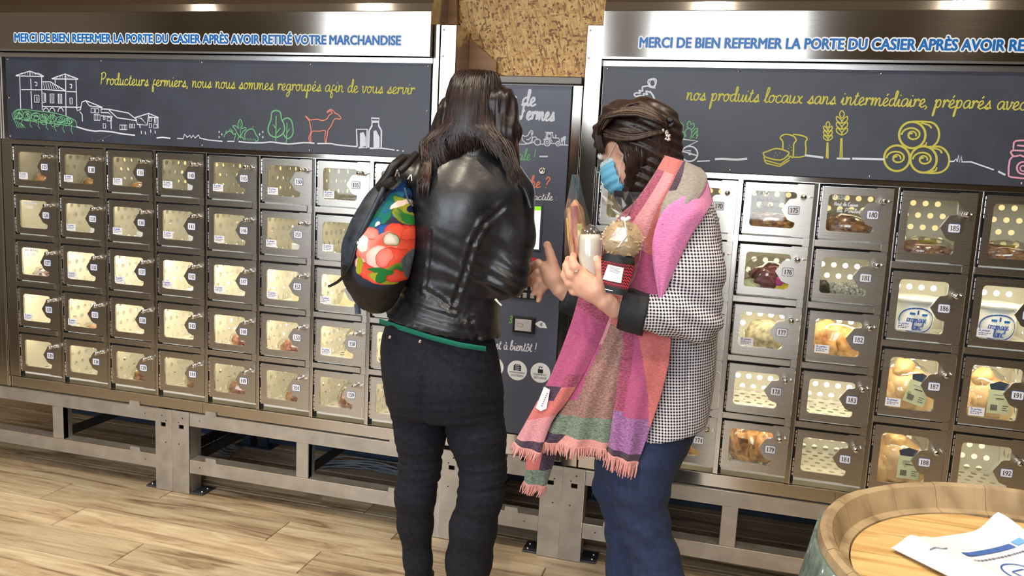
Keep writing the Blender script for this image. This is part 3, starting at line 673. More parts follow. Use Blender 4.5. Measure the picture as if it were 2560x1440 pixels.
for k_ in range(8): d.l([(570+k_*35, 300+max(0,k_-3)*14),(590+k_*38, 400)], .014, **Z)
for x in (610, 710, 845): d.c(x, 765, 42, 62, .02, a0=180, a1=360, n=10, **Z)
d.l([(1090,1000),(1250,1050),(1400,1075),(1480,1070),(1650,1085),(1850,1120),(2035,1140)], .03, sm=3, **Z)
Z3 = dict(ox=0, oy=0, k=3)
d.l([(1175,1035),(1220,1030),(1280,1038)], .028, **Z3)
d.l([(1330,1038),(1375,1040),(1385,1005),(1405,1030),(1425,1015),(1435,1035),(1450,1015),(1465,1035),(1490,1012),(1500,1035),(1560,1050),(1670,1060)], .022, **Z3)
d.l([(1705,1060),(1760,1060)], .02, **Z3)
for x, y in ((1645,990),(1665,1008),(1645,1028)): d.l([(x-6,y),(x+6,y)], .012, **Z3); d.l([(x,y-9),(x,y+9)], .012, **Z3)
r = random.Random(3)                                  # vineyard
for k_ in range(7):
    X = 110+k_*62; Y0 = 850+k_*8
    d.c(X+35, Y0+8, 34, 34-k_*2, .016, 1, n=9, **Z3); d.c(X+40, Y0+15, 20, 20, .012, 1, n=7, **Z3)
    d.l([(X+r.uniform(0,60), Y0+r.uniform(-25,60)) for _ in range(9)], .014, 1, sm=3, **Z3)
    d.l([(X+60, Y0+35),(X+52,Y0+80),(X+68,Y0+95+k_*2)], .016, 1, **Z3)
    d.l([(X+5, Y0+40),(X+50,Y0+45),(X+85,Y0+55)], .014, 1, **Z3)
d.l([(105,900),(100,850),(150,820),(300,835),(420,850),(560,900),(575,960)], .018, 1, sm=4, **Z3)
for k_ in range(5): d.l([(105+k_*16,890+k_*10),(135+k_*14,960)], .014, 1, **Z3)
Z2 = dict(ox=560, oy=0, k=3)
# vegetable patch, trees
d.l([(0,1030),(15,1000),(40,985),(60,990),(75,1010),(90,1000),(80,1050)], .02, 1, sm=3, **Z2)
for x, y in ((15,990),(45,975),(60,985)): d.l([(x,y+15),(x-4,y),(x+3,y-12),(x+10,y+4),(x+4,y+16)], .014, 1, **Z2)
d.l([(120,1030),(100,1000),(85,970),(65,945),(90,945),(110,965),(105,930),(122,895),(138,930),(132,965),(160,955),(165,970),(145,985),(132,1010),(124,1035)], .02, 1, sm=3, **Z2)
d.l([(122,915),(124,1030)], .014, 1, **Z2)
d.l([(105,1050),(110,1030),(140,1030),(150,1050)], .02, 1, sm=3, **Z2)
d.l([(160,1050),(155,1020),(165,990),(190,970),(215,968),(230,985),(240,1010),(255,1030),(255,1055),(235,1060)], .022, 1, sm=3, **Z2)
for k_ in range(6): d.l([(175+k_*12,1035+(k_%2)*8),(180+k_*12,1055)], .012, 1, **Z2)
d.l([(215,960),(222,945)], .012, 1, **Z2)
for x, y in ((268,1008),(292,990),(292,1028)): d.l([(x-7,y),(x+7,y)], .012, **Z2); d.l([(x,y-10),(x,y+10)], .012, **Z2)
d.l([(392,1030),(345,1010),(332,965),(345,920),(355,890),(360,845),(392,828),(425,845),(432,890),(450,930),(455,975),(435,1010)], .03, 1, sm=4, closed=True, **Z2)
d.l([(445,1000),(455,1020),(480,1040),(510,1020),(520,975),(508,910),(480,885),(450,895),(440,910)], .028, 1, sm=4, **Z2)
d.l([(392,870),(390,1070)], .024, 1, **Z2); d.l([(390,965),(370,935)], .022, 1, **Z2); d.l([(392,1000),(425,960)], .022, 1, **Z2)
d.l([(475,920),(470,1070)], .022, 1, **Z2); d.l([(472,1000),(495,965)], .02, 1, **Z2); d.l([(385,1073),(475,1073)], .018, 1, **Z2)
# goat
d.l([(645,1065),(638,1030),(655,985),(645,925),(640,905),(612,872),(625,880),(650,900),(700,895),(740,905),(775,890),(790,865),(815,850)], .022, 3, sm=4, **Z2)
d.l([(815,850),(800,832),(775,845),(785,828),(805,822),(825,835),(835,850),(850,855),(876,880),(870,895),(845,890),(825,900),(810,935),(795,960),(780,985),(768,1068)], .022, 3, sm=4, **Z2)
d.l([(655,1065),(652,1020),(665,985),(710,985),(762,980),(758,1020),(762,1068)], .02, 3, sm=3, **Z2)
d.l([(645,1068),(660,1068)], .02, 3, **Z2); d.l([(760,1070),(772,1070)], .02, 3, **Z2)
# ground line, glass and bottle of milk
d.l([(110,1062),(200,1070),(300,1070),(360,1065),(480,1080),(600,1070),(680,1075)], .026, sm=3, **Z2); d.l([(700,1077),(800,1077),(840,1085),(900,1092),(1000,1100)], .026, sm=3, **Z2)
d.l([(1000,1100),(995,970),(1075,970),(1072,1108),(1010,1108)], .03, **Z2)
d.l([(1085,1108),(1090,980),(1110,945),(1113,915),(1160,915),(1162,945),(1182,980),(1180,1112),(1095,1112)], .034, **Z2)
d.l([(1105,885),(1165,888),(1163,910),(1108,908),(1105,885)], .026, **Z2)
for k_ in range(14): y = 1100-k_*7.5; a = max(0, k_-8)*3; d.l([(1020,y),(1064-a,y-8)], .022, **Z2)
for k_ in range(16): y = 1108-k_*8; a = max(0, k_-9)*4; d.l([(1122,y),(1168-a,y-8)], .022, **Z2)
d.l([(1185,1112),(1230,1118),(1280,1125)], .024, **Z2); d.l([(1295,1127),(1312,1129)], .022, **Z2); d.l([(1338,1132),(1350,1133)], .022, **Z2)
for _ in range(160):
    x, y = random.uniform(60, 1070), random.uniform(175, 380); d.l([(x,y),(x+1.3,y+.6)], random.uniform(.004,.009), 4)
for a in (((1370,695),(1410,700),(1375,718)), ((720,1060),(840,1010)), ((690,1035),(700,1060))): d.l(a, .006, 4, **Z3)
d.l([(500,1120),(600,920)], .007, 4, **Z2)
tag(part('chalk_drawing', d.b, [M['chalk'], M['chalk_g'], M['chalk_y'], M['chalk_o'], M['dust']], lboard), kind='stuff')
def board_text(board, txt, p0, p1, h, wd, mt, name='chalk_writing'):
    a, c = at(*p0, YB), at(*p1, YB); b = MB(); sl = (c[2]-a[2])/(c[0]-a[0])
    script_text(b, txt, a[0], a[2], h, wd, YB-.002, fit=c[0]-a[0], slope=sl); part(name, b, mt, board)
board_text(lboard, 'Producteurs fermiers, nous nous sommes regroupés afin de vous servir', (251, 211), (1036, 236), .098, .017, M['chalk_y'])
board_text(rboard, 'nos produits locaux sans intermédiaire, préparés avec soin', (1714, 250), (2650, 278), .098, .017, M['chalk_y'])
# right board
d = Draw(); Z4 = dict(ox=1480, oy=0, k=3.272)
d.l([(515,850),(510,810),(495,775),(470,745)], .03, sm=3, **Z4)
d.l([(475,755),(440,745),(455,775),(420,765),(425,795),(395,780),(360,790),(345,770),(365,760),(395,762),(385,740),(415,745),(410,715),(440,705),(465,705),(480,715),(460,680),(465,655),(500,645),(525,655),(520,690),(505,715),(480,715)], .026, sm=3, **Z4)
d.c(495,680,22,28,.016,**Z4); d.l([(480,715),(520,720)], .02, **Z4)
d.l([(715,1135),(865,1155),(720,1225),(810,1235)], .026, **Z4); d.c(798,1258,66,62,.026,**Z4); d.l([(735,1235),(865,1275)], .024, **Z4); d.c(800,1258,8,8,.02,**Z4,n=8)
for p in ([(650,1110),(700,1050),(655,1020),(670,990),(715,1000),(745,1020),(735,1065),(705,1065)], [(700,1130),(740,1075),(760,1110),(745,1135)], [(770,1120),(760,1080),(785,1050),(810,1060),(815,1100),(800,1135)],
          [(785,1050),(780,1010),(800,990),(810,1020),(830,1005),(835,1040),(812,1060)], [(815,1130),(845,1085),(865,1070),(855,1110),(870,1100),(850,1135)], [(660,1040),(690,1080),(715,1090),(730,1060)], [(820,1080),(850,1050),(865,1060),(835,1100)]): d.l(p, .018, 1, sm=3, **Z4)
d.l([(860,1320),(965,1315)], .022, **Z4); d.l([(1005,1302),(1080,1300),(1180,1306),(1270,1298)], .036, sm=3, **Z4)
# bread
d.l([(1560,1220),(1560,1160),(1540,1130),(1560,1105),(1600,1100),(1650,1115),(1670,1150),(1650,1180),(1645,1285),(1620,1275)], .024, 2, sm=3, **Z4)
d.l([(1645,1100),(1700,1105),(1755,1125),(1755,1150),(1745,1165),(1745,1275),(1645,1285)], .024, 2, sm=2, **Z4)
d.l([(1400,1250),(1430,1240),(1510,1215),(1600,1240),(1605,1265),(1540,1310),(1420,1285),(1400,1250)], .024, 2, sm=3, **Z4)
d.l([(1405,1285),(1415,1310),(1540,1345),(1615,1290),(1605,1265)], .022, 2, **Z4); d.l([(1410,1310),(1425,1335),(1535,1362),(1615,1310)], .022, 2, **Z4)
for x, y in ((1500,1250),(1535,1250),(1490,1275),(1515,1268),(1610,1190),(1625,1205),(1605,1215),(1628,1230)): d.l([(x,y),(x+5,y)], .018, 2, **Z4)
Z5 = dict(ox=2000, oy=0, k=3.273)
d.l([(40,1270),(100,1278),(190,1290)], .034, **Z5); d.l([(300,1297),(410,1300)], .03, **Z5); d.l([(425,1298),(690,1304)], .034, **Z5)
def wheat(x, y0, y1, s):
    d.l([(x-8*s,1295),(x,y1)], .02, 2, **Z5); d.l([(x+9*s,1298),(x+8*s,y1)], .02, 2, **Z5)
    d.l([(x+8*s,y0),(x-12*s,y0+30*s),(x+8*s,y0+62*s),(x+28*s,y0+30*s)], .018, 2, sm=3, closed=True, **Z5)
    for k_ in range(3):
        yy = y0+55*s+k_*48*s
        for sg in (-1, 1): d.l([(x+8*s,yy+50*s),(x+8*s+sg*42*s,yy+25*s),(x+8*s+sg*42*s,yy-8*s),(x+8*s+sg*8*s,yy+18*s)], .018, 2, sm=3, closed=True, **Z5)
wheat(335, 905, 1130, 1.0); wheat(222, 995, 1165, .78)
def bale(x, y, r_):
    d.c(x, y, r_, r_, .034, 2, n=28, **Z5)
    d.l([(x-(r_*.82)*math.cos(t)*(1-t/9.5)-0, y-(r_*.62)*math.sin(t)*(1-t/9.5)) for t in [k_*.35 for k_ in range(24)]], .028, 2, sm=2, **Z5)
    d.c(x, y, r_*.3, r_*.28, .024, 2, a0=120, a1=380, n=12, **Z5)
bale(918, 1105, 108); bale(792, 1295, 105); bale(1010, 1305, 108)
d.l([(920,995),(1070,1000),(1125,1045),(1138,1110),(1120,1165),(1090,1195)], .03, 2, sm=3, **Z5); d.l([(990,1005),(1055,1025),(1075,1050)], .026, 2, sm=3, **Z5); d.l([(1000,1195),(1030,1185),(1035,1165)], .022, 2, **Z5)
d.l([(1030,1205),(1140,1200),(1200,1245),(1220,1310),(1200,1375),(1130,1415),(1000,1412)], .03, 2, sm=3, **Z5); d.l([(1070,1210),(1140,1225),(1160,1255)], .026, 2, sm=3, **Z5); d.l([(1060,1410),(1110,1395),(1120,1370)], .024, 2, **Z5)
d.l([(1222,1322),(1260,1320),(1275,1300),(1285,1325),(1295,1270),(1305,1330),(1320,1275),(1325,1325),(1400,1325),(1500,1360),(1585,1390)], .022, **Z5); d.l([(1620,1402),(1680,1432)], .028, **Z5)
# jam jar (runs out of the picture) and its mirrored half
for p in ([(1745,1230),(1722,1245),(1750,1280),(1800,1270),(1840,1285),(1890,1270),(1915,1245),(1890,1230)], [(1745,1230),(1750,1165),(1790,1150),(1860,1152),(1890,1170),(1890,1230),(1745,1230)], [(1775,1190),(1835,1195)],
          [(1750,1275),(1715,1310),(1705,1420),(1730,1450),(1900,1460),(1935,1430),(1930,1310),(1890,1275)]): d.l(p, .026, 3, sm=2, **Z5)
d.c(1825,1375,52,50,.026,3,**Z5); d.c(1825,1378,24,22,.02,3,**Z5)
for _ in range(200):
    x, y = random.uniform(1510, 2560), random.uniform(190, 430+.04*(1)); d.l([(x,y),(x+1.5,y+.6)], random.uniform(.004,.010), 4)
tag(part('chalk_drawing', d.b, [M['chalk'], M['chalk_g'], M['chalk_y'], M['chalk_p'], M['dust']], rboard), kind='stuff')
# ================================================================ PAY KIOSK
K = thing('pay_kiosk', (8.56, 0, -4.08), 'tall dark blue pay kiosk with screen and keypad between the two locker banks', 'kiosk')
b = MB(); b.box(7.60, 9.52, .05, 3.2, -4.06, 1.69); part('cabinet_body', b, M['steel_base'], K)
b = MB(); b.cbox(7.60, 9.525, -.10, .05, 1.60, 1.705, .01); part('top_cap', b, M['header_dark'], K)
b = MB(); b.cbox(7.60, 7.74, -.012, .05, -4.03, 1.595, .006); part('side_rail', b, M['steel'], K)
b = MB(); b.cbox(9.385, 9.525, -.012, .05, -4.03, 1.595, .006); b.box(9.375, 9.385, .0, .05, -3.7, 1.59, 1); part('side_rail', b, [M['steel'], M['gap']], K)
M['kboard'] = mat('kiosk_board_with_sheen', srgb(70, 75, 96), .48, 0, .8)  # base colour lightened to carry the board's bluish sheen
b = MB(); b.cbox(7.745, 9.37, -.03, .05, -3.68, 1.58, .004); kb = part('front_board', b, M['kboard'], K)
b = MB(); b.cbox(7.75, 9.37, -.012, .05, -4.03, -3.70, .005); part('plinth_panel', b, M['steel'], K)
def ktext(txt, p0, p1, h, wd, mt, sl=.12):
    a, c = at(*p0, YB), at(*p1, YB); b = MB()
    script_text(b, txt, a[0], a[2], h, wd, YB-.002, fit=c[0]-a[0], slope=(c[2]-a[2])/(c[0]-a[0])); part('kiosk_writing', b, mt, kb)
ktext('Produits de', (1168, 258), (1338, 265), .115, .030, M['chalk'])
ktext('Fermes', (1297, 298), (1386, 302), .115, .032, M['chalk'])
ktext("C'est Facile !", (1213, 400), (1338, 401), .085, .016, M['chalk_g'])
ktext('-', (1342, 400), (1370, 400), .085, .022, M['chalk'])
ktext('ça marche ?'.replace('ç', 'c'), (1232, 462), (1373, 471), .085, .020, M['chalk_o'])
ktext("l'écran tactile :".replace('é', 'é'), (1262, 498), (1393, 501), .055, .013, M['chalk'])
ktext('3.', (1272, 807), (1284, 809), .06, .014, M['chalk_g2'])
ktext('et à bientôt !', (1238, 872), (1340, 880), .075, .016, M['chalk'])
d = Draw(); Zk = dict(ox=1260, oy=220, k=5.54)
for p, sm_ in (([(255,650),(250,690),(265,730),(300,760),(340,765),(375,745),(390,700),(385,650),(375,610)],3), ([(255,650),(290,670),(330,655),(355,610),(375,590),(400,605),(395,650)],3), ([(310,715),(345,715),(370,680)],2),
          ([(300,760),(318,775)],0), ([(345,765),(330,780)],0), ([(150,775),(300,778),(400,755),(410,760)],2), ([(500,778),(555,778)],0), ([(640,765),(720,770)],0), ([(780,788),(890,792)],0),
          ([(580,700),(590,625),(675,625),(680,690)],0), ([(575,615),(680,615)],0), ([(605,640),(650,640),(655,690),(600,690),(605,640)],0), ([(680,690),(760,695),(770,735)],0), ([(720,645),(715,700)],0),
          ([(545,720),(590,695),(640,705),(665,745)],2), ([(805,785),(805,700)],0), ([(840,785),(840,690)],0)): d.l(p, .018, sm=sm_, **Zk)
d.c(598,758,42,45,.020,**Zk); d.c(598,758,18,18,.016,**Zk,n=12); d.c(750,772,30,32,.018,**Zk,n=14); d.c(750,772,10,10,.014,**Zk,n=8)
d.c(465,750,42,42,.018,**Zk); d.c(425,715,34,38,.016,a0=120,a1=370,**Zk)
for x, y in ((805,720),(840,700)):
    for q in range(3): d.c(x-8,y-20+q*18,7,9,.010,**Zk,n=7); d.c(x+9,y-26+q*18,7,9,.010,**Zk,n=7)
# contactless mark, badges
def disc(cx, cy, r_, mb, mi=0, y=YB-.001):
    q = at(cx, cy, YB); mb.add([(q[0]+r_*math.cos(2*PI*i/28), y, q[2]+r_*math.sin(2*PI*i/28)) for i in range(28)], [tuple(range(28))], mi); return q
part('chalk_drawing', d.b, [M['chalk']], kb)
for (cx, cy, t1, t2) in ((1235, 917, 'PRODUITS', 'LOCAUX'), (1293, 926, 'APPROVISIONNEMENT', 'QUOTIDIEN'), (1351, 932, 'PAIEMENT', 'SÉCURISÉ')):
    b = MB(); q = disc(cx, cy, .155, b, 0, YB-.002)
    b.box(q[0]-.001, q[0]+.001, YB-.0021, YB-.002, q[2], q[2]+.001)
    add_text(b, t1, q[0], q[2]-.045, .026 if len(t1) > 10 else .034, YB-.004, 1, align='CENTER', width=.25 if len(t1) > 10 else .2); add_text(b, t2, q[0], q[2]-.095, .036, YB-.004, 1, align='CENTER', width=.2)
    if t2 == 'QUOTIDIEN':
        for z in (.0, .028, .056): b.box(q[0]-.06, q[0]+.06, YB-.004, YB-.003, q[2]+z, q[2]+z+.018, 1)
        for x in (-.055, .035): b.box(q[0]+x, q[0]+x+.02, YB-.0042, YB-.003, q[2]-.005, q[2]+.08, 1)
        for x in (-.04, -.01, .02): b.ribbon([(q[0]+x, q[2]+.08), (q[0]+x+.012, q[2]+.10), (q[0]+x+.02, q[2]+.08)], .012, YB-.004, mi=1)
    elif t2 == 'SÉCURISÉ':
        b.box(q[0]-.04, q[0]+.04, YB-.004, YB-.003, q[2]-.005, q[2]+.055, 1); b.ribbon([(q[0]-.025, q[2]+.05), (q[0]-.025, q[2]+.09), (q[0]+.02, q[2]+.09), (q[0]+.02, q[2]+.07)], .014, YB-.004, mi=1)
    else:
        b.ribbon([(q[0]-.05, q[2]), (q[0]-.05, q[2]+.05), (q[0], q[2]+.09), (q[0]+.05, q[2]+.05), (q[0]+.05, q[2]), (q[0]-.05, q[2])], .012, YB-.004, mi=1)
    part('round_badge', b, [M['white_vinyl'], M['ink']], kb)
b = MB(); q = disc(1352, 811, .052, b, 0, YB-.002); b.plate([(q[0]-.10,q[2]),(q[0]-.02,q[2]-.05),(q[0]+.10,q[2]-.05),(q[0]+.06,q[2]+.03),(q[0]-.02,q[2]+.05)], [], YB-.0024, YB-.001)
for r_ in (.02, .035, .05): b.ribbon([(q[0]-.03+r_*math.cos(a), q[2]+r_*math.sin(a)) for a in (-.6, -.2, .2, .6)], .008, YB-.0045, mi=1)
part('contactless_sign', b, [M['white_vinyl'], M['ink']], kb)
# lock cylinder
q = at(1356, 427, YB); b = MB(); b.lathe((q[0], YB, q[2]), 'y', [(.05, 0), (.05, .014), (.032, .02), (.03, .012), (.004, .012)], 18); part('cam_lock', b, M['chrome'], kb)
# touch screen
a, c = at(1206, 506, YB), at(1347, 622, YB); x0, x1, z0, z1 = 8.19, 9.015, -.80, -.165
b = MB(); b.cbox(x0-.03, x1+.03, -.05, -.03, z0-.03, z1+.03, .01, 0); scr = part('touch_screen', b, [M['kboard']], kb)
M['scr_w'] = emit('screen_white', (1, 1, 1, 1), 1.15); M['scr_g'] = emit('screen_green', srgb(150, 225, 40), 1.0)
b = MB(); b.box(x0, x1, -.053, -.050, z0, z1-.06, 0); b.box(x0, x1, -.053, -.050, z1-.06, z1, 1); part('display', b, [M['scr_w'], M['scr_g']], scr)
# stickers of the payment cards
b = MB(); u = at(1327, 657, YB); b.box(u[0]-.075, u[0]-.005, -.034, -.03, u[2]-.08, u[2]+.08, 0); b.box(u[0]+.01, u[0]+.08, -.034, -.03, u[2]+.01, u[2]+.08, 1); b.box(u[0]+.01, u[0]+.08, -.034, -.03, u[2]-.08, u[2]-.0, 2)
b.box(u[0]-.06, u[0]-.02, -.036, -.034, u[2]-.05, u[2]+.05, 2); part('card_stickers', b, [M['blue_vinyl'], mat('red_vinyl', srgb(205, 50, 48), .4), M['white_vinyl']], kb)
b = MB(); u = at(1327, 688, YB); b.box(u[0]-.09, u[0]+.09, -.034, -.03, u[2]-.06, u[2]+.05); part('violet_sticker', b, mat('violet_paper', srgb(190, 170, 225), .6), kb)
# keypad with its keys
kx0, kx1, kz0, kz1 = 8.60, 9.03, -1.56, -1.05
b = MB(); b.cbox(kx0, kx1, -.055, -.03, kz0, kz1, .01); kp = part('keypad', b, M['black'], kb)
keys = ['1','2','3','','4','5','6','','7','8','9','','*','0','#','']
M['key'] = mat('steel_key', (.66, .65, .62, 1), .35, .8)
for i in range(16):
    r_, c_ = divmod(i, 4); x = kx0+.05+c_*.095+(.02 if c_ == 3 else 0); z = kz1-.06-r_*.12; b = MB(); b.cbox(x-.03, x+.035, -.072, -.055, z-.075, z, .008)
    if keys[i].isdigit(): digits(b, keys[i], x+.003, z-.037, .045, -.0725, 1)
    part('key', b, [M['key'], M['ink']], kp)
# card reader
q0, q1 = at(1284, 789, YB), at(1337, 835, YB); b = MB(); b.cbox(q0[0], q1[0], -.07, -.03, q1[2], q0[2], .015); cr_ = part('card_reader', b, M['black'], kb)
b = MB(); b.cbox(q0[0]+.04, q1[0]-.05, -.085, -.07, q1[2]+.035, q0[2]-.035, .006); zc = (q0[2]+q1[2])/2; xc = (q0[0]+q1[0])/2
b.ribbon([(xc-.05+.05*math.cos(t), zc+.03*math.sin(t)) for t in [k_*.5 for k_ in range(13)]], .006, -.0862, mi=1); b.ribbon([(xc-.02, zc-.02), (xc, zc), (xc-.02, zc+.02)], .008, -.0862, mi=1)
part('reader_face', b, [mat('reader_grey', srgb(190, 188, 190), .4), M['ink_grey']], cr_)

# ================================================================ BASE FRAMES
def leg(parent, x0, x1, mir):
    b = MB(); hx = (x0+.14, x0+.20) if not mir else (x1-.20, x1-.14)
    s_ = -1 if mir else 1; xa = x0 if not mir else x1
    hole = lambda u, w, z0, z1: [(xa+s_*u, z0), (xa+s_*(u+w), z0), (xa+s_*(u+w), z1), (xa+s_*u, z1)][::s_]
    circ = lambda u, z: [(xa+s_*u+.013*math.cos(k*PI/4), z+.013*math.sin(k*PI/4)) for k in range(8)]
    b.plate(rrect(x0+.004, x1-.004, FZ+.01, -4.105, .012, 2), [hole(.11, .10, -4.42, -4.345), circ(.135, -4.22), circ(.215, -4.31), circ(.21, -4.70)], -.03, .0)
    b.box(x0+.004, x0+.02, 0, .30, FZ+.02, -4.105); b.box(x1-.02, x1-.004, 0, .30, FZ+.02, -4.105); b.box(x0+.02, x1-.02, .10, .12, FZ+.02, -4.105, 1)
    b.box(x0+.001, x0+.006, -.034, .0, FZ+.01, -4.105, 2); b.box(x1-.006, x1-.001, -.034, .0, FZ+.01, -4.105, 2)
    part('leg', b, [M['steel_base'], M['gap'], M['edge']], parent)
    b = MB(); fx0, fx1 = (x0-.24, x0+.1) if not mir else (x1-.1, x1+.24); b.cbox(fx0, fx1, .0, .36, FZ+.002, FZ+.03, .01)
    for yy in (.09, .25): u = fx0+.07 if not mir else fx1-.07; b.lathe((u, yy, FZ+.03), 'z', [(.022, 0), (.022, .02), (.002, .021)], 8, 1)
    part('foot_plate', b, [M['dark_metal'], M['edge']], parent)
def rail(parent, x0, x1, z0, z1, tabs, holes=()):
    o = [(x0, z0), (x1, z0), (x1, z1)]
    for tx in sorted(tabs, reverse=True): o += [(tx+.11, z1), (tx+.10, z1+.075), (tx-.10, z1+.075), (tx-.11, z1)]
    o += [(x0, z1)]
    circ = lambda u, z: [(u+.012*math.cos(k*PI/4), z+.012*math.sin(k*PI/4)) for k in range(8)]
    b = MB(); b.plate(o, [circ(h, (z0+z1)/2) for h in holes], -.022, .0); b.box(x0, x1, 0, .22, z1-.012, z1); b.box(x0, x1, .0, .22, z0, z0+.012)
    segs = []; px_ = x0
    for tx in sorted(tabs): segs.append((px_, tx-.12)); px_ = tx+.12
    segs.append((px_, x1))
    for a, c in segs: b.box(a, c, -.028, -.018, z1-.010, z1+.002, 1)
    part('rail', b, [M['steel_base'], M['edge']], parent)
def base(x0, x1, lx, rx, label):
    t = thing('support_frame', ((x0+x1)/2, 0, FZ), label, 'frame', 'steel support frames under the lockers')
    xa, xb = x0, x1
    if lx: leg(t, x0, x0+.345, True); xa = x0+.35
    if rx: leg(t, x1-.345, x1, False); xb = x1-.35
    long_ = x1-x0 > 3
    tabs = ([xa+.42] if lx else [])+([xb-.44] if rx else [])
    hs = ([xa+.20] if lx else [])+([xb-.22] if rx else [])
    rail(t, xa, xb, -4.345, -4.11, tabs, hs); rail(t, xa, xb, -5.20, -4.955, tabs, hs)
    if long_:
        c = x1-2.47 if rx else x0+2.47
        b = MB(); b.cbox(c-.115, c+.115, -.02, .10, -4.955, -4.345, .008); b.box(c+.10, c+.115, .0, .2, -4.955, -4.345); part('strut', b, M['steel_base'], t)
        b = MB(); b.box(c-.0, c+.06, .15, 2.6, -4.95, -4.80); b.box(c, c+.06, .15, 2.6, -4.50, -4.38); part('cross_beam', b, M['dark_metal'], t)
        # rear legs with their foot plates, front-to-back side beams
    for x in ([x0+.1] if lx else [])+([x1-.3] if rx else []):
        b = MB(); b.box(x, x+.18, 2.55, 2.8, FZ+.03, -4.11); b.box(x-.01, x, 2.54, 2.8, FZ+.03, -4.11, 1); b.box(x-.1, x+.3, 2.45, 2.85, FZ+.002, FZ+.03); part('rear_leg', b, [M['blue_metal'], M['edge']], t)
        b = MB(); b.box(x+.02, x+.10, .2, 2.6, -5.15, -4.98); b.box(x+.02, x+.10, .2, 2.6, -4.40, -4.15); part('side_beam', b, M['dark_metal'], t)
    for z in (-5.26, -5.40): 
        b = MB(); b.cbox(x0+.1, x1-.1, 2.6, 2.75, z-.10, z, .01); part('rear_rail', b, M['blue_metal'], t)
base(-2.36, 2.59, False, True, 'bare steel support frame under the left end of the left lockers')
base(2.59, 7.60, True, True, 'bare steel support frame under the middle of the left lockers, behind the black jeans')
base(7.60, 9.585, True, True, 'short bare steel support frame under the pay kiosk')
base(9.585, 14.55, True, True, 'bare steel support frame under the right lockers, behind the blue trousers')
base(14.55, 17.2, True, False, 'steel support frame under the far right lockers, behind the barrel')
# cable bundles lying on the floor behind
def cables(x0, x1, z, n, seed, label):
    r_ = random.Random(seed); b = MB(); 
    for i in range(n):
        pts = []; k = 9; ph = r_.uniform(0, 6)
        for j in range(k): t = j/(k-1); pts.append((x0+(x1-x0)*t, 1.9+.10*math.sin(ph+t*4)+r_.uniform(-.03,.03)+i*.035, z+.022+.03*(i % 3)+.20*max(0, math.sin(t*PI*1.3-.5))*r_.uniform(.6, 1)))
        b.tube(smooth_line([tuple(p) for p in pts], 3), .016, 5)
    solo('cable_bundle', b, M['cable'], ((x0+x1)/2, 1.2, z), label, 'cable', 'grey cables under the lockers', 'stuff')
cables(.95, 2.5, FZ, 6, 1, 'grey cables on the floor under lockers 134 and 139')
cables(3.9, 7.3, FZ, 9, 2, 'long grey cable bundle on the floor under lockers 149 to 159')
# ================================================================ GOODS BEHIND THE DOORS
from mathutils import noise as mnoise
def ico(sub=3):
    bm = bmesh.new(); bmesh.ops.create_icosphere(bm, subdivisions=sub, radius=1); v = [tuple(q.co) for q in bm.verts]; f = [tuple(q.index for q in p.verts) for p in bm.faces]; bm.free(); return v, f
ICO = {s: ico(s) for s in (2, 3, 4)}
def lump(mb, c, r, amp=.2, fr=1.6, seed=0, flat=-.75, rot=0, mi=0, sub=3, ridge=0, mi2=None, box=1.0):
    """irregular lump resting on z = c[2]; r = radii; box < 1 squares the shape off"""
    v, f = ICO[sub]; out = []; ca, sa = math.cos(rot), math.sin(rot)
    for x, y, z in v:
        if box != 1:
            s_ = lambda t: math.copysign(abs(t)**box, t); x, y, z = s_(x), s_(y), s_(z)
        n = mnoise.noise(Vector((x*fr+seed*3.1, y*fr, z*fr)))*amp
        if ridge: n += ridge*abs(mnoise.noise(Vector((x*fr*3+seed, y*fr*3, z*fr*3))))
        k = 1+n; X, Y, Zz = x*k*r[0], y*k*r[1], max(z*k, flat)*r[2]
        out.append((c[0]+X*ca-Y*sa, c[1]+X*sa+Y*ca, c[2]+Zz-flat*r[2]))
    b0 = len(mb.f); mb.add(out, f, mi, True)
    if mi2 is not None:
        for i in range(b0, len(mb.f)):
            g = mb.v[mb.f[i][0]]
            if mnoise.noise(Vector((g[0]*9+seed, g[1]*9, g[2]*9))) > .08: mb.m[i] = mi2
def gmat(name, a, b_, rough=.35, ns=30, sc=(1,1,1)):
    return noise_col(mat(name, a, rough, 0, .6), [(.35, a), (.65, b_)], sc, ns=ns, detail=6, bump=.3)
M['cured'] = gmat('cured_meat', srgb(112, 48, 40), srgb(184, 124, 102), .25, 60)
M['ham'] = gmat('dark_ham', srgb(86, 40, 40), srgb(190, 160, 150), .3, 50, (1, 1, 3))
M['gold'] = gmat('golden_meat', srgb(196, 132, 72), srgb(232, 190, 130), .3, 40)
M['brownm'] = gmat('cooked_meat', srgb(120, 72, 44), srgb(196, 148, 104), .3, 35)
M['chicken'] = gmat('chicken_skin', srgb(222, 178, 122), srgb(238, 208, 164), .35, 18)
M['cheese'] = gmat('pale_cheese', srgb(232, 214, 168), srgb(244, 232, 200), .5, 20)
M['rind'] = gmat('grey_rind', srgb(112, 110, 96), srgb(172, 166, 146), .8, 60)
M['speck'] = gmat('speckled_sausage', srgb(70, 76, 80), srgb(190, 198, 200), .8, 130)
M['paperw'] = mat('white_paper', srgb(228, 232, 240), .6)
M['bluep'] = mat('blue_print', srgb(40, 80, 170), .5)
M['orange'] = gmat('orange_pieces', srgb(190, 120, 60), srgb(235, 190, 130), .4, 50)
M['maroon'] = mat('maroon_wrap', srgb(110, 50, 70), .35); M['magenta'] = mat('magenta_wrap', srgb(205, 60, 170), .35); M['yellowp'] = mat('yellow_print', srgb(228, 220, 60), .5)
M['greenp'] = mat('pale_green_paper', srgb(170, 185, 150), .5); M['tagp'] = mat('green_tag', srgb(205, 212, 180), .5)
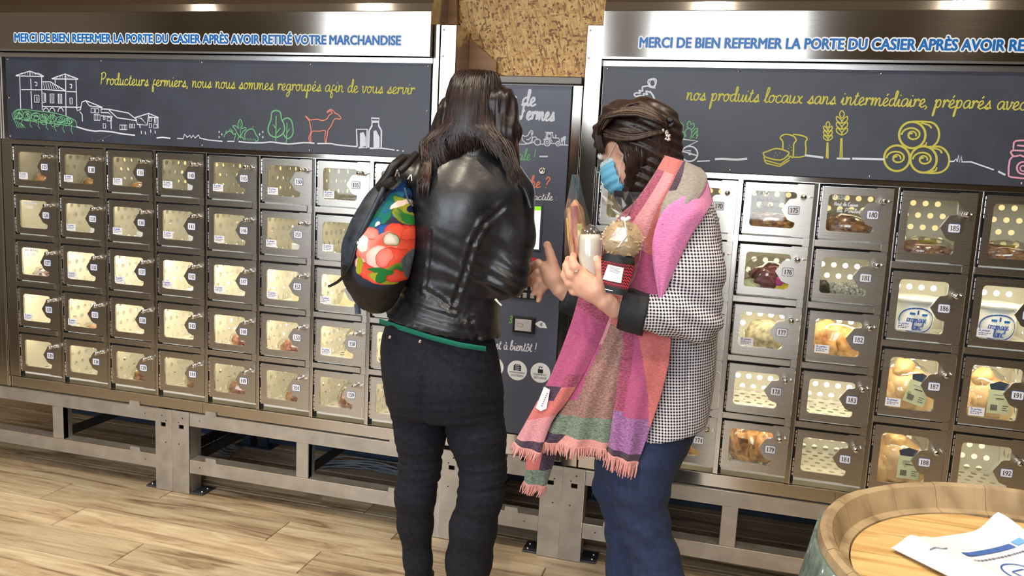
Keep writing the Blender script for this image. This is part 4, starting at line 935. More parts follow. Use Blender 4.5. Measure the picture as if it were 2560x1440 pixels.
def cell(num):
    if num < 165: c, r_ = divmod(num-125, 5); return (c, -.008-RP*r_, False)
    if num < 185: c, r_ = divmod(num-165, 5); return (10.55+c, -.008-RP*r_, False)
    c, r_ = divmod(num-185, 4); return (14.55+c, -.12-1.0638*r_, True)
def floor_z(num): c, z, t = cell(num); return z-(.50 if t else .39)+.028
def film(mb_v, c, r, seed, parent, wr=.12):
    b = MB(); lump(b, c, r, .15, 1.4, seed, -.8, 0, 0, 3, wr); part('bag_film', b, M['film'], parent)
def good(num, name, label, cat, builder, group=None):
    c, z, t = cell(num); b = MB(); mats = builder(b, c, floor_z(num)); o = solo(name, b, mats, (c-.1, .4, floor_z(num)), label+' behind door %d' % num, cat, group); ORG[o.name] = (c-.1, .4, floor_z(num)); return o
def meat(num, dx, y, r, m1, m2, label, seed, rot=.3, filmy=True, cat='meat'):
    def bl(b, c, z):
        for q in range(3): lump(b, (c+dx+(q-1)*r[0]*.45, y+.06*(q % 2), z+.03*q*r[2]), (r[0]*.62, r[1]*.8, r[2]*(1-.12*q)), .35, 2.0, seed+q, -.8, rot+q*.5, 0, 3, .10, 1)
        return [m1, m2]
    o = good(num, 'meat_pack', label, cat, bl, 'packed meat in the lockers'); c, z, t = cell(num)
    if filmy: film(None, (c+dx, y, floor_z(num)), (min(r[0]*1.3, .37), r[1]*1.2, min(r[2]*1.25, .36)), seed, o)
    return o
G_ = 'packed meat in the lockers'
meat(127, -.25, .35, (.30, .2, .12), M['ham'], M['paperw'], 'dark red sliced meat pack', 1)
for n_, s_ in ((139, 2), (144, 3), (149, 4), (154, 5), (159, 6)): meat(n_, (-.20, -.16, -.28, -.13, -.18)[s_-2], .32, (.16+.035*(s_ % 3), .14, .13 if s_ < 6 else .2), M['cured'], M['brownm'] if s_ != 6 else M['gold'], ['thin red cured meat pack', 'small red cured meat pack', 'wide red cured meat pack', 'brown and red cured meat pack', 'crumpled red cured meat pack'][s_-2], s_, cat='meat')
meat(148, -.16, .30, (.24, .15, .13), M['cured'], M['brownm'], 'reddish brown meat pack', 8); meat(153, -.15, .30, (.27, .15, .14), M['brownm'], M['cured'], 'brown meat pack', 9)
meat(133, -.25, .45, (.26, .2, .05), M['orange'], M['brownm'], 'flat orange brown meat pack', 10)
meat(130, -.28, .45, (.24, .2, .12), M['orange'], M['gold'], 'orange brown food pack', 11); meat(135, -.26, .42, (.22, .2, .11), M['orange'], M['paperw'], 'orange food pack with white paper', 12)
meat(125, -.30, .42, (.24, .2, .14), M['orange'], M['brownm'], 'brownish food pack', 13)
meat(175, -.24, .42, (.32, .2, .17), M['brownm'], M['gold'], 'long brown chicken leg pack', 14, 0); meat(180, -.22, .42, (.36, .2, .18), M['brownm'], M['ham'], 'pinkish brown chicken leg pack', 15, 0)
meat(182, -.22, .45, (.34, .28, .30), M['gold'], M['chicken'], 'golden wrapped poultry piece', 16, .2); meat(179, -.22, .45, (.33, .25, .36), M['gold'], M['brownm'], 'shiny golden vacuum packed meat', 17, .1)
meat(174, -.15, .40, (.22, .2, .25), M['gold'], M['brownm'], 'golden brown packed meat piece', 18)
meat(185, -.20, .45, (.36, .25, .14), M['ham'], M['brownm'], 'stack of dark ham slices', 19, 0); meat(189, -.22, .45, (.34, .25, .15), M['ham'], M['brownm'], 'dark ham slices with yellow card', 20, 0)
for n_ in (185, 189):
    c, z, t = cell(n_); b = MB(); fz = floor_z(n_); b.add([(c-.45, .85, fz+.04), (c-.05, .9, fz+.04), (c-.0, .86, fz+.26), (c-.38, .84, fz+.24), (c-.45, .86, fz+.04), (c-.05, .91, fz+.04), (c-.0, .87, fz+.255), (c-.38, .85, fz+.235)], [(0,1,2,3),(7,6,5,4),(0,4,5,1),(1,5,6,2),(2,6,7,3),(3,7,4,0)])
    solo('price_card', b, M['yellowp'], (c, .7, fz), 'yellow card standing behind the ham in %s' % ('locker 185' if n_ == 185 else 'the top locker at the right edge'), 'card')
# paper and carton goods
def carton(num, dx, y, w_, d_, h_, label, blue=True, tilt=0):
    def bl(b, c, z):
        b.cbox(c+dx, c+dx+w_, y, y+d_, z, z+h_, .02)
        if blue: b.ribbon([(c+dx+w_*.15, z+h_*.3), (c+dx+w_*.5, z+h_*.7), (c+dx+w_*.85, z+h_*.35)], h_*.18, y-.003, mi=1)
        return [M['paperw'], M['bluep']]
    return good(num, 'carton', label, 'carton', bl, 'white cartons in the lockers')
carton(125, -.13, .22, .12, .2, .22, 'small blue and white carton'); carton(135, -.17, .22, .13, .2, .24, 'small white carton with blue print')
carton(131, -.36, .30, .34, .3, .16, 'flat white carton', False); carton(136, -.40, .32, .42, .3, .16, 'long flat white carton', False); carton(141, -.32, .30, .33, .3, .17, 'white carton leaning right', False)
carton(140, -.28, .24, .26, .25, .26, 'white carton in a pale bag', False); carton(145, -.10, .18, .15, .2, .30, 'white carton with blue stripe'); carton(132, -.30, .40, .26, .3, .2, 'cream carton', False)
carton(142, -.30, .25, .36, .35, .10, 'thin white packet', False); carton(128, -.28, .35, .26, .3, .10, 'low white packet', False); carton(151, -.30, .28, .34, .28, .18, 'white folded paper packet', False); carton(137, -.17, .28, .14, .2, .12, 'small cream packet', False)
def wedge(num, dx, y, w_, h_, label):
    def bl(b, c, z):
        x0, x1 = c+dx, c+dx+w_; b.add([(x0,y,z),(x1,y,z),(x1,y+.35,z),(x0,y+.35,z),(x0+w_*.25,y+.05,z+h_),(x1-w_*.12,y+.05,z+h_*.8),(x1-w_*.1,y+.3,z+h_*.8),(x0+w_*.25,y+.3,z+h_)], [(0,1,5,4),(1,2,6,5),(2,3,7,6),(3,0,4,7),(4,5,6,7),(3,2,1,0)])
        lump(b, ((x0+x1)/2, y+.17, z), (w_*.62, .22, h_*.62), .2, 2, num, -.9, 0, 1, 3, .15)
        return [M['cheese'], M['film']]
    return good(num, 'cheese_block', label, 'cheese', bl, 'pale cheese blocks in the lockers')
wedge(152, -.30, .26, .30, .42, 'cream cheese block in clear wrap'); wedge(158, -.30, .30, .28, .46, 'tall pale cheese piece in a clear bag'); wedge(157, -.42, .26, .46, .30, 'long wrapped pale cheese')
def clamshell(b, c, z):
    b.cbox(c-.42, c+.02, .22, .52, z, z+.10, .02); b.cbox(c-.40, c+.0, .24, .50, z+.10, z+.17, .02); return [M['film']]
good(155, 'clear_box', 'empty looking clear plastic box', 'box', clamshell)
def b146(b, c, z): b.cbox(c-.14, c+.0, .2, .4, z, z+.22, .01); return [M['cheese']]
good(146, 'cheese_block', 'small beige cheese block', 'cheese', b146, 'pale cheese blocks in the lockers')
# 176 sweets bag, 177 rind cheese, 181 sausage
def b176(b, c, z):
    lump(b, (c-.24, .42, z), (.27, .22, .24), .35, 2.2, 5, -.6, 0, 0, 4, .3); lump(b, (c-.48, .30, z), (.16, .15, .12), .3, 2, 6, -.7, 0, 1); lump(b, (c-.02, .26, z), (.13, .1, .10), .3, 2, 7, -.7, 0, 3); lump(b, (c-.08, .24, z+.12), (.06, .05, .09), .3, 2, 8, -.7, .4, 2); return [M['maroon'], M['greenp'], M['magenta'], M['yellowp']]
o = good(176, 'sweets_bag', 'maroon, pink and yellow wrapped bag', 'bag', b176); c, z, t = cell(176); film(None, (c-.24, .38, floor_z(176)), (.34, .26, .30), 21, o)
def b177(b, c, z): lump(b, (c-.20, .50, z), (.27, .26, .25), .12, 1.6, 4, -.8, 0, 0, 4, .06); b.tube(smooth_line([(c-.22,.16,z+.06),(c-.12,.14,z+.10),(c-.05,.16,z+.03),(c+.0,.18,z+.05)], 4), .02, 6, mi=1); return [M['rind'], M['black']]
good(177, 'rind_cheese', 'round grey rind cheese', 'cheese', b177)
def b181(b, c, z):
    pts = smooth_line([(c-.40,.42,z+.12),(c-.2,.40,z+.14),(c+.0,.42,z+.12),(c+.16,.45,z+.1)], 5); b.tube(pts, [.07]+[.10]*(len(pts)-2)+[.05], 12); lump(b, (c-.50, .38, z), (.12, .1, .15), .4, 2, 3, -.7, 0, 1); return [M['speck'], M['black']]
good(181, 'dry_sausage', 'grey speckled dry sausage with black netting', 'sausage', b181)
# tubs of fresh cheese
M['tub'] = mat('tub_plastic', srgb(226, 232, 236), .35)
for n_ in (186, 190):
    c, z, t = cell(n_); fz = floor_z(n_); X, Y = c-.26, .48
    T = thing('cheese_tub', (X, Y, fz), 'white fresh cheese tub with blue oval print, %s' % ('behind door 186' if n_ == 186 else 'at the right edge, right of door 186'), 'tub', 'fresh cheese tubs')
    b = MB(); b.lathe((X, Y, fz), 'z', [(.23, 0), (.245, .02), (.285, .50), (.275, .50)], 32); part('pot', b, M['tub'], T)
    b = MB(); b.lathe((X, Y, fz+.49), 'z', [(.275, 0), (.31, .0), (.315, .05), (.30, .06), (.28, .045), (.01, .045)], 32); part('lid', b, M['tub'], T)
    b = MB()                                               # oval print wrapped on the pot
    def wrap(pts, wd, mi=0):
        out = []; P_ = [(X+(.268+.0)*math.sin(a), Y-(.27)*math.cos(a), fz+zz) for a, zz in pts]
        for i in range(len(P_)-1):
            p, q = Vector(P_[i]), Vector(P_[i+1]); tdir = (q-p).normalized(); n = Vector((p.x-X, p.y-Y, 0)).normalized(); s_ = tdir.cross(n).normalized()*wd/2; k_ = n*.012
            b.add([p-s_+k_, p+s_+k_, q+s_+k_, q-s_+k_], [(0,1,2,3)], mi)
    wrap([(.0+.85*math.cos(t_), .25+.17*math.sin(t_)) for t_ in [k_*2*PI/26 for k_ in range(27)]], .018)
    for ch_i, (txt, zz, w_) in enumerate((('fromage', .22, .95), ('blanc', .12, .6))):
        cx = 0
        for ch in txt:
            adv, ss = G[ch]
            for s_ in ss: wrap([(-w_/2+(cx+p[0])*w_/(len(txt)*.95), zz+p[1]*.055) for p in smooth_line(s_, 3)], .011, 0)
            cx += adv
    wrap([(-.35, .34), (-.1, .34)], .03, 1); wrap([(.2, .33), (.5, .33)], .03, 1); wrap([(.02, .33), (.02, .39)], .02, 0)
    part('oval_print', b, [M['bluep'], M['blue_vinyl']], T)
# whole chickens in bags with a tag
for n_, hgt, lb in ((187, .62, 'whole chicken in a clear bag, tag hanging right,'), (191, .60, 'whole chicken in a clear bag, upright tag,'), (188, .66, 'narrow whole chicken in a gathered golden bag')):
    c, z, t = cell(n_); fz = floor_z(n_); X, Y = c-.25, .55
    T = thing('bagged_chicken', (X, Y, fz), lb+' behind door %d' % n_, 'chicken', 'whole chickens in the lockers')
    b = MB(); lump(b, (X, Y, fz), (.34, .32, hgt*.58), .16, 1.4, n_, -.75, 0, 0, 4)
    for q in (-1, 1): lump(b, (X+q*.20, Y-.18, fz+.02), (.13, .16, .22), .2, 2, n_+q, -.8, q*.4, 0); lump(b, (X+q*.27, Y-.02, fz+.25), (.09, .14, .16), .2, 2, n_+q*2, -.8, q*.3, 0)
    lump(b, (X-.05, Y-.1, fz+hgt*.72), (.14, .14, .16), .3, 2, n_, -.8, 0, 0)
    part('carcass', b, M['chicken'], T)
    b = MB(); lump(b, (X, Y-.02, fz), (.345, .35, hgt*.62), .15, 1.5, n_+5, -.8, 0, 0, 4, .14); part('bag_film', b, M['film'], T)
    a = .25 if n_ == 187 else 0; ca, sa = math.cos(a), math.sin(a); tx, tz, yy = (X+.10, fz+.36, Y-.405)
    P_ = lambda u, v: (tx+u*ca+v*sa, yy+.10*max(0, v), tz-u*sa+v*ca)
    b = MB(); b.add([P_(-.14,-.2), P_(.14,-.2), P_(.14,.12), P_(-.14,.12)], [(0,1,2,3)]); q_ = lambda u0, u1, v0, v1, mi: b.add([tuple(np.array(P_(u, v))-np.array((0,.004,0))) for u, v in ((u0,v0),(u1,v0),(u1,v1),(u0,v1))], [(0,1,2,3)], mi)
    for k_ in range(7): q_(-.10+k_*.012, -.093+k_*.012, -.16, -.08, 1)
    for k_ in range(3): q_(.04, .11-.02*(k_ % 2), -.15+k_*.03, -.142+k_*.03, 1)
    q_(-.05, .05, .0, .012, 1); q_(-.08, .09, .05, .058, 2)
    b.add([P_(-.12,.12), P_(.12,.12), P_(.16,.20), P_(-.02,.24), P_(-.14,.19)], [(0,1,2,3,4)], 3)
    part('paper_tag', b, [M['tagp'], M['ink'], M['ink_grey'], M['blue_metal']], T)
# ================================================================ SIGNED-DISTANCE MODELLING for people
def surface_nets(F, lo, step):
    """mesh of the zero level of the array F (negative inside)"""
    nx, ny, nz = F.shape; S = F < 0
    cs = np.zeros((nx-1, ny-1, nz-1, 3)); cn = np.zeros((nx-1, ny-1, nz-1))
    for ax in range(3):
        for a in (0, 1):
            for b_ in (0, 1):
                sl0 = [None]*3; sl1 = [None]*3; o = [i for i in range(3) if i != ax]
                sl0[ax] = slice(0, -1); sl1[ax] = slice(1, None)
                for k, v in zip(o, (a, b_)): sl0[k] = sl1[k] = slice(v, (-1 if v == 0 else None))
                f0, f1 = F[tuple(sl0)], F[tuple(sl1)]; c = (f0 < 0) != (f1 < 0)
                with np.errstate(divide='ignore', invalid='ignore'): t = np.where(c, f0/(f0-f1), 0)
                cn += c; cs[..., ax] += t*c; cs[..., o[0]] += a*c; cs[..., o[1]] += b_*c
    act = cn > 0; idx = -np.ones(act.shape, int); idx[act] = np.arange(act.sum())
    I = np.argwhere(act); V = (I+cs[act]/cn[act][:, None])*step+np.array(lo)
    quads = []
    for ax in range(3):
        o = [i for i in range(3) if i != ax]; sl0 = [slice(1, -1)]*3; sl1 = [slice(1, -1)]*3; sl0[ax] = slice(0, -1); sl1[ax] = slice(1, None)
        s0, s1 = S[tuple(sl0)], S[tuple(sl1)]; E = np.argwhere(s0 != s1)
        if not len(E): continue
        base = E.copy(); base[:, o[0]] += 1; base[:, o[1]] += 1; flip = s0[tuple(E.T)]
        def g(d0, d1): q = base.copy(); q[:, o[0]] -= d0; q[:, o[1]] -= d1; return idx[q[:, 0], q[:, 1], q[:, 2]]
        q = np.stack([g(1, 1), g(0, 1), g(0, 0), g(1, 0)], 1)
        if ax == 1: q = q[:, ::-1]
        q = np.where(flip[:, None], q, q[:, ::-1]); quads.append(q)
    return V, np.concatenate(quads)
def smin(a, b, k): h = np.clip(.5+.5*(b-a)/k, 0, 1); return b*(1-h)+a*h-k*h*(1-h)
def cone(P, a, b, ra, rb):
    a, b = np.array(a, np.float32), np.array(b, np.float32); ab = b-a; t = np.clip(((P-a)@ab)/(ab@ab), 0, 1)
    return np.linalg.norm(P-a-t[..., None]*ab, axis=-1)-(ra+(rb-ra)*t)
def ell(P, c, r, R=None):
    q = P-np.array(c, np.float32)
    if R is not None: q = q@np.array(R, np.float32)
    r = np.array(r, np.float32); k = np.linalg.norm(q/r, axis=-1); k2 = np.linalg.norm(q/(r*r), axis=-1)+1e-9
    return k*(k-1)/k2
def chain(P, pts, k=.08):
    d = None
    for (a, ra), (b_, rb) in zip(pts[:-1], pts[1:]): e = cone(P, a, b_, ra, rb); d = e if d is None else smin(d, e, k)
    return d
def slabchain(P, pts, k=.1):
    """loft of elliptical sections: (centre, half width x, half depth y) stacked in z"""
    z = np.array([p[0][2] for p in pts]); o = np.argsort(z); z = z[o]
    pc = smooth_line([(pts[i][0][2], pts[i][0][0], pts[i][0][1], pts[i][1], pts[i][2]) for i in o], 8) if len(o) > 2 else [(pts[i][0][2], pts[i][0][0], pts[i][0][1], pts[i][1], pts[i][2]) for i in o]; pc = np.array(pc); zz = np.maximum.accumulate(pc[:, 0])
    g = lambda f: np.interp(P[..., 2], zz, np.array([f(((q[1], q[2], q[0]), q[3], q[4])) for q in pc]))
    cx, cy, rx, ry = g(lambda p: p[0][0]), g(lambda p: p[0][1]), g(lambda p: p[1]), g(lambda p: p[2])
    x, y = (P[..., 0]-cx)/rx, (P[..., 1]-cy)/ry; k_ = np.sqrt(x*x+y*y); d = (k_-1)*np.minimum(rx, ry)*np.where(k_ > 1, 1.0, 1.0)
    e = np.maximum(z[0]-P[..., 2], P[..., 2]-z[-1]); r_ = .08
    return np.minimum(np.maximum(d+r_, e+r_), 0)+np.sqrt(np.maximum(d+r_, 0)**2+np.maximum(e+r_, 0)**2)-r_
def grid(lo, hi, step):
    ax = [np.arange(lo[i], hi[i]+step, step, dtype=np.float32) for i in range(3)]
    return np.stack(np.meshgrid(*ax, indexing='ij'), -1)
def sdf_obj(name, fn, lo, hi, step, mats, parent, disp=None, matfn=None, extra=None):
    P = grid(lo, hi, step); F = fn(P)
    V, Q = surface_nets(F, lo, step)
    if disp is not None:
        F2 = None; n = np.zeros_like(V)
        a, b_, c = V[Q[:, 0]], V[Q[:, 1]], V[Q[:, 2]]; fn_ = np.cross(b_-a, c-a)
        for j in range(4): np.add.at(n, Q[:, j], fn_)
        n /= np.linalg.norm(n, axis=1)[:, None]+1e-9; V = V+n*disp(V)[:, None]
    mb = MB(); mb.v = [tuple(v) for v in V]; mb.f = [tuple(int(i) for i in q) for q in Q]
    mi = matfn(V[Q].mean(1)) if matfn else np.zeros(len(Q), int)
    mb.m = [int(i) for i in mi]; mb.s = [True]*len(Q)
    if extra: extra(mb)
    return part(name, mb, mats, parent)
def vnoise(V, f, seed=0):
    """cheap smooth noise from sines"""
    x, y, z = V[:, 0]*f, V[:, 1]*f, V[:, 2]*f; s = seed*1.7
    return (np.sin(x*1.3+1.7*np.sin(y*.9+s)+s)+np.sin(y*1.7+1.3*np.sin(z*1.1-s)+2*s)+np.sin(z*1.1+1.9*np.sin(x*.7+s)+.5*s))/3
def A(x, y, Y): return np.array(at(x, y, Y))
def rp(x, y, Y, w_): """half width in units of w_ pixels at that place"""; p = A(x, y, Y); return w_*float((p-CP)@CF)/FPX
def strands(n, path, r, seed, mb=None, sides=4, mi=0, smooth=2):
    """hair locks: path(u, random) -> list of points"""
    rn = random.Random(seed); mb = mb or MB()
    for i in range(n):
        pts = path(i/n, rn)
        if smooth: pts = smooth_line([tuple(p) for p in pts], smooth)
        k = len(pts); rr = r*rn.uniform(.6, 1.3)
        mb.tube(pts, [rr*(.55+.9*math.sin(PI*min(1, j/(k-1)*1.02+.02))**.6) if j < k-1 else rr*.15 for j in range(k)], sides, cap=False, mi=mi if not isinstance(mi, tuple) else rn.choice(mi))
    return mb
M['skin'] = mat('skin', srgb(226, 176, 152), .5, 0, .4, Subsurface_Weight=.15, Subsurface_Radius=(.01, .004, .002)) if False else mat('skin', srgb(224, 172, 148), .48, 0, .4)
noise_col(M['skin'], [(.3, srgb(216, 160, 136)), (.7, srgb(232, 186, 162))], ns=25, detail=3)
def hair_mat(name, a, b_): 
    m = mat(name, a, .38, 0, .45); noise_col(m, [(.35, a), (.7, b_)], (30, 30, 2), ns=6, detail=3); B(m).inputs['Anisotropic'].default_value = .6; return m
M['hair1'] = hair_mat('dark_brown_hair', srgb(24, 17, 17), srgb(46, 32, 30)); M['hair1b'] = hair_mat('reddish_hair', srgb(50, 30, 27), srgb(74, 46, 40))
M['hair2'] = hair_mat('brown_hair', srgb(36, 24, 22), srgb(62, 44, 36)); M['hair2b'] = hair_mat('light_brown_hair', srgb(84, 62, 46), srgb(116, 88, 64))
M['leather'] = mat('black_leather', srgb(26, 27, 32), .33, 0, .6)
noise_col(M['leather'], [(.3, srgb(20, 21, 26)), (.7, srgb(34, 35, 41))], ns=30, detail=6, bump=.25, rough=(.24, .44), bs=60)
M['jeans'] = mat('black_jeans', srgb(34, 34, 42), .85, 0, .3); noise_col(M['jeans'], [(.35, srgb(20, 21, 31)), (.7, srgb(31, 31, 42))], ns=90, detail=3, bump=.2)
M['teal'] = mat('teal_shirt', srgb(10, 120, 100), .7)
M['boot'] = mat('black_boot', srgb(22, 22, 25), .45)

# ================================================================ WOMAN IN THE LEATHER JACKET (seen from behind)
Y1 = -2.75
w1 = thing('person', tuple(A(1130, 1500, Y1)[:2])+(FZ,), 'person in black leather jacket and black jeans with long dark hair, seen from behind', 'person')
HIP, WA, CH, SHc = A(1098, 905, Y1), A(1128, 730, Y1), A(1150, 560, Y1), A(1160, 440, Y1)
Lh, Rh = A(1040, 985, Y1), A(1178, 990, Y1); Lk, Rk = A(1050, 1170, Y1-.05), A(1203, 1190, Y1-.05); La, Ra = A(1048, 1420, Y1+.05), A(1172, 1440, Y1-.1)
La = np.array([La[0], La[1], FZ+.36]) if False else La
def to_floor(p, dz=.34): d = CP-p; return p
SHl, SHr = A(1010, 440, Y1), A(1292, 480, Y1); ELr = A(1268, 690, Y1-.05); HAr = A(1258, 664, Y1+.85); ELl = A(985, 640, Y1+.15); HAl = A(1060, 690, Y1+.9)
NE, HD = A(1192, 372, Y1+.1), A(1198, 298, Y1+.22)
def toe(a, dx, dy): return np.array([a[0]+dx, a[1]+dy, FZ+.10])
LaF, RaF = np.array([La[0], La[1]+.02, FZ+.42]), np.array([Ra[0]-.02, Ra[1]+.05, FZ+.42])
def body1(P):
    d = slabchain(P, [(HIP, rp(1098, 905, Y1, 110), .42), (WA, rp(1128, 730, Y1, 100), .42), (CH, rp(1150, 560, Y1, 115), .46), (SHc, rp(1160, 440, Y1, 105), .38)])
    for a, b_, c, f in ((Lh, Lk, LaF, 1), (Rh, Rk, RaF, 1)): d = smin(d, chain(P, [(a, .28), (b_, .13), (c, .10), (np.array([c[0], c[1], FZ+.16]), .14), (toe(c, -.02, .55), .10)]), .12)
    d = smin(d, chain(P, [(SHr-np.array((.1,0,.1)), .16), (ELr, .11), (HAr, .09)]), .12); d = smin(d, chain(P, [(SHl+np.array((.1,0,-.1)), .16), (ELl, .11), (HAl, .09)]), .12)
    for h, s_ in ((HAr, 1), (HAl, -1)):      # hands: palm, four fingers and a thumb
        d = smin(d, chain(P, [(h, .09), (h+np.array((0, .30, .02)), .10)]), .05)
        for k in range(4): q = h+np.array(((k-1.5)*.065, .34, .02)); d = smin(d, chain(P, [(q, .042), (q+np.array((0, .16+.02*(k in (1, 2)), -.02)), .036), (q+np.array((0, .27+.03*(k in (1, 2)), -.10)), .03)], .02), .02)
        q = h+np.array((-s_*.08, .12, .0)); d = smin(d, chain(P, [(q, .05), (q+np.array((-s_*.08, .14, .01)), .042), (q+np.array((-s_*.09, .25, -.02)), .034)], .02), .03)
    d = smin(d, cone(P, SHc+np.array((.12, 0, 0)), NE, .24, .20), .1); d = smin(d, cone(P, NE, HD, .20, .22), .06)
    d = smin(d, ell(P, HD+np.array((0, .02, .05)), (.31, .38, .40)), .08); d = smin(d, ell(P, HD+np.array((0, .18, -.16)), (.22, .24, .26)), .06)
    f = HD+np.array((0, .39, -.04)); d = smin(d, cone(P, f+np.array((0, -.02, .06)), f+np.array((0, .08, -.07)), .035, .055), .03)   # nose
    for s_ in (-1, 1): d = smin(d, ell(P, HD+np.array((s_*.32, .03, -.02)), (.035, .075, .11)), .02); d = np.maximum(d, -ell(P, f+np.array((s_*.13, -.01, .05)), (.06, .04, .03)))+0
    d = smin(d, ell(P, f+np.array((0, -.02, -.17)), (.09, .04, .025)), .015)
    return d
lo = np.array((min(Lk[0], SHl[0], La[0])-.7, Y1-.8, FZ-.02)); hi = np.array((SHr[0]+.5, Y1+1.6, HD[2]+.6))
sdf_obj('body', body1, lo, hi, .032, M['skin'], w1)
# jeans: outline follows the legs, creased behind the knees and calves
def legs1(P):
    hp = slabchain(P, [(A(1098, 800, Y1), rp(1100, 800, Y1, 132), .50), (A(1097, 870, Y1), rp(1100, 870, Y1, 150), .56), (A(1105, 950, Y1), rp(1100, 950, Y1, 152), .62), (A(1112, 1035, Y1), rp(1100, 1035, Y1, 142), .52)])
    lc = [(A(1040, 980, Y1+.02), 76), (A(1050, 1090, Y1), 60), (A(1050, 1168, Y1-.02), 49), (A(1038, 1240, Y1-.08), 47.5), (A(1037, 1310, Y1-.04), 42), (A(1045, 1400, Y1+.03), 33), (A(1048, 1450, Y1+.05), 31)]
    rc = [(A(1180, 985, Y1+.02), 80), (A(1192, 1090, Y1), 70), (A(1207, 1175, Y1-.02), 55), (A(1202, 1240, Y1-.08), 53), (A(1182, 1320, Y1-.06), 56), (A(1172, 1400, Y1), 55), (A(1168, 1470, Y1), 50)]
    d = hp
    for c in (lc, rc):
        pts = [(p, r_*float((p-CP)@CF)/FPX) for p, r_ in c]; d = smin(d, chain(P, pts, .10), .05)
    cut = cone(P, A(1106, 1085, Y1-.9), A(1106, 1085, Y1+.9), .02, .02); d = np.maximum(d, -(cut-.0)) if False else d
    gx = A(1096, 960, Y1); t = np.exp(-((P[..., 2]-gx[2])/.35)**2)
    return d+ .05*np.exp(-((P[..., 0]-gx[0]-.02)/.035)**2)*t*(P[..., 1] < Y1)
kz = [A(1050, y, Y1)[2] for y in (1120, 1172, 1195, 1020, 1040)]
def crease1(V):
    z = V[:, 2]; x = V[:, 0]; o = np.zeros(len(V))
    w_ = np.sin(z*38+x*5+2.2*np.sin(x*3.1+z*2))*.5+.5*np.sin(z*61-x*9)
    for k, a, s_ in ((kz[1], .012, .26), (kz[3], .005, .3)): o += a*w_*np.exp(-((z-k)/s_)**2)
    o += .010*vnoise(V, 5, 2)+.002*w_; o += .02*np.sin(z*70)*np.exp(-((z-(FZ+.62))/.16)**2)
    return o
j1 = sdf_obj('jeans', legs1, np.array((lo[0]-.1, Y1-1.0, FZ+.30)), np.array((hi[0], Y1+.9, A(1100, 790, Y1)[2]+.1)), .030, M['jeans'], w1, crease1)
b = MB()
for x, y in ((1050, 853), (975, 842)): p = A(x, y, Y1-.62); b.lathe(tuple(p), 'y', [(.022, 0), (.02, .015), (.004, .02)], 10)
part('rivet', b, M['chrome'], j1)
for c, sg in ((LaF, 1), (RaF, -1)):
    def boot(P, c=c): return smin(chain(P, [(c+np.array((0, 0, .35)), .19), (c, .19), (np.array([c[0], c[1], FZ+.22]), .20)], .05), chain(P, [(np.array([c[0], c[1]-.04, FZ+.17]), .17), (toe(c, -.02*sg, .62), .14)], .05), .08)
    o = sdf_obj('boot', lambda P: np.maximum(boot(P), FZ+.0-P[..., 2]+.002), np.array((c[0]-.4, c[1]-.4, FZ-.02)), np.array((c[0]+.4, c[1]+1.0, FZ+1.0)), .028, M['boot'], w1, lambda V: .008*np.sin(V[:, 2]*55)*(V[:, 2] > FZ+.4))
# jacket
def jacket1(P):
    tz = [(A(1100, 845, Y1), 155, .62), (A(1104, 800, Y1), 150, .58), (A(1125, 735, Y1), 126, .50), (A(1140, 660, Y1), 128, .52), (A(1150, 560, Y1), 138, .56), (A(1160, 480, Y1), 142, .52), (A(1170, 425, Y1+.02), 118, .42), (A(1185, 385, Y1+.05), 72, .34)]
    d = slabchain(P, [(c, r_*float((c-CP)@CF)/FPX, dy) for c, r_, dy in tz])
    d = smin(d, chain(P, [(SHr+np.array((-.06, 0, -.04)), .27), (A(1282, 590, Y1-.02), .245), (ELr+np.array((.0, 0, 0)), .235), (HAr, .17)], .1), .16)
    d = smin(d, chain(P, [(SHl+np.array((.06, 0, 0)), .26), (ELl, .22), (HAl, .17)], .1), .16)
    d = smin(d, cone(P, A(1110, 410, Y1), A(1250, 430, Y1), .22, .22), .15)
    # collar
    col = np.abs(ell(P, A(1195, 372, Y1+.06), (.33, .34, .5)))-.028; col = np.maximum(col, P[..., 2]-A(1195, 350, Y1)[2]-.45*(P[..., 0]-A(1195, 350, Y1)[0])*-1*.35); col = np.maximum(col, A(1195, 410, Y1)[2]-P[..., 2])
    d = smin(d, col, .04)
    # slanted hem, open underneath
    h0, h1 = A(945, 800, Y1-.6), A(1255, 882, Y1-.6); hem = h0[2]+(P[..., 0]-h0[0])*(h1[2]-h0[2])/(h1[0]-h0[0])
    body_ = P[..., 1] < HAr[1]+.02
    return np.maximum(d, np.where(P[..., 2] < ELr[2]-.32, hem-P[..., 2], -1))
def seamline(V, pts, r=.02, depth=.012):
    o = np.zeros(len(V))
    for a, b_ in zip(pts[:-1], pts[1:]):
        ab = b_-a; q = V[:, [0, 2]]-a[[0, 2]]; d2 = ab[[0, 2]]; t = np.clip(q@d2/(d2@d2), 0, 1); dd = np.linalg.norm(q-t[:, None]*d2, axis=1)
        o -= depth*np.exp(-(dd/r)**2); o += depth*.7*np.exp(-((dd-r*2.4)/r)**2)*(1+.5*np.sin(t*np.linalg.norm(d2)*130))
    return o*(V[:, 1] < Y1+.1)
Yb = Y1-.5
S1 = [A(*p, Yb) for p in ((1245, 520), (1205, 560), (1180, 610), (1160, 680), (1145, 720), (1132, 760))]
S2 = [A(*p, Yb) for p in ((1080, 580), (1072, 660), (1062, 725))]
S3 = [A(*p, Yb) for p in ((1062, 725), (1095, 745), (1130, 775), (1170, 805), (1185, 850), (1180, 870))]
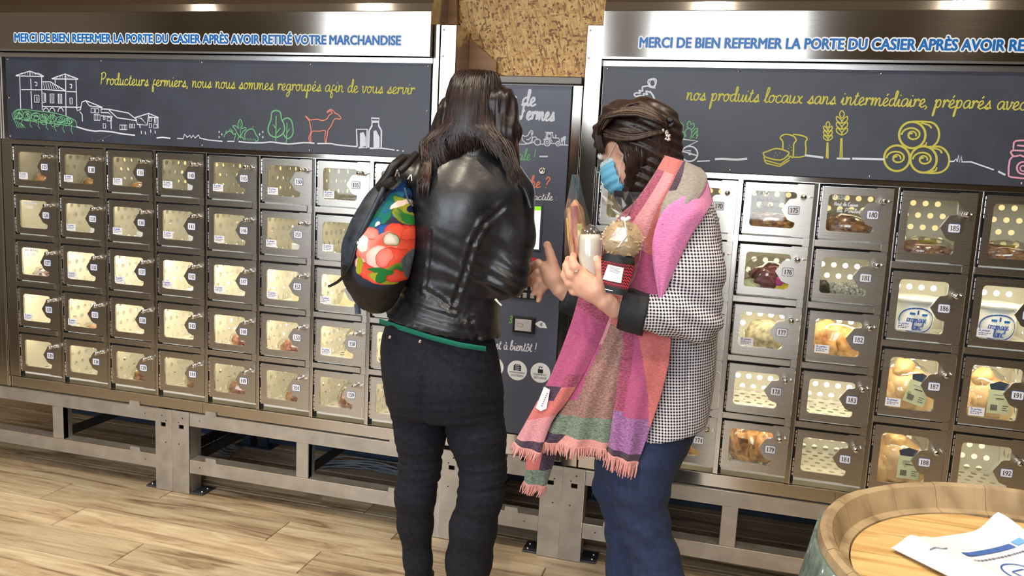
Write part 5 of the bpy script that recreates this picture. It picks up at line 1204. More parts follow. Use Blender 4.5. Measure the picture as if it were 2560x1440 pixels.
def jcrease(V):
    z, x = V[:, 2], V[:, 0]; o = seamline(V, S1)+seamline(V, S2, .014, .008)+seamline(V, S3)
    zb0, zb1 = A(1060, 740, Yb), A(1180, 800, Yb)
    band = (z < zb0[2]+(x-zb0[0])*(zb1[2]-zb0[2])/(zb1[0]-zb0[0])-.02)*(V[:, 1] < Y1+.1)*(x < A(1183, 850, Yb)[0])
    o += band*.013*np.abs(np.sin((z+(x-zb0[0])*.20)*PI/.105))
    wz = A(1150, 690, Yb)[2]; o += .005*np.sin((z+x*.45+.1*vnoise(V,5,4))*34+2*np.sin(x*4))*np.exp(-((z-wz)/.4)**2)+.007*vnoise(V, 5, 1)+.003*vnoise(V, 13, 2)
    ex = A(1270, 690, Y1); r_ = np.exp(-((z-ex[2])/.35)**2-((x-ex[0])/.35)**2); o += .009*r_*np.sin(z*34+x*12+2*np.sin(x*6))
    return o
jk = sdf_obj('leather_jacket', jacket1, np.array((lo[0]-.1, Y1-1.0, A(1255, 890, Y1-.6)[2]-.1)), np.array((hi[0]+.2, Y1+1.5, A(1195, 330, Y1)[2]+.1)), .024, M['leather'], w1, jcrease)
b = MB(); p0, p1 = A(1238, 748, Y1-.38), A(1254, 764, Y1-.38); b.tube([tuple(p0), tuple(p1)], .022, 6); part('zip_pull', b, M['chrome'], jk)
b = MB(); a, c = A(1314, 478, Y1-.2), A(1328, 520, Y1-.2); b.tube(smooth_line([tuple(A(1300, 455, Y1-.22)), tuple(a), tuple(c)], 4), .03, 6); part('shoulder_strap', b, M['leather'], jk)
# green shirt hem showing under the jacket
b = MB(); hp_ = [(948, 806), (1010, 826), (1080, 848), (1150, 866), (1215, 876)]; top = [A(x, y-10, Y1-.57+.50*abs((x-1095)/155)**4) for x, y in hp_]; bot = [A(x, y+3, Y1-.57+.50*abs((x-1095)/155)**4) for x, y in hp_]
n = len(top); vs = [tuple(p) for p in top+bot]+[tuple(p+np.array((0,.03,0))) for p in top+bot]; b.add(vs, [(n+i, n+i+1, i+1, i) for i in range(n-1)]+[(3*n+i, n+i, n+i+1, 3*n+i+1)[::-1] for i in range(n-1)], 0, True); part('shirt_hem', b, M['teal'], w1)
# long hair
def hairbase1(P):
    d = ell(P, HD+np.array((.0, -.04, .07)), (.35, .41, .40)); d = smin(d, ell(P, A(1168, 318, Y1+.08), (.36, .27, .40)), .2)
    d = smin(d, chain(P, [(A(1250, 260, Y1), .20), (A(1268, 330, Y1-.05), .15), (A(1274, 400, Y1-.1), .09)], .1), .12)
    d = smin(d, chain(P, [(A(1140, 300, Y1), .22), (A(1112, 345, Y1-.05), .16), (A(1090, 385, Y1-.12), .07)], .1), .12)
    return d
hb = sdf_obj('hair', hairbase1, np.array((A(1060, 300, Y1)[0]-.3, Y1-.7, A(1200, 470, Y1)[2]-.1)), np.array((A(1330, 300, Y1)[0]+.3, Y1+.9, HD[2]+.7)), .028, M['hair1'], w1, lambda V: .012*np.sin(V[:, 0]*70+V[:, 2]*9+3*np.sin(V[:, 2]*3)))
def path1(u, rn):
    a = -1.15+2.3*rn.random()                     # across the back of the head, left to right
    crown = HD+np.array((rn.uniform(-.05, .12), -.05+rn.uniform(-.1, .1), .52)); s_ = math.sin(a); c_ = math.cos(a)
    e1 = HD+np.array((.36*s_, -.54*c_+.02, .25+rn.uniform(-.05, .05))); e2 = HD+np.array((.43*s_, -.57*c_+.0, -.08)); 
    ends = [(-1.15, (1062, 415)), (-.7, (1075, 440)), (-.35, (1118, 398)), (.0, (1162, 378)), (.3, (1200, 356)), (.55, (1250, 385)), (.8, (1285, 450)), (1.15, (1300, 455))]
    ex = np.interp(a, [q[0] for q in ends], [q[1][0] for q in ends]); ey = np.interp(a, [q[0] for q in ends], [q[1][1] for q in ends])+rn.uniform(-22, 16)
    e = A(ex+rn.uniform(-9, 9), ey, Y1-.29-.14*abs(s_)); m_ = (e2*.5+e*.5)+np.array((rn.uniform(-.05, .05)-(.10 if a < -.3 else 0), -.03, 0.0))
    return [crown, crown*.45+e1*.55+np.array((.04*s_, -.05, .11)), e1, e2, m_, e]
mb = strands(1000, path1, .0095, 5, mi=(0, 0, 0, 0, 0, 1))
def path1b(u, rn):                                # reddish locks down the right side, wisps on the left
    if rn.random() < .6:
        x = rn.uniform(1255, 1290); return [A(1225+rn.uniform(-15, 15), 215, Y1+.05), A(1262+rn.uniform(-8, 8), 262, Y1-.05), A(x, 330, Y1-.1), A(x+rn.uniform(-2, 10), 400, Y1-.18), A(x+rn.uniform(0, 14), 445+rn.uniform(-15, 15), Y1-.2)]
    if rn.random() < .6: return [A(1128, 262, Y1), A(1108, 300+rn.uniform(-10, 10), Y1-.05), A(1082+rn.uniform(-8, 8), 335, Y1-.12), A(1070+rn.uniform(-6, 10), 375+rn.uniform(-10, 20), Y1-.2)]
    x = rn.uniform(1040, 1070); return [A(1105, 320, Y1-.1), A(1080, 370, Y1-.25), A(x+8, 430, Y1-.48), A(x, 480+rn.uniform(-30, 20), Y1-.52)]
strands(340, path1b, .008, 9, mb, mi=(0, 1, 1)); strands(60, lambda u, rn: [A(1110, 290, Y1), A(1092, 320, Y1-.05), A(1076+rn.uniform(-5, 5), 345, Y1-.1), A(1066+rn.uniform(-8, 6), 365+rn.uniform(0, 20), Y1-.1)], .006, 4, mb)
part('hair_strands', mb, [M['hair1'], M['hair1b']], hb)['kind'] = 'stuff'
# ================================================================ FLOWERED BACKPACK on the left shoulder
def bp_base(P):
    ax = [(A(985, 455, -3.15), 30), (A(975, 510, -3.2), 52), (A(960, 570, -3.25), 74), (A(945, 630, -3.3), 82), (A(938, 690, -3.3), 74), (A(940, 735, -3.28), 48)]
    return chain(P, [(p, r_*float((p-CP)@CF)/FPX) for p, r_ in ax], .15)
def petal_tex():
    """coral flower with leaves printed on dark cloth"""
    m = mat('flower_print_cloth', srgb(52, 54, 70), .8); tc = N(m, 'ShaderNodeTexCoord'); last = None
    nz = N(m, 'ShaderNodeTexNoise'); nz.inputs['Scale'].default_value = 11; nz.inputs['Detail'].default_value = 3; L(m, tc.outputs['Object'], nz.inputs['Vector'])
    dv = N(m, 'ShaderNodeVectorMath'); dv.operation = 'MULTIPLY_ADD'; dv.inputs[1].default_value = (.05, .05, .05); L(m, nz.outputs['Color'], dv.inputs[0]); L(m, tc.outputs['Object'], dv.inputs[2])
    org = BPO
    def blob(x, y, rx, rz, rot, c1, c2, Y=-3.6, edge=.03):
        nonlocal last
        p = A(x, y, Y); c = ((p[0]-org[0])*U+.025, (p[2]-org[2])*U+.025)
        mp = N(m, 'ShaderNodeMapping'); mp.vector_type = 'TEXTURE'; s_ = U/205
        mp.inputs['Location'].default_value = (c[0], 0, c[1]); mp.inputs['Rotation'].default_value = (0, math.radians(rot), 0); mp.inputs['Scale'].default_value = (rx*s_, 100, rz*s_)
        L(m, dv.outputs[0], mp.inputs[0]); ln = N(m, 'ShaderNodeVectorMath'); ln.operation = 'LENGTH'; L(m, mp.outputs[0], ln.inputs[0])
        lt = N(m, 'ShaderNodeMapRange'); lt.inputs['From Min'].default_value = .94; lt.inputs['From Max'].default_value = 1.02; lt.inputs['To Min'].default_value = 1; lt.inputs['To Max'].default_value = 0; L(m, ln.outputs['Value'], lt.inputs[0])
        cr = N(m, 'ShaderNodeValToRGB'); e = cr.color_ramp.elements; e[0].position, e[0].color = .35, c1; e[1].position, e[1].color = .88, tuple(.45*p_+.55*q_ for p_, q_ in zip(c1, c2)); L(m, ln.outputs['Value'], cr.inputs[0])
        e2 = e.new(.93); e2.color = tuple(v*.7 for v in c2[:3])+(1,)
        mx = N(m, 'ShaderNodeMix'); mx.data_type = 'RGBA'; L(m, lt.outputs[0], mx.inputs[0])
        if last: L(m, last, mx.inputs[6])
        else: mx.inputs[6].default_value = srgb(52, 54, 70)
        L(m, cr.outputs[0], mx.inputs[7]); last = mx.outputs[2]
    co, cd, pk, wh, gr, ol, tl, bl, nv = srgb(240, 92, 70), srgb(222, 60, 50), srgb(245, 150, 140), srgb(250, 225, 215), srgb(40, 120, 60), srgb(170, 170, 50), srgb(30, 110, 105), srgb(45, 90, 160), srgb(28, 36, 84)
    for a in ((985, 500, 60, 40, 0, nv, bl), (990, 465, 28, 26, 0, bl, nv), (950, 535, 22, 30, 20, tl, gr), (938, 560, 16, 20, 0, tl, bl), (965, 505, 14, 26, 30, tl, bl), (1003, 545, 34, 14, 35, gr, ol), (995, 520, 36, 10, 40, ol, gr), (1012, 558, 20, 8, 25, gr, gr), (985, 512, 20, 6, -30, wh, wh), (1007, 525, 10, 10, 0, nv, nv), (1003, 483, 14, 7, 0, wh, pk), (942, 556, 7, 7, 30, wh, wh), (955, 575, 20, 14, 0, bl, nv),
              (925, 585, 22, 20, 0, pk, co), (912, 620, 18, 26, 0, pk, co), (985, 585, 26, 22, -20, co, cd), (1005, 590, 20, 12, -50, co, co), (1000, 625, 26, 22, 0, co, cd), (930, 625, 30, 30, 0, pk, co), (960, 610, 26, 24, 0, co, pk), (975, 650, 34, 24, 0, co, cd), (915, 605, 13, 19, -15, wh, wh), (905, 650, 16, 12, 0, wh, pk), (948, 640, 24, 24, 0, wh, pk), (962, 645, 14, 20, 10, pk, co), (972, 605, 17, 13, 20, wh, gr), (925, 675, 30, 22, 30, co, cd), (950, 695, 26, 16, 20, co, co), (985, 675, 30, 14, -20, gr, ol), (965, 695, 32, 16, 15, ol, ol), (960, 690, 12, 20, 20, gr, gr), (905, 660, 10, 22, 0, ol, ol), (985, 690, 18, 16, 0, co, cd), (955, 672, 26, 6, 10, gr, gr)): blob(*a)
    L(m, last, B(m).inputs['Base Color']); return m
BPO = tuple(A(945, 740, -3.3)); BPK = thing('backpack', BPO, 'black backpack with a big coral flower print on the shoulder of the leather jacket', 'backpack')
M['flower'] = petal_tex(); B(M['flower']).inputs['Roughness'].default_value = .9; B(M['flower']).inputs['Specular IOR Level'].default_value = .2; M['greycloth'] = gmat('grey_denim', srgb(62, 76, 88), srgb(92, 108, 118), .9, 90); M['blackcloth'] = gmat('black_nylon', srgb(26, 30, 38), srgb(48, 60, 76), .5, 40); M['bp_bottom'] = mat('black_leatherette', srgb(24, 22, 22), .5)
pz = [A(x, y, -3.6) for x, y in ((880, 660), (905, 715), (955, 725), (1000, 700), (1018, 660))]
def bmat(C):
    o = np.zeros(len(C), int); xs = [p[0] for p in pz]; zs = [p[2] for p in pz]; zb = np.interp(C[:, 0], xs, zs); o[C[:, 2] < zb] = 1
    l0, l1 = A(985, 455, -3.5), A(890, 640, -3.6); xl = l0[0]+(C[:, 2]-l0[2])*(l1[0]-l0[0])/(l1[2]-l0[2]); xl = np.maximum(xl, l1[0]); o[(C[:, 0] < xl-.02)*(C[:, 2] > l1[2]-.1)] = 2
    r0, r1 = A(1020, 560, -3.4), A(1003, 760, -3.4); xr = np.interp(C[:, 2], [r1[2], A(1015, 650, -3.4)[2], r0[2]], [r1[0]+.02, A(1010, 650, -3.4)[0], r0[0]+.15]); o[(C[:, 0] > xr)*(C[:, 2] < A(1000, 600, -3.4)[2])] = 3; return o
sdf_obj('bag_body', bp_base, np.array((A(840, 600, -3.3)[0]-.1, -3.95, A(940, 800, -3.3)[2]-.1)), np.array((A(1040, 600, -3.3)[0]+.15, -2.6, A(980, 420, -3.2)[2]+.2)), .02, [M['flower'], M['bp_bottom'], M['blackcloth'], M['greycloth']], BPK, lambda V: .008*vnoise(V, 14, 3)-.012*np.exp(-((V[:, 0]-(BPO[0]+.10+.18*(V[:, 2]-BPO[2]-1)))/.015)**2), bmat)
def pxt(pts, r, name, mt, n=8, sm=4, par=BPK):
    b = MB(); b.tube(smooth_line([tuple(A(*p)) for p in pts], sm), r, n); return part(name, b, mt, par)
pxt([(1010, 395, -3.25), (985, 415, -3.42), (970, 440, -3.45), (948, 470, -3.45)], .055, 'shoulder_strap', M['bp_bottom']); pxt([(995, 430, -3.45), (1010, 420, -3.45), (1040, 385, -3.2)], .04, 'shoulder_strap', M['bp_bottom'])
pxt([(948, 470, -3.45), (965, 462, -3.5), (985, 450, -3.52)], .05, 'top_flap', M['bp_bottom']); pxt([(868, 632, -3.6), (900, 590, -3.65), (935, 520, -3.6), (962, 465, -3.5)], .03, 'side_zip', M['blackcloth'])
pxt([(893, 610, -3.68), (878, 660, -3.72), (850, 700, -3.7), (822, 716, -3.68)], .017, 'drawcord', M['black'], 6); pxt([(1012, 470, -3.55), (1020, 500, -3.5), (1032, 515, -3.45)], .010, 'drawcord', M['greycloth'], 6)
pxt([(988, 440, -3.5), (994, 425, -3.52), (998, 441, -3.5)], .012, 'strap_ring', M['chrome'], 6); pxt([(1020, 448, -3.5), (1028, 437, -3.5), (1030, 452, -3.5)], .012, 'strap_ring', M['chrome'], 6)
pxt([(893, 760, -3.4), (895, 785, -3.4)], .035, 'loose_strap', M['greycloth'])

# ================================================================ WOMAN WITH THE SCARF
Y2 = -2.6
w2 = thing('person', tuple(A(1640, 1500, Y2)[:2])+(FZ,), 'person in houndstooth blazer, blue face mask and long pink plaid scarf, holding food', 'person')
hc = A(1583, 368, Y2); hf = np.array((-.84, .36, -.40)); hf /= np.linalg.norm(hf); hs = np.cross(hf, (0, 0, 1)); hs /= np.linalg.norm(hs); hu = np.cross(hs, hf)
if hs[1] > 0: hs = -hs; 
hu = np.array(hu); hu = hu if hu[2] > 0 else -hu
HR = np.stack([hf, hs, hu], 1)
def h_(a, b_, c): return hc+a*hf+b_*hs+c*hu
def pxr(p, r_): return r_*float((p-CP)@CF)/FPX
NYl, NYf = Y2-.66, Y2+.62          # near and far shoulder depth
def body2(P):
    d = slabchain(P, [(A(1650, 1060, Y2), .28, .40), (A(1680, 900, Y2), .30, .40), (A(1690, 700, Y2), .38, .52), (A(1695, 590, Y2), .36, .60)])
    d = smin(d, cone(P, A(1680, 560, Y2), A(1615, 450, Y2), .26, .20), .1); d = smin(d, cone(P, A(1615, 450, Y2), hc-.1*hu, .20, .2), .08)
    d = smin(d, ell(P, h_(-.03, 0, .06), (.40, .31, .35), HR), .08); d = smin(d, ell(P, h_(.16, 0, -.2), (.22, .23, .30), HR), .08)
    d = smin(d, cone(P, h_(.36, 0, .02), h_(.44, 0, -.13), .035, .05), .03); d = smin(d, ell(P, h_(.33, 0, -.25), (.05, .09, .025), HR), .02); d = smin(d, ell(P, h_(.30, 0, -.42), (.09, .10, .07), HR), .05)
    for s_ in (-1, 1): d = smin(d, ell(P, h_(-.02, s_*.30, -.03), (.07, .03, .11), HR), .02); d = np.maximum(d, -ell(P, h_(.37, s_*.13, .03), (.04, .06, .03), HR))
    for pts in (((1610, 1150, Y2-.28), (1608, 1290, Y2-.28), (1640, 1430, Y2-.25)), ((1560, 1150, Y2+.28), (1567, 1290, Y2+.28), (1580, 1430, Y2+.25))):
        q = [A(*p) for p in pts]; an = np.array([q[2][0]+.02, q[2][1], FZ+.35]); d = smin(d, chain(P, [(q[0], .22), (q[1], .14), (an, .10), (np.array([an[0], an[1], FZ+.15]), .13), (an+np.array((-.5, 0, -.24)), .10)]), .1)
    for Yq, el, wr in ((NYl, EL2, WR2), (NYf, EF2, WF2)): d = smin(d, chain(P, [(A(1700, 570, Yq), .20), (el, .16), (wr, .095)]), .1)
    return d
EL2 = A(1738, 792, NYl-.12); WR2 = A(1538, 772, NYl-.28); EF2 = A(1600, 790, NYf+.05); WF2 = A(1412, 735, Y2+.35)
lo2 = np.array((A(1280, 700, Y2)[0], Y2-1.2, FZ-.02)); hi2 = np.array((A(1830, 700, Y2)[0]+.1, Y2+1.2, hc[2]+.7))
# hands at finer resolution joined to the same mesh
Yh = NYl-.35
HW = dict(
 near=[([(WR2, .105), (A(1512, 752, Yh), .10), (A(1490, 728, Yh), .12)], .06), ([(A(1488, 725, Yh), .13), (A(1462, 706, Yh), .12), (A(1455, 690, Yh), .085)], .06), ([(A(1475, 725, Yh), .12), (A(1455, 722, Yh), .09)], .06),
       ([(A(1500, 728, Yh-.02), .075), (A(1506, 692, Yh-.08), .058), (A(1500, 668, Yh-.10), .05), (A(1493, 648, Yh-.08), .042)], .04),
       ([(A(1458, 690, Yh), .062), (A(1437, 668, Yh-.05), .052), (A(1430, 650, Yh-.0), .045), (A(1434, 640, Yh+.1), .038)], .02),
       ([(A(1450, 702, Yh), .062), (A(1427, 688, Yh-.05), .052), (A(1417, 664, Yh-.0), .045), (A(1421, 650, Yh+.1), .038)], .02),
       ([(A(1448, 715, Yh), .060), (A(1424, 708, Yh-.03), .050), (A(1412, 688, Yh+.02), .044), (A(1414, 674, Yh+.12), .037)], .02),
       ([(A(1456, 728, Yh), .055), (A(1434, 728, Yh), .045), (A(1420, 712, Yh+.05), .038), (A(1420, 700, Yh+.14), .033)], .02)],
 far=[([(WF2, .095), (A(1398, 722, Y2+.3), .095), (A(1382, 695, Y2+.28), .12)], .06), ([(A(1382, 692, Y2+.28), .12), (A(1370, 672, Y2+.28), .10)], .06),
      ([(A(1388, 690, Y2+.27), .09), (A(1380, 655, Y2+.25), .065), (A(1374, 632, Y2+.25), .055), (A(1368, 612, Y2+.25), .047)], .04),
      ([(A(1366, 668, Y2+.3), .058), (A(1346, 658, Y2+.3), .05), (A(1332, 664, Y2+.32), .042), (A(1325, 676, Y2+.34), .036)], .02),
      ([(A(1366, 682, Y2+.3), .06), (A(1344, 680, Y2+.3), .05), (A(1332, 694, Y2+.3), .043), (A(1328, 710, Y2+.32), .037)], .02),
      ([(A(1370, 694, Y2+.3), .058), (A(1350, 702, Y2+.28), .05), (A(1340, 718, Y2+.28), .042), (A(1335, 733, Y2+.28), .036)], .02),
      ([(A(1376, 704, Y2+.3), .052), (A(1360, 718, Y2+.28), .044), (A(1350, 734, Y2+.28), .038), (A(1347, 750, Y2+.28), .033)], .02)])
def hand_sdf(P, key):
    d = None
    for pts, k in HW[key]:
        e = chain(P, pts, .015); d = e if d is None else smin(d, e, k*.6)
    return d
def add_hands(mb):
    for key in HW:
        allp = np.array([p for pts, k in HW[key] for p, r_ in pts]); l_, h__ = allp.min(0)-.2, allp.max(0)+.2
        P = grid(l_, h__, .0145); V, Q = surface_nets(hand_sdf(P, key), l_, .0145); mb.add([tuple(v) for v in V], [tuple(int(i) for i in q) for q in Q], 0, True)
        for pts, k in HW[key][3 if key == 'near' else 2:]:     # nails
            a, b_ = pts[-2][0], pts[-1][0]; t = (b_-a)/np.linalg.norm(b_-a); n_ = np.array((-.2, -1, .1)); n_ = n_-t*(n_@t); n_ /= np.linalg.norm(n_); s_ = np.cross(t, n_); c = b_+n_*pts[-1][1]*.93; r_ = pts[-1][1]*.6
            mb.add([tuple(c+s_*r_*math.cos(q)+t*r_*1.3*math.sin(q)) for q in [k_*PI/5 for k_ in range(10)]], [tuple(range(10))], 1, True)
bd = sdf_obj('body', body2, lo2, hi2, .03, [M['skin'], mat('nail', srgb(236, 190, 172), .25)], w2, None, None, add_hands)
b = MB(); c = A(1441, 684, Yh-.04); ring = [c+np.array((.045*math.cos(t), .05*math.sin(t), .035*math.cos(t)+.02)) for t in [k_*.45 for k_ in range(15)]]; b.tube([tuple(p) for p in ring], .009, 6); b.lathe((c[0]-.0, c[1]-.05, c[2]+.02), 'y', [(.016, 0), (.014, .012), (.002, .016)], 8); part('ring', b, M['chrome'], w2)
# eyes
b = MB()
for s_ in (-1, 1):
    v, f = ICO[2]; c = h_(.345, s_*.13, .03); b.add([tuple(c+np.array(p)*.045) for p in v], f, 0, True); c = h_(.383, s_*.13, .028); b.add([tuple(c+np.array(p)*.018) for p in v], f, 1, True)
part('eyes', b, [M['white'], M['black']], w2)
# trousers
M['navy'] = gmat('navy_trousers', srgb(25, 39, 72), srgb(34, 50, 86), .85, 60)
def legs2(P):
    hp = slabchain(P, [(A(1660, 1050, Y2), pxr(A(1660, 1050, Y2), 88), .58), (A(1625, 1110, Y2), pxr(A(1620, 1110, Y2), 96), .64), (A(1605, 1160, Y2), pxr(A(1605, 1160, Y2), 92), .62), (A(1592, 1210, Y2), .36, .56)])
    d = hp
    for pts, Yq in ((((1612, 1140, 80), (1602, 1218, 72), (1606, 1280, 60), (1615, 1320, 57), (1636, 1382, 54), (1646, 1440, 58)), Y2-.30), (((1552, 1150, 64), (1546, 1218, 60), (1562, 1270, 52), (1568, 1324, 53), (1576, 1424, 57)), Y2+.30)):
        q = [(A(x, y, Yq), pxr(A(x, y, Yq), r_)) for x, y, r_ in pts]; e = q[-1][0]; q.append((np.array([e[0]+.06, e[1], FZ+.45]), q[-1][1]*1.05)); d = smin(d, chain(P, q, .1), .06)
    return np.maximum(d, FZ+.2-P[..., 2])
sdf_obj('trousers', legs2, np.array((A(1440, 1200, Y2)[0], Y2-1.1, FZ+.1)), np.array((A(1750, 1100, Y2)[0]+.2, Y2+1.1, A(1660, 1030, Y2)[2])), .03, M['navy'], w2, lambda V: .016*vnoise(V, 4.5, 4)+.010*np.sin(V[:, 2]*22+V[:, 0]*9+2*np.sin(V[:, 0]*5))*np.exp(-((V[:, 2]-A(1640, 1280, Y2)[2])/.7)**2))
for Yq, x in ((Y2-.28, 1648), (Y2+.28, 1580)):
    e = A(x, 1440, Yq); c = np.array([e[0]+.06, Yq, FZ+.16])
    sdf_obj('shoe', lambda P: np.maximum(chain(P, [(c, .17), (c+np.array((-.5, 0, -.05)), .13), (c+np.array((-.68, 0, -.07)), .10)], .08), FZ+.003-P[..., 2]), c-np.array((1, .4, .2)), c+np.array((.4, .4, .4)), .03, M['boot'], w2)
# blazer in a small black and white check
def check_mat():
    m = mat('houndstooth_wool', (.8,.8,.8,1), .85, 0, .2); tc = N(m, 'ShaderNodeTexCoord'); mp = N(m, 'ShaderNodeMapping'); mp.inputs['Rotation'].default_value = (0, .06, 0); mp.inputs['Scale'].default_value = (1, .35, 1); L(m, tc.outputs['Object'], mp.inputs[0])
    sp = N(m, 'ShaderNodeSeparateXYZ'); L(m, mp.outputs[0], sp.inputs[0]); ys = []
    sm = N(m, 'ShaderNodeMath'); sm.operation = 'ADD'; L(m, sp.outputs[0], sm.inputs[0]); L(m, sp.outputs[1], sm.inputs[1])
    for src in (sm.outputs[0], sp.outputs[2]):
        a = N(m, 'ShaderNodeMath'); a.operation = 'MULTIPLY'; a.inputs[1].default_value = 2*PI/.0078; L(m, src, a.inputs[0])
        s_ = N(m, 'ShaderNodeMath'); s_.operation = 'SINE'; L(m, a.outputs[0], s_.inputs[0]); ys.append(s_.outputs[0])
    mu = N(m, 'ShaderNodeMath'); mu.operation = 'ADD'; L(m, ys[0], mu.inputs[0]); L(m, ys[1], mu.inputs[1])
    cr = N(m, 'ShaderNodeValToRGB'); e = cr.color_ramp.elements; e[0].position, e[0].color = 0.30, srgb(42, 40, 52); e[1].position, e[1].color = .62, srgb(222, 216, 222)
    mr = N(m, 'ShaderNodeMapRange'); mr.inputs['From Min'].default_value = -2; mr.inputs['From Max'].default_value = 2; L(m, mu.outputs[0], mr.inputs[0]); L(m, mr.outputs[0], cr.inputs[0]); L(m, cr.outputs[0], B(m).inputs['Base Color']); return m
M['check'] = check_mat(); M['cuff'] = mat('black_cuff', srgb(24, 26, 34), .7)
def blazer(P):
    tz = [(A(1667, 1112, Y2), 90, .66), (A(1672, 1040, Y2), 98, .66), (A(1680, 950, Y2), 103, .60), (A(1686, 850, Y2), 103, .56), (A(1690, 760, Y2), 106, .60), (A(1696, 650, Y2), 108, .66), (A(1700, 570, Y2), 98, .66), (A(1700, 510, Y2), 80, .5), (A(1690, 470, Y2), 50, .3)]
    d = slabchain(P, [(c, pxr(c, r_), dy) for c, r_, dy in tz])
    d = smin(d, chain(P, [(A(1728, 570, NYl), pxr(A(1728, 570, NYl), 60)), (A(1735, 680, NYl-.1), .29), (EL2, .25), (A(1680, 782, NYl-.22), .215), (A(1612, 780, NYl-.27), .205)], .12), .12)
    d = smin(d, chain(P, [(A(1690, 570, NYf), .28), (EF2, .23), (A(1450, 748, Y2+.42), .19)], .12), .12)
    z0, z1 = A(1590, 1112, Y2-.6), A(1750, 1096, Y2-.6); hem = z0[2]+(P[..., 0]-z0[0])*(z1[2]-z0[2])/(z1[0]-z0[0])
    cx = A(1606, 780, NYl-.27)[0]; near = (P[..., 1] < Y2-.2)*(P[..., 0] < cx)*(P[..., 2] < A(1600, 700, Y2)[2])
    return np.maximum(np.maximum(d, hem-P[..., 2]), np.where(near, .2, -1))
def bcrease(V):
    e = EL2; r_ = np.exp(-(((V-e)/np.array((.45, .6, .35)))**2).sum(1)); o = .028*r_*np.sin(V[:, 2]*26+V[:, 0]*17+2*np.sin(V[:, 0]*4)); o += .014*vnoise(V, 3.5, 6)
    s_ = [A(*p, Y2-.7) for p in ((1722, 880), (1716, 980), (1722, 1095))]; t = [A(*p, Y2-.7) for p in ((1655, 885), (1730, 880))]
    for S_ in (s_,):
        for a, b_ in zip(S_[:-1], S_[1:]):
            ab = (b_-a)[[0, 2]]; q = V[:, [0, 2]]-a[[0, 2]]; tt = np.clip(q@ab/(ab@ab), 0, 1); dd = np.linalg.norm(q-tt[:, None]*ab, axis=1); o -= .012*np.exp(-(dd/.02)**2)*(V[:, 1] < Y2)
    z = t[0][2]; o -= .012*np.exp(-((V[:, 2]-z-.05*(V[:, 0]-t[0][0]))/.018)**2)*(V[:, 0] > t[0][0])*(V[:, 0] < t[1][0])*(V[:, 1] < Y2)
    return o
sdf_obj('houndstooth_blazer', blazer, np.array((A(1420, 700, Y2)[0], Y2-1.25, A(1600, 1130, Y2-.6)[2]-.1)), np.array((hi2[0]+.1, Y2+1.25, A(1690, 440, Y2)[2]+.1)), .027, M['check'], w2, bcrease)
def cuff(P, a, b_, r0, r1):
    t = (b_-a)/np.linalg.norm(b_-a); d = cone(P, a, b_, r0, r1); s_ = (P-a)@t; return np.maximum(np.maximum(d, -s_), s_-np.linalg.norm(b_-a))
ca, cb = A(1618, 785, NYl-.27), A(1552, 770, NYl-.28)
sdf_obj('cuff', lambda P: cuff(P, ca, cb, .235, .215), np.minimum(ca, cb)-.3, np.maximum(ca, cb)+.3, .02, M['cuff'], w2, lambda V: .006*vnoise(V, 12, 1))
fa, fb = A(1455, 758, Y2+.42), A(1408, 742, Y2+.33)
sdf_obj('cuff', lambda P: cuff(P, fa, fb, .21, .17), np.minimum(fa, fb)-.3, np.maximum(fa, fb)+.3, .02, M['cuff'], w2, lambda V: .006*vnoise(V, 12, 2))
# dark top at the neck
sdf_obj('dark_top', lambda P: np.maximum(cone(P, A(1660, 560, Y2-.05), A(1590, 475, Y2-.1), .34, .25), P[..., 2]-A(1590, 478, Y2)[2]), A(1660, 620, Y2)-np.array((1.2, .8, .2)), A(1660, 440, Y2)+np.array((.7, .8, .2)), .035, M['cuff'], w2)
# face mask with its elastic
M['mask'] = mat('blue_mask', srgb(110, 185, 220), .7); M['mask_w'] = mat('mask_lining', srgb(205, 225, 232), .7)
def maskf(P):
    e = ell(P, h_(.18, 0, -.22), (.27, .27, .30), HR); q = (P-hc); a, c_ = q@hf, q@hu; s_ = q@hs
    return np.maximum(np.maximum(np.abs(e)-.014, .14-a+.25*np.abs(s_)*0), np.maximum(c_+.06, -.48-c_))
sdf_obj('face_mask', maskf, hc-np.array((.9, .8, .9)), hc+np.array((.5, .8, .3)), .017, [M['mask'], M['mask_w']], w2, lambda V: .006*np.sin(((V-hc)@hu)*75), lambda C: (((C-hc)@hu) > -.11).astype(int))
b = MB()
for s_ in (-1, 1):
    b.tube([tuple(h_(.22, s_*.26, -.08)), tuple(h_(.1, s_*.31, -.02)), tuple(h_(-.02, s_*.34, .05))], .0045, 5); b.tube([tuple(h_(.16, s_*.27, -.38)), tuple(h_(.06, s_*.31, -.22)), tuple(h_(-.05, s_*.34, -.10))], .0045, 5)
part('mask_elastic', b, M['white'], w2)
# hair, half tied back
def hair2(P):
    d = ell(P, h_(-.10, 0, .12), (.46, .38, .38), HR)
    d = smin(d, chain(P, [(A(1622, 350, Y2-.05), .36), (A(1628, 400, Y2-.05), .32), (A(1612, 455, Y2-.08), .25), (A(1592, 492, Y2-.1), .15)], .1), .12)
    d = smin(d, chain(P, [(A(1540, 300, Y2-.05), .20), (A(1506, 330, Y2-.08), .10), (A(1497, 362, Y2-.05), .05)], .06), .10)
    d = smin(d, chain(P, [(A(1562, 330, Y2-.25), .14), (A(1582, 395, Y2-.3), .10), (A(1590, 455, Y2-.25), .09)], .06), .08)
    face = ell(P, A(1528, 425, Y2-.2), (.17, .6, .30)); return np.maximum(d, -face)
hb2 = sdf_obj('hair', hair2, hc-np.array((.9, .9, 1.0)), hc+np.array((1.0, .9, .8)), .024, M['hair2'], w2, lambda V: .010*np.sin(V[:, 2]*60+V[:, 0]*16+3*np.sin(V[:, 0]*4)))
Ys = Y2-.42
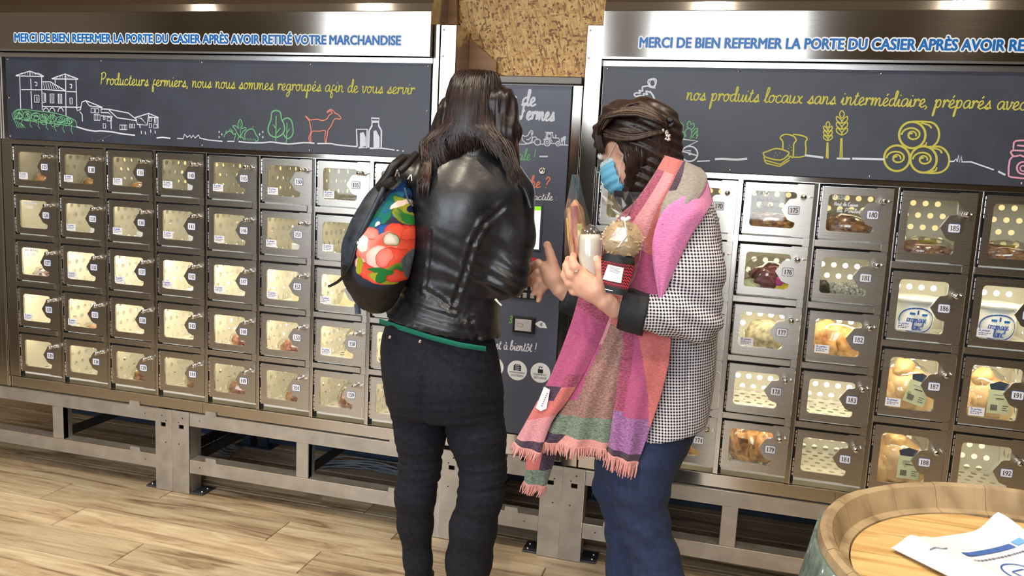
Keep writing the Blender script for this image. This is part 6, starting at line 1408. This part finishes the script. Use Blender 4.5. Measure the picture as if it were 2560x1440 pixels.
def p_top(u, rn):      # over the crown to the clip
    a = rn.random(); dy = rn.uniform(-.12, .06); x0, y0 = 1500+a*70, 312-a*45
    return [A(1492+a*35, 338-a*38, Y2-.28+dy), A(x0+8, y0-8-8*(1-a), Y2-.34+dy), A(1590+a*25, 262+(1-a)*26, Y2-.38+dy+.1*a), A(1648, 285+(1-a)*22, Y2-.36+dy), A(1672+rn.uniform(-5, 5), 315+rn.uniform(-8, 12), Y2-.34)]
mb = strands(300, p_top, .013, 3, mi=(0, 0, 1))
def p_tw(u, rn):       # twisted lock across the side
    o = rn.uniform(-10, 10); tw = rn.uniform(0, 6)
    return [A(1520+rn.uniform(-12, 12), 332+o, Ys+.08), A(1550, 342+o*.9, Ys-.02), A(1590, 343+o*.6, Ys-.04+.03*math.sin(tw)), A(1625, 335+o*.5, Ys-.05), A(1662, 328+o*.4, Ys)]
strands(170, p_tw, .011, 4, mb, mi=(0, 1, 0))
def p_dn(u, rn):       # loose length into the scarf
    a = rn.random(); x0 = 1560+a*115; return [A(x0-5, 345+rn.uniform(-12, 12), Ys+.05+.25*a*a), A(x0+4+8*a, 385, Ys-.02+.25*a*a), A(x0+8-25*a, 430, Ys-.0+.2*a), A(1578+60*a+rn.uniform(-8, 8), 478+rn.uniform(-12, 14), Ys+.12)]
strands(300, p_dn, .014, 6, mb)
def p_bg(u, rn): a = rn.random(); return [A(1525+a*10, 285+rn.uniform(-8, 8), Y2-.3), A(1502+a*12, 305, Y2-.3), A(1488+a*14, 338, Y2-.26), A(1496+a*16+rn.uniform(-3, 3), 368+rn.uniform(0, 20), Y2-.24)]
strands(130, p_bg, .010, 8, mb)
part('hair_strands', mb, [M['hair2'], M['hair2b']], hb2)['kind'] = 'stuff'
b = MB(); rn = random.Random(2)
for k_ in range(14): v, f = ICO[2]; c = A(1666+rn.uniform(-9, 9), 338+rn.uniform(-14, 12), Ys-.07); b.add([tuple(c+np.array(p)*.016) for p in v], f, 0, True)
for k_ in range(6): v, f = ICO[2]; c = A(1674+rn.uniform(-5, 8), 305+rn.uniform(-6, 10), Ys+.02); b.add([tuple(c+np.array(p)*.028) for p in v], f, 1, True)
tag(part('hair_clip', b, [M['chrome'], M['black']], hb2), kind='stuff')
# ---------------------------------------------------------------- scarf
def wool(name, c, var=.16):
    d_ = tuple(v*(1-var*1.6) for v in c[:3])+(1,); l_ = tuple(min(1, v*(1+var)) for v in c[:3])+(1,)
    m = mat(name, c, .95, 0, .15); noise_col(m, [(.35, d_), (.65, l_)], (1, 1, 3), ns=140, detail=4, bump=.6); B(m).inputs['Sheen Weight'].default_value = .3; return m
SCN = ['coral', 'magenta', 'bright_pink', 'rose', 'purple', 'taupe', 'sage', 'aubergine', 'salmon', 'grey', 'mauve']
SCC = [(208, 118, 116), (182, 90, 132), (230, 136, 190), (212, 148, 158), (162, 112, 166), (158, 122, 114), (126, 140, 126), (80, 64, 82), (226, 160, 154), (156, 150, 144), (166, 84, 112)]
SM = [wool('wool_'+n_, srgb(*c), .28 if n_ in ('taupe', 'sage', 'mauve', 'purple', 'aubergine') else .12) for n_, c in zip(SCN, SCC)]
CI = {n_: i for i, n_ in enumerate(SCN)}
scarf = MB(); fringe = MB()
def panel(Lp, Rp, colf, nu=22, nv=60, bulge=.0, wave=.02, wf=3, thick=.022):
    Lc = smooth_line([tuple(A(*p)) for p in Lp], 12); Rc = smooth_line([tuple(A(*p)) for p in Rp], 12)
    Lc, Rc = np.array(Lc), np.array(Rc); g = lambda C, t: np.array([np.interp(t*(len(C)-1), range(len(C)), C[:, k]) for k in range(3)])
    P = np.zeros((nv+1, nu+1, 3))
    for j in range(nv+1):
        a, b_ = g(Lc, j/nv), g(Rc, j/nv)
        for i in range(nu+1):
            u = i/nu; p = a*(1-u)+b_*u; p[1] += -bulge*math.sin(PI*u)-wave*math.sin(wf*PI*u+1.5*math.sin(j/nv*4))*(.3+j/nv); P[j, i] = p
    n = (nu+1)*(nv+1); vs = [tuple(p) for p in P.reshape(-1, 3)]+[tuple(p+np.array((0, thick, 0))) for p in P.reshape(-1, 3)]; fs = []; b0 = len(scarf.v)
    for j in range(nv):
        for i in range(nu):
            a = j*(nu+1)+i; q = (a, a+nu+1, a+nu+2, a+1); mi = CI[colf((i+.5)/nu, (j+.5)/nv)]
            for f_ in (q, tuple(k+n for k in q[::-1])): scarf.f.append(tuple(k+b0 for k in f_)); scarf.m.append(mi); scarf.s.append(True)
    ed = [(j*(nu+1), (j+1)*(nu+1)) for j in range(nv)]+[((j+1)*(nu+1)+nu, j*(nu+1)+nu) for j in range(nv)]+[(nv*(nu+1)+i, nv*(nu+1)+i+1) for i in range(nu)]+[(i+1, i) for i in range(nu)]
    for a, b_ in ed: scarf.f.append((a+b0, a+n+b0, b_+n+b0, b_+b0)); scarf.m.append(CI['salmon']); scarf.s.append(True)
    scarf.v += vs; return P
def fringes(P, lx, ly, n, seed, sp=5):
    rn = random.Random(seed); row = P[-1]; nu = len(row)-1; top = [tuple(p+np.array((0, .01, 0))) for p in row]; fringe.tube(top, .016, 5)
    for k in range(n):
        t = k/(n-1)*nu; i = min(int(t), nu-1); p = row[i]*(1-(t-i))+row[i+1]*(t-i)
        e = p+np.array((lx+rn.uniform(-.02, .02), rn.uniform(-.03, .03), ly+rn.uniform(-.02, .02))); m_ = (p+e)/2+np.array((rn.uniform(-.012, .012), rn.uniform(-.01, .01), 0))
        fringe.tube([tuple(p), tuple(m_), tuple(e)], [.011, .010, .005], 4, cap=False)
Yp = Y2-.60
def c1(u, v): return 'mauve' if v < .14 else 'magenta' if v < .42 else ('mauve' if u > .5 else 'magenta') if v < .50 else ('aubergine' if u < .55 else 'coral') if v < .60 else 'coral' if v < .74 else 'rose' if v < .91 else 'aubergine'
P1_ = panel([(1455, 705, Yp+.1), (1430, 800, Yp+.05), (1385, 920, Yp), (1345, 1000, Yp), (1306, 1070, Yp), (1283, 1108, Yp)], [(1535, 760, Yp+.1), (1505, 840, Yp), (1462, 930, Yp-.05), (1420, 1000, Yp-.08), (1380, 1055, Yp-.08), (1352, 1132, Yp-.08)], c1, nu=40, bulge=.05); fringes(P1_, -.03, -.11, 26, 1)
def c2(u, v): return 'coral' if v < .10 else 'taupe' if v < .14 or (v < .62) else 'sage' if v < .84 else ('aubergine' if u < .34 else 'salmon')
def c2b(u, v):
    if u < .12+.1*v and v < .5: return 'magenta' if v > .2 else 'rose'
    return c2(u, v)
P2_ = panel([(1535, 765, Yp+.08), (1495, 860, Yp+.02), (1440, 960, Yp), (1400, 1030, Yp), (1372, 1070, Yp), (1337, 1100, Yp)], [(1585, 795, Yp-.05), (1578, 860, Yp-.05), (1560, 960, Yp-.05), (1543, 1040, Yp-.05), (1526, 1100, Yp-.05), (1516, 1122, Yp-.05)], c2b, bulge=.07, wf=5, wave=.03); fringes(P2_, .0, -.12, 60, 2)
def c3(u, v):
    if v > .90: return 'aubergine'
    if v < .66 and u > .22+v*1.15: return 'coral'
    return 'magenta' if v < .60 and u > .25 else 'mauve' if v < .56 else 'purple'
P3_ = panel([(1560, 800, Yp-.06), (1552, 900, Yp-.08), (1538, 1000, Yp-.08), (1526, 1080, Yp-.08), (1516, 1132, Yp-.08)], [(1678, 832, Yp-.12), (1673, 900, Yp-.12), (1655, 980, Yp-.12), (1632, 1050, Yp-.12), (1612, 1110, Yp-.12), (1595, 1158, Yp-.12)], c3, nu=60, bulge=.06, wf=4); fringes(P3_, -.02, -.17, 30, 3)
P4_ = panel([(1345, 1040, Yp+.4), (1322, 1120, Yp+.4), (1314, 1170, Yp+.4), (1309, 1206, Yp+.4)], [(1420, 1040, Yp+.4), (1395, 1120, Yp+.4), (1380, 1170, Yp+.4), (1366, 1214, Yp+.4)], lambda u, v: ('coral' if u < .55 else 'aubergine') if v < .68 else 'sage', bulge=.06); fringes(P4_, -.03, -.12, 24, 4)
# chest and shoulder folds
Yq_ = Y2-.78
def cu(u, v):
    if v < .12: return 'coral'
    if u < .38: return 'mauve'
    if v > .58 and u > .55: return 'magenta'
    return 'rose' if u < .8 else 'coral'
panel([(1662, 388, Y2-.40), (1632, 440, Y2-.66), (1590, 500, Y2-.80), (1545, 545, Y2-.80), (1512, 620, Y2-.75), (1480, 700, Y2-.62), (1458, 742, Y2-.55)], [(1712, 404, Y2-.45), (1690, 460, Y2-.80), (1662, 520, Y2-.96), (1640, 600, Y2-1.0), (1640, 680, Y2-1.0), (1646, 735, Y2-.98), (1640, 772, Y2-.92)], cu, nu=30, bulge=.10, wf=3, wave=.03)
panel([(1702, 398, Y2-.42), (1682, 450, Y2-.78), (1655, 505, Y2-.93), (1640, 560, Y2-.98)], [(1752, 420, Y2-.30), (1768, 445, Y2-.55), (1745, 500, Y2-.92), (1690, 560, Y2-1.02)], lambda u, v: 'aubergine' if u < .22 and v < .5 else 'grey', nu=16, nv=30, bulge=.10)
panel([(1768, 452, Y2-.50), (1715, 486, Y2-.95), (1660, 525, Y2-1.06), (1634, 590, Y2-1.08), (1632, 660, Y2-1.06), (1648, 752, Y2-.98)], [(1782, 505, Y2-.55), (1764, 535, Y2-.92), (1728, 590, Y2-1.02), (1698, 650, Y2-1.04), (1672, 710, Y2-1.02), (1652, 762, Y2-.98)], lambda u, v: 'bright_pink', nu=20, bulge=.06, wave=.012)
panel([(1752, 418, Y2-.30), (1768, 450, Y2-.50), (1783, 505, Y2-.55)], [(1722, 425, Y2+.5), (1735, 470, Y2+.6), (1750, 520, Y2+.65)], lambda u, v: 'grey' if v < .4 else 'bright_pink', nu=20, nv=20, bulge=-.0, wave=0)
panel([(1660, 388, Y2-.38), (1700, 398, Y2-.42), (1755, 420, Y2-.30)], [(1640, 420, Y2+.4), (1680, 420, Y2+.5), (1722, 425, Y2+.5)], lambda u, v: 'coral' if v < .5 else 'grey', nu=20, nv=16, bulge=0, wave=0)
sc_o = part('scarf', scarf, SM, w2)
part('fringe', fringe, SM[CI['salmon']], sc_o)['kind'] = 'stuff'
# white care tag on the scarf
b = MB(); T_ = [A(*p, Yp-.09) for p in ((1360, 967), (1375, 975), (1366, 1022), (1352, 1028), (1339, 1020))]; b.add([tuple(p) for p in T_]+[tuple(p+np.array((0, .012, 0))) for p in T_], [(4, 3, 2, 1, 0), (5, 6, 7, 8, 9)]+[(i, (i+1) % 5, (i+1) % 5+5, i+5) for i in range(5)])
for k_ in range(7): p = A(1366-k_*2.2, 985+k_*5.0, Yp-.096); b.box(p[0], p[0]+.016, p[1], p[1]+.001, p[2], p[2]+.010, 1)
part('care_tag', b, [M['label'], M['ink_grey']], sc_o)

# ---------------------------------------------------------------- what she holds
def slab(name, pts, Yf, th, mats, label, cat, matid=0, child=None):
    org = tuple(A(*pts[0], Yf)); ORG['x'] = org
    c = [A(x, y, Yf) for x, y in pts]; n = len(c); b = MB(); cc = sum(c)/n
    ring = lambda k, yo: [tuple(cc+(p-cc)*k+np.array((0, yo, 0))) for p in c]
    R_ = [ring(.86, 0), ring(1, th*.3), ring(1, th*.7), ring(.86, th)]
    for r0, r1 in zip(R_[:-1], R_[1:]): b.add(r0+r1, [((i+1) % n, i, i+n, (i+1) % n+n)[::-1] for i in range(n)], 0, True)
    b.add(R_[0], [tuple(range(n))[::-1]]); b.add(R_[-1], [tuple(range(n))])
    o = solo(name, b, mats, org, label, cat); ORG[o.name] = org; return o
Yg = Yh+.10
M['bread'] = gmat('bread_crust', srgb(176, 120, 78), srgb(214, 168, 128), .6, 60, (1, 1, .4)); M['filling'] = gmat('ham_filling', srgb(150, 80, 70), srgb(206, 150, 130), .5, 70, (1,1,.3)); M['greeny'] = gmat('pistachio_filling', srgb(150, 150, 70), srgb(214, 204, 150), .6, 60)
o = slab('wrapped_sandwich', [(1430, 500), (1446, 520), (1455, 590), (1468, 680), (1470, 715), (1452, 712), (1425, 660), (1414, 590), (1413, 525)], Yg+.10, .35, M['bread'], 'long brown sandwich in clear film held upright in the hand', 'sandwich')
b = MB()
for x0, y0, x1, y1, r_, mi in ((1424, 520, 1446, 700, .035, 0), (1434, 515, 1458, 700, .045, 1), (1445, 560, 1466, 690, .045, 2)):
    b.tube(smooth_line([tuple(A(x0, y0, Yg+.06)), tuple(A((x0+x1)/2-4, (y0+y1)/2, Yg+.04)), tuple(A(x1, y1, Yg+.08))], 5), r_, 8, mi=mi)
part('filling', b, [M['bread'], M['filling'], M['greeny']], o)
b = MB(); v0 = A(1418, 560, Yg+.06); b.plate([tuple(A(x, y, Yg)[[0, 2]]) for x, y in ((1414, 545), (1424, 550), (1429, 590), (1427, 612), (1419, 600))], [], Yg+.03, Yg+.04); part('yellow_sticker', b, mat('yellow_sticker', srgb(245, 190, 30), .4), o)
b = MB(); 
for pts in ([(1412, 640), (1411, 530), (1424, 470), (1430, 436), (1436, 470), (1448, 520), (1470, 600), (1474, 690)],): 
    c = [A(x, y, Yg+.0) for x, y in pts]; n = len(c); b.add([tuple(p) for p in c]+[tuple(p+np.array((.0, .40, 0))) for p in c], [tuple(range(n)), tuple(range(n, 2*n))[::-1]]+[(i, i+1, i+1+n, i+n) for i in range(n-1)])
part('film_wrap', b, M['film2'], o)
M['goat_white'] = mat('white_cheese', srgb(240, 236, 224), .5)
b = MB(); c0, c1_ = A(1474, 580, Yg-.02), A(1474, 700, Yg+.02); org = tuple(c1_); b.tube([tuple(A(1476, 586, Yg)), tuple(A(1476, 588, Yg)), tuple(A(1475, 600, Yg)), tuple(A(1473, 640, Yg)), tuple(c1_)], [.085, .105, .11, .11, .10], 20)
o = solo('cheese_log', b, M['goat_white'], org, 'white cheese log in clear film beside the thumb', 'cheese'); ORG[o.name] = org
b = MB(); b.tube([tuple(A(1480, 563, Yg)), tuple(A(1476, 575, Yg)), tuple(A(1476, 600, Yg-.005)), tuple(A(1476, 650, Yg-.005)), tuple(A(1474, 702, Yg))], [.03, .10, .125, .13, .12], 14); part('film_wrap', b, M['film'], o)
# pasta bag
Yb_ = Y2-1.18; org = tuple(A(1535, 725, Yb_)); PB = thing('pasta_bag', org, 'clear bag of beige pasta with a red waved label, held against the scarf', 'bag')
M['pasta'] = gmat('pasta', srgb(196, 164, 124), srgb(226, 200, 164), .6, 30); b = MB(); rn = random.Random(11)
cpt = A(1557, 600, Yb_)
for k_ in range(260):
    t = rn.uniform(0, 2*PI); rr = math.sqrt(rn.random()); c = cpt+np.array((rr*.215*math.cos(t), -.13*math.sqrt(max(0, 1-rr*rr))+rn.uniform(0, .06), rr*.20*math.sin(t))); a = rn.uniform(0, PI); dvec = np.array((math.cos(a), rn.uniform(-.2, .2), math.sin(a)))*.04; c = cpt+(c-cpt)*.86; m_ = c+np.array((0, -.01, .006)); b.tube([tuple(c-dvec), tuple(m_), tuple(c+dvec)], .012, 5, cap=False)
v, f = ICO[3]; b.add([tuple(cpt+np.array((p[0]*.205, p[1]*.12, p[2]*.19))) for p in v], f, 0, True); part('pasta', b, M['pasta'], PB)['kind'] = 'stuff'
def curved(pts, yo, mb, mi=0):
    c = [A(x, y, Yb_) for x, y in pts]; cx = sum(p[0] for p in c)/len(c); mb.add([(p[0], Yb_-.13+yo+.9*(p[0]-A(1548, 680, Yb_)[0])**2, p[2]) for p in c], [tuple(range(len(c)))], mi)
M['red'] = mat('red_paper', srgb(215, 52, 66), .55)
b = MB(); nU = 16
def sheet(q, n1, n2, yo, mb, mi, fn=None):
    """curved paper between four pixel corners TL TR BR BL"""
    P = []
    for j in range(n2+1):
        for i in range(n1+1):
            u, v_ = i/n1, j/n2; x = (q[0][0]*(1-u)+q[1][0]*u)*(1-v_)+(q[3][0]*(1-u)+q[2][0]*u)*v_; y = (q[0][1]*(1-u)+q[1][1]*u)*(1-v_)+(q[3][1]*(1-u)+q[2][1]*u)*v_
            if fn: y += fn(u, v_)
            p = A(x, y, Yb_); P.append((p[0], Yb_-.15+yo+1.6*(p[0]-A(1545, 680, Yb_)[0])**2, p[2]))
    mb.add(P, [(j*(n1+1)+i, (j+1)*(n1+1)+i, (j+1)*(n1+1)+i+1, j*(n1+1)+i+1) for j in range(n2) for i in range(n1)], mi, True)
sheet(((1506, 640), (1590, 655), (1572, 722), (1514, 708)), 16, 8, 0, b, 0)
for k_ in range(9):
    t = .04+k_*.108; q0 = ((1506+8*t, 640+68*t), (1590-18*t, 655+67*t), (1590-18*(t+.045), 655+67*(t+.045)), (1506+8*(t+.045), 640+68*(t+.045))); sheet(q0, 44, 1, -.006, b, 1, lambda u, v_: 2.0*math.sin(u*66))
sheet(((1514, 630), (1590, 640), (1590, 658), (1508, 645)), 30, 2, -.008, b, 1, lambda u, v_: (-4*abs(math.sin(u*9.4)))*(1-v_)+2)
sheet(((1515, 706), (1573, 720), (1562, 734), (1520, 726)), 8, 2, -.006, b, 1)
sheet(((1526, 657), (1565, 666), (1558, 703), (1512, 694)), 6, 4, -.014, b, 2)
for k_ in range(4): sheet(((1530, 662+k_*3.4), (1556-4*(k_ % 2), 668+k_*3.4), (1556-4*(k_ % 2), 668.8+k_*3.4), (1530, 662.8+k_*3.4)), 3, 1, -.018, b, 3)
sheet(((1518, 717), (1538, 721), (1538, 723), (1518, 719)), 3, 1, -.012, b, 2)
part('red_label', b, [M['red'], M['black'], M['label'], M['ink_grey']], PB)
b = MB()
pr = [((1556, 545), 10), ((1545, 520), 26), ((1556, 500), 38), ((1560, 488), 40)]
def bagring(cx, cy, r_, n=20, jag=0, seed=0):
    rn_ = random.Random(seed); c = A(cx, cy, Yb_); k_ = pxr(c, r_); return [tuple(c+np.array((k_*math.cos(2*PI*i/n)*(1+jag*rn_.uniform(-1, 1)), -.05+k_*.55*math.sin(2*PI*i/n), k_*jag*1.5*rn_.uniform(-1, 1)))) for i in range(n)]
rings = [bagring(1543, 726, 26), bagring(1545, 690, 42), bagring(1553, 640, 50), bagring(1558, 600, 51), bagring(1560, 570, 40, jag=.05), bagring(1564, 548, 9), bagring(1563, 538, 12, jag=.3, seed=1), bagring(1556, 515, 30, jag=.28, seed=2), bagring(1552, 492, 42, jag=.3, seed=3)]
for r0, r1 in zip(rings[:-1], rings[1:]): b.add(r0+r1, [(i, (i+1) % 20, (i+1) % 20+20, i+20) for i in range(20)], 0, False)
part('clear_bag', b, M['film'], PB)
b = MB(); b.tube(smooth_line([tuple(A(1555, 546, Yb_-.1)), tuple(A(1564, 550, Yb_-.12)), tuple(A(1573, 545, Yb_-.08))], 3), .022, 6); b.tube([tuple(A(1562, 552, Yb_-.15)), tuple(A(1566, 590, Yb_-.2)), tuple(A(1545, 618, Yb_-.2))], .008, 5); part('white_tie', b, M['white'], PB)
# ================================================================ BARREL used as a table
BC = (13.67, -7.03); ZT = -1.64; BR = 1.27; HZ = float(at(2330, 1275, BC[1]+BR-.21)[2]); print('HZ', HZ)
bar = thing('wooden_barrel', (BC[0], BC[1], FZ), 'old oak barrel with a grey iron hoop at the lower right corner', 'barrel')
M['stave'] = noise_col(mat('old_oak', srgb(150, 122, 86), .8), [(.25, srgb(96, 78, 56)), (.5, srgb(150, 128, 98)), (.75, srgb(178, 154, 116))], (1, 1, .25), ns=20, detail=12, bump=.6, dist=.4)
M['rim'] = noise_col(mat('worn_oak_rim', srgb(176, 146, 104), .75), [(.25, srgb(110, 88, 62)), (.5, srgb(160, 138, 106)), (.8, srgb(184, 162, 124))], (1, 1, .5), ns=18, detail=12, bump=.6, dist=.4)
M['head'] = noise_col(mat('barrel_head_wood', srgb(222, 178, 106), .5), [(.3, srgb(182, 140, 84)), (.55, srgb(212, 178, 120)), (.8, srgb(224, 196, 142))], (1.2, 9, 1), ns=5, detail=9, bump=.2, dist=1)
m = mat('weathered_hoop', srgb(100, 118, 112), .6, .3); noise_col(m, [(.3, srgb(80, 96, 92)), (.6, srgb(118, 134, 128)), (.63, srgb(120, 136, 130)), (.66, srgb(225, 232, 226))], ns=60, detail=5, bump=.4); M['hoop'] = m
def brad(z):  # outer radius of the staves
    t = (z-FZ)/(ZT-FZ); return BR+.24*math.sin(PI*t)
ns = 26; rs = random.Random(4)
zs = [FZ+(ZT-FZ)*k/14 for k in range(15)]
a0 = .1; widths = [rs.uniform(.75, 1.25) for _ in range(ns)]; tot = sum(widths)
for w_ in widths:
    a1 = a0+2*PI*w_/tot; b = MB(); g = .0012; n = 5; dz = rs.uniform(-.004, .005)
    cols = []
    for k in range(n+1):
        a = a0+g+(a1-a0-2*g)*k/n; c_, s_ = math.cos(a), math.sin(a)
        prof = [(brad(z), z+(dz if i == 14 else 0)) for i, z in enumerate(zs)]+[(BR-.03, ZT+.015+dz), (BR-.065, ZT+dz), (BR-.12, ZT-.13), (BR-.17, ZT-.14), (BR-.175, HZ-.02), (BR-.2, FZ+.3), (BR-.1, FZ)]
        cols.append([(BC[0]+r_*c_, BC[1]+r_*s_, z) for r_, z in prof])
    m_ = len(cols[0]); vs = [p for c in cols for p in c]
    fs = [(k*m_+i, (k+1)*m_+i, (k+1)*m_+(i+1) % m_, k*m_+(i+1) % m_) for k in range(n) for i in range(m_)]
    b.add(vs, fs, 0, False); b.add(cols[0], [tuple(range(m_))]); b.add(cols[-1], [tuple(range(m_))[::-1]])
    for i in range(len(b.f)):
        zc = sum(b.v[q][2] for q in b.f[i][:4])/4
        if zc > ZT-.4 and i < n*m_ and (i % m_) >= 13: b.m[i] = 1
    part('stave', b, [M['stave'], M['rim']], bar); a0 = a1
def hoop(z0, z1):
    b = MB(); n = 72; k = 4; prof = [(brad(z)+.022, z) for z in [z0+(z1-z0)*i/k for i in range(k+1)]]; pin = [(r_-.03, z) for r_, z in prof[::-1]]; pp = prof+pin; m_ = len(pp)
    vs = [(BC[0]+r_*math.cos(2*PI*j/n), BC[1]+r_*math.sin(2*PI*j/n), z) for j in range(n) for r_, z in pp]; b.add(vs, [(j*m_+i, ((j+1) % n)*m_+i, ((j+1) % n)*m_+(i+1) % m_, j*m_+(i+1) % m_) for j in range(n) for i in range(m_)], 0, True); part('hoop', b, M['hoop'], bar)
hoop(ZT-.50, ZT-.05); hoop(ZT-1.15, ZT-.95); hoop(FZ+.95, FZ+1.15); hoop(FZ+.06, FZ+.40)
# head boards
hz = HZ; R_ = BR-.18; xs_ = [-1.06, -.75, -.42, -.12, .2, .52, .83, 1.06]
for x0, x1 in zip(xs_[:-1], xs_[1:]):
    a, c = max(x0, -R_)+.003, min(x1, R_)-.003; n = 10; up = [(a+(c-a)*k/n, math.sqrt(max(0, R_*R_-(a+(c-a)*k/n)**2))) for k in range(n+1)]; o_ = [(p[1], p[0]) for p in up]+[(-p[1], p[0]) for p in up[::-1]]
    m_ = len(o_); b = MB(); b.add([(BC[0]+p[0], BC[1]+p[1], hz) for p in o_]+[(BC[0]+p[0], BC[1]+p[1], hz-.08) for p in o_], [tuple(range(m_))[::-1], tuple(range(m_, 2*m_))]+[(i, (i+1) % m_, (i+1) % m_+m_, i+m_) for i in range(m_)]); part('head_board', b, M['head'], bar)
# the sheet of paper on the barrel
def on(x, y): return atz(x, y, hz+.012)
TL, TM, TR, BL = on(2227, 1372), on(2330, 1350), on(2490, 1315), on(2340, 1442)
ex = on(2490, 1316)-on(2227, 1374); TLc = on(2227, 1374); ey = np.array((ex[1], -ex[0], 0))*1.42
b = MB(); n1, n2 = 24, 30
def pz_(u, v): return .012+.05*math.exp(-((u-.16)/.09)**2-((v+.0)/.25)**2)+.03*math.exp(-((u-.3)/.05)**2)*.5+.09*math.exp(-((u-1)/.12)**2-((v)/.15)**2)+.01*math.sin(u*6+v*4)+.01
vs = []
for j in range(n2+1):
    for i in range(n1+1): u, v = i/n1, j/n2; p = TLc+ex*u+ey*v; vs.append((p[0], p[1], hz+pz_(u, v)))
nn = len(vs); vs += [(x, y, z-.004) for x, y, z in vs]
fs = [(j*(n1+1)+i, (j+1)*(n1+1)+i, (j+1)*(n1+1)+i+1, j*(n1+1)+i+1)[::-1] for j in range(n2) for i in range(n1)]; b.add(vs, fs+[tuple(q+nn for q in f_[::-1]) for f_ in fs], 0, True)
paper = solo('paper_sheet', b, M['paperw'], tuple(TLc), 'white printed notice sheet lying on top of the barrel', 'paper'); ORG[paper.name] = tuple(TLc)
b = MB()
def pr_(pts, wd, mi):
    P = [TLc+ex*u+ey*v+np.array((0, 0, hz+pz_(u, v)+.005-TLc[2])) for u, v in pts]
    for p, q in zip(P[:-1], P[1:]): t = q-p; s_ = np.array((-t[1], t[0], 0)); s_ = s_/(np.linalg.norm(s_)+1e-9)*wd/2; b.add([tuple(p-s_), tuple(p+s_), tuple(q+s_), tuple(q-s_)], [(0, 1, 2, 3)[::-1]], mi)
seg = lambda u0, u1, v: [(u0+(u1-u0)*k/6, v) for k in range(7)]
pr_(seg(.34, .80, .17), .045, 0); pr_(seg(.83, .91, .165), .05, 2); pr_(seg(.12, .28, .12), .01, 1)
rn = random.Random(5)
def textline(u0, u1, v, h):
    u = u0
    while u < u1: l = rn.uniform(.01, .03); pr_([(u, v), (u+l, v)], h, 1); u += l+.008
textline(.32, .78, .225, .014)
for v in (.52, .55, .58): textline(.50, .82, v, .010)
for cu_, cv_ in ((.50, .36), (.30, .75), (.80, .75), (.93, .40)):
    pr_([(cu_+.115*math.cos(t), cv_+.085*math.sin(t)) for t in [k_*2*PI/30 for k_ in range(31)]], .010, 0)
    pr_([(cu_-.05, cv_-.03), (cu_+.05, cv_-.03), (cu_+.05, cv_+.03), (cu_-.05, cv_+.03), (cu_-.05, cv_-.03)], .009, 0)
for v in (.6, .63): textline(.14, .32, v, .010)
textline(.86, .98, .52, .01)
part('print', b, [M['ink_blue'], M['ink_grey'], mat('light_blue_ink', srgb(110, 170, 225), .6)], paper)['kind'] = 'stuff'
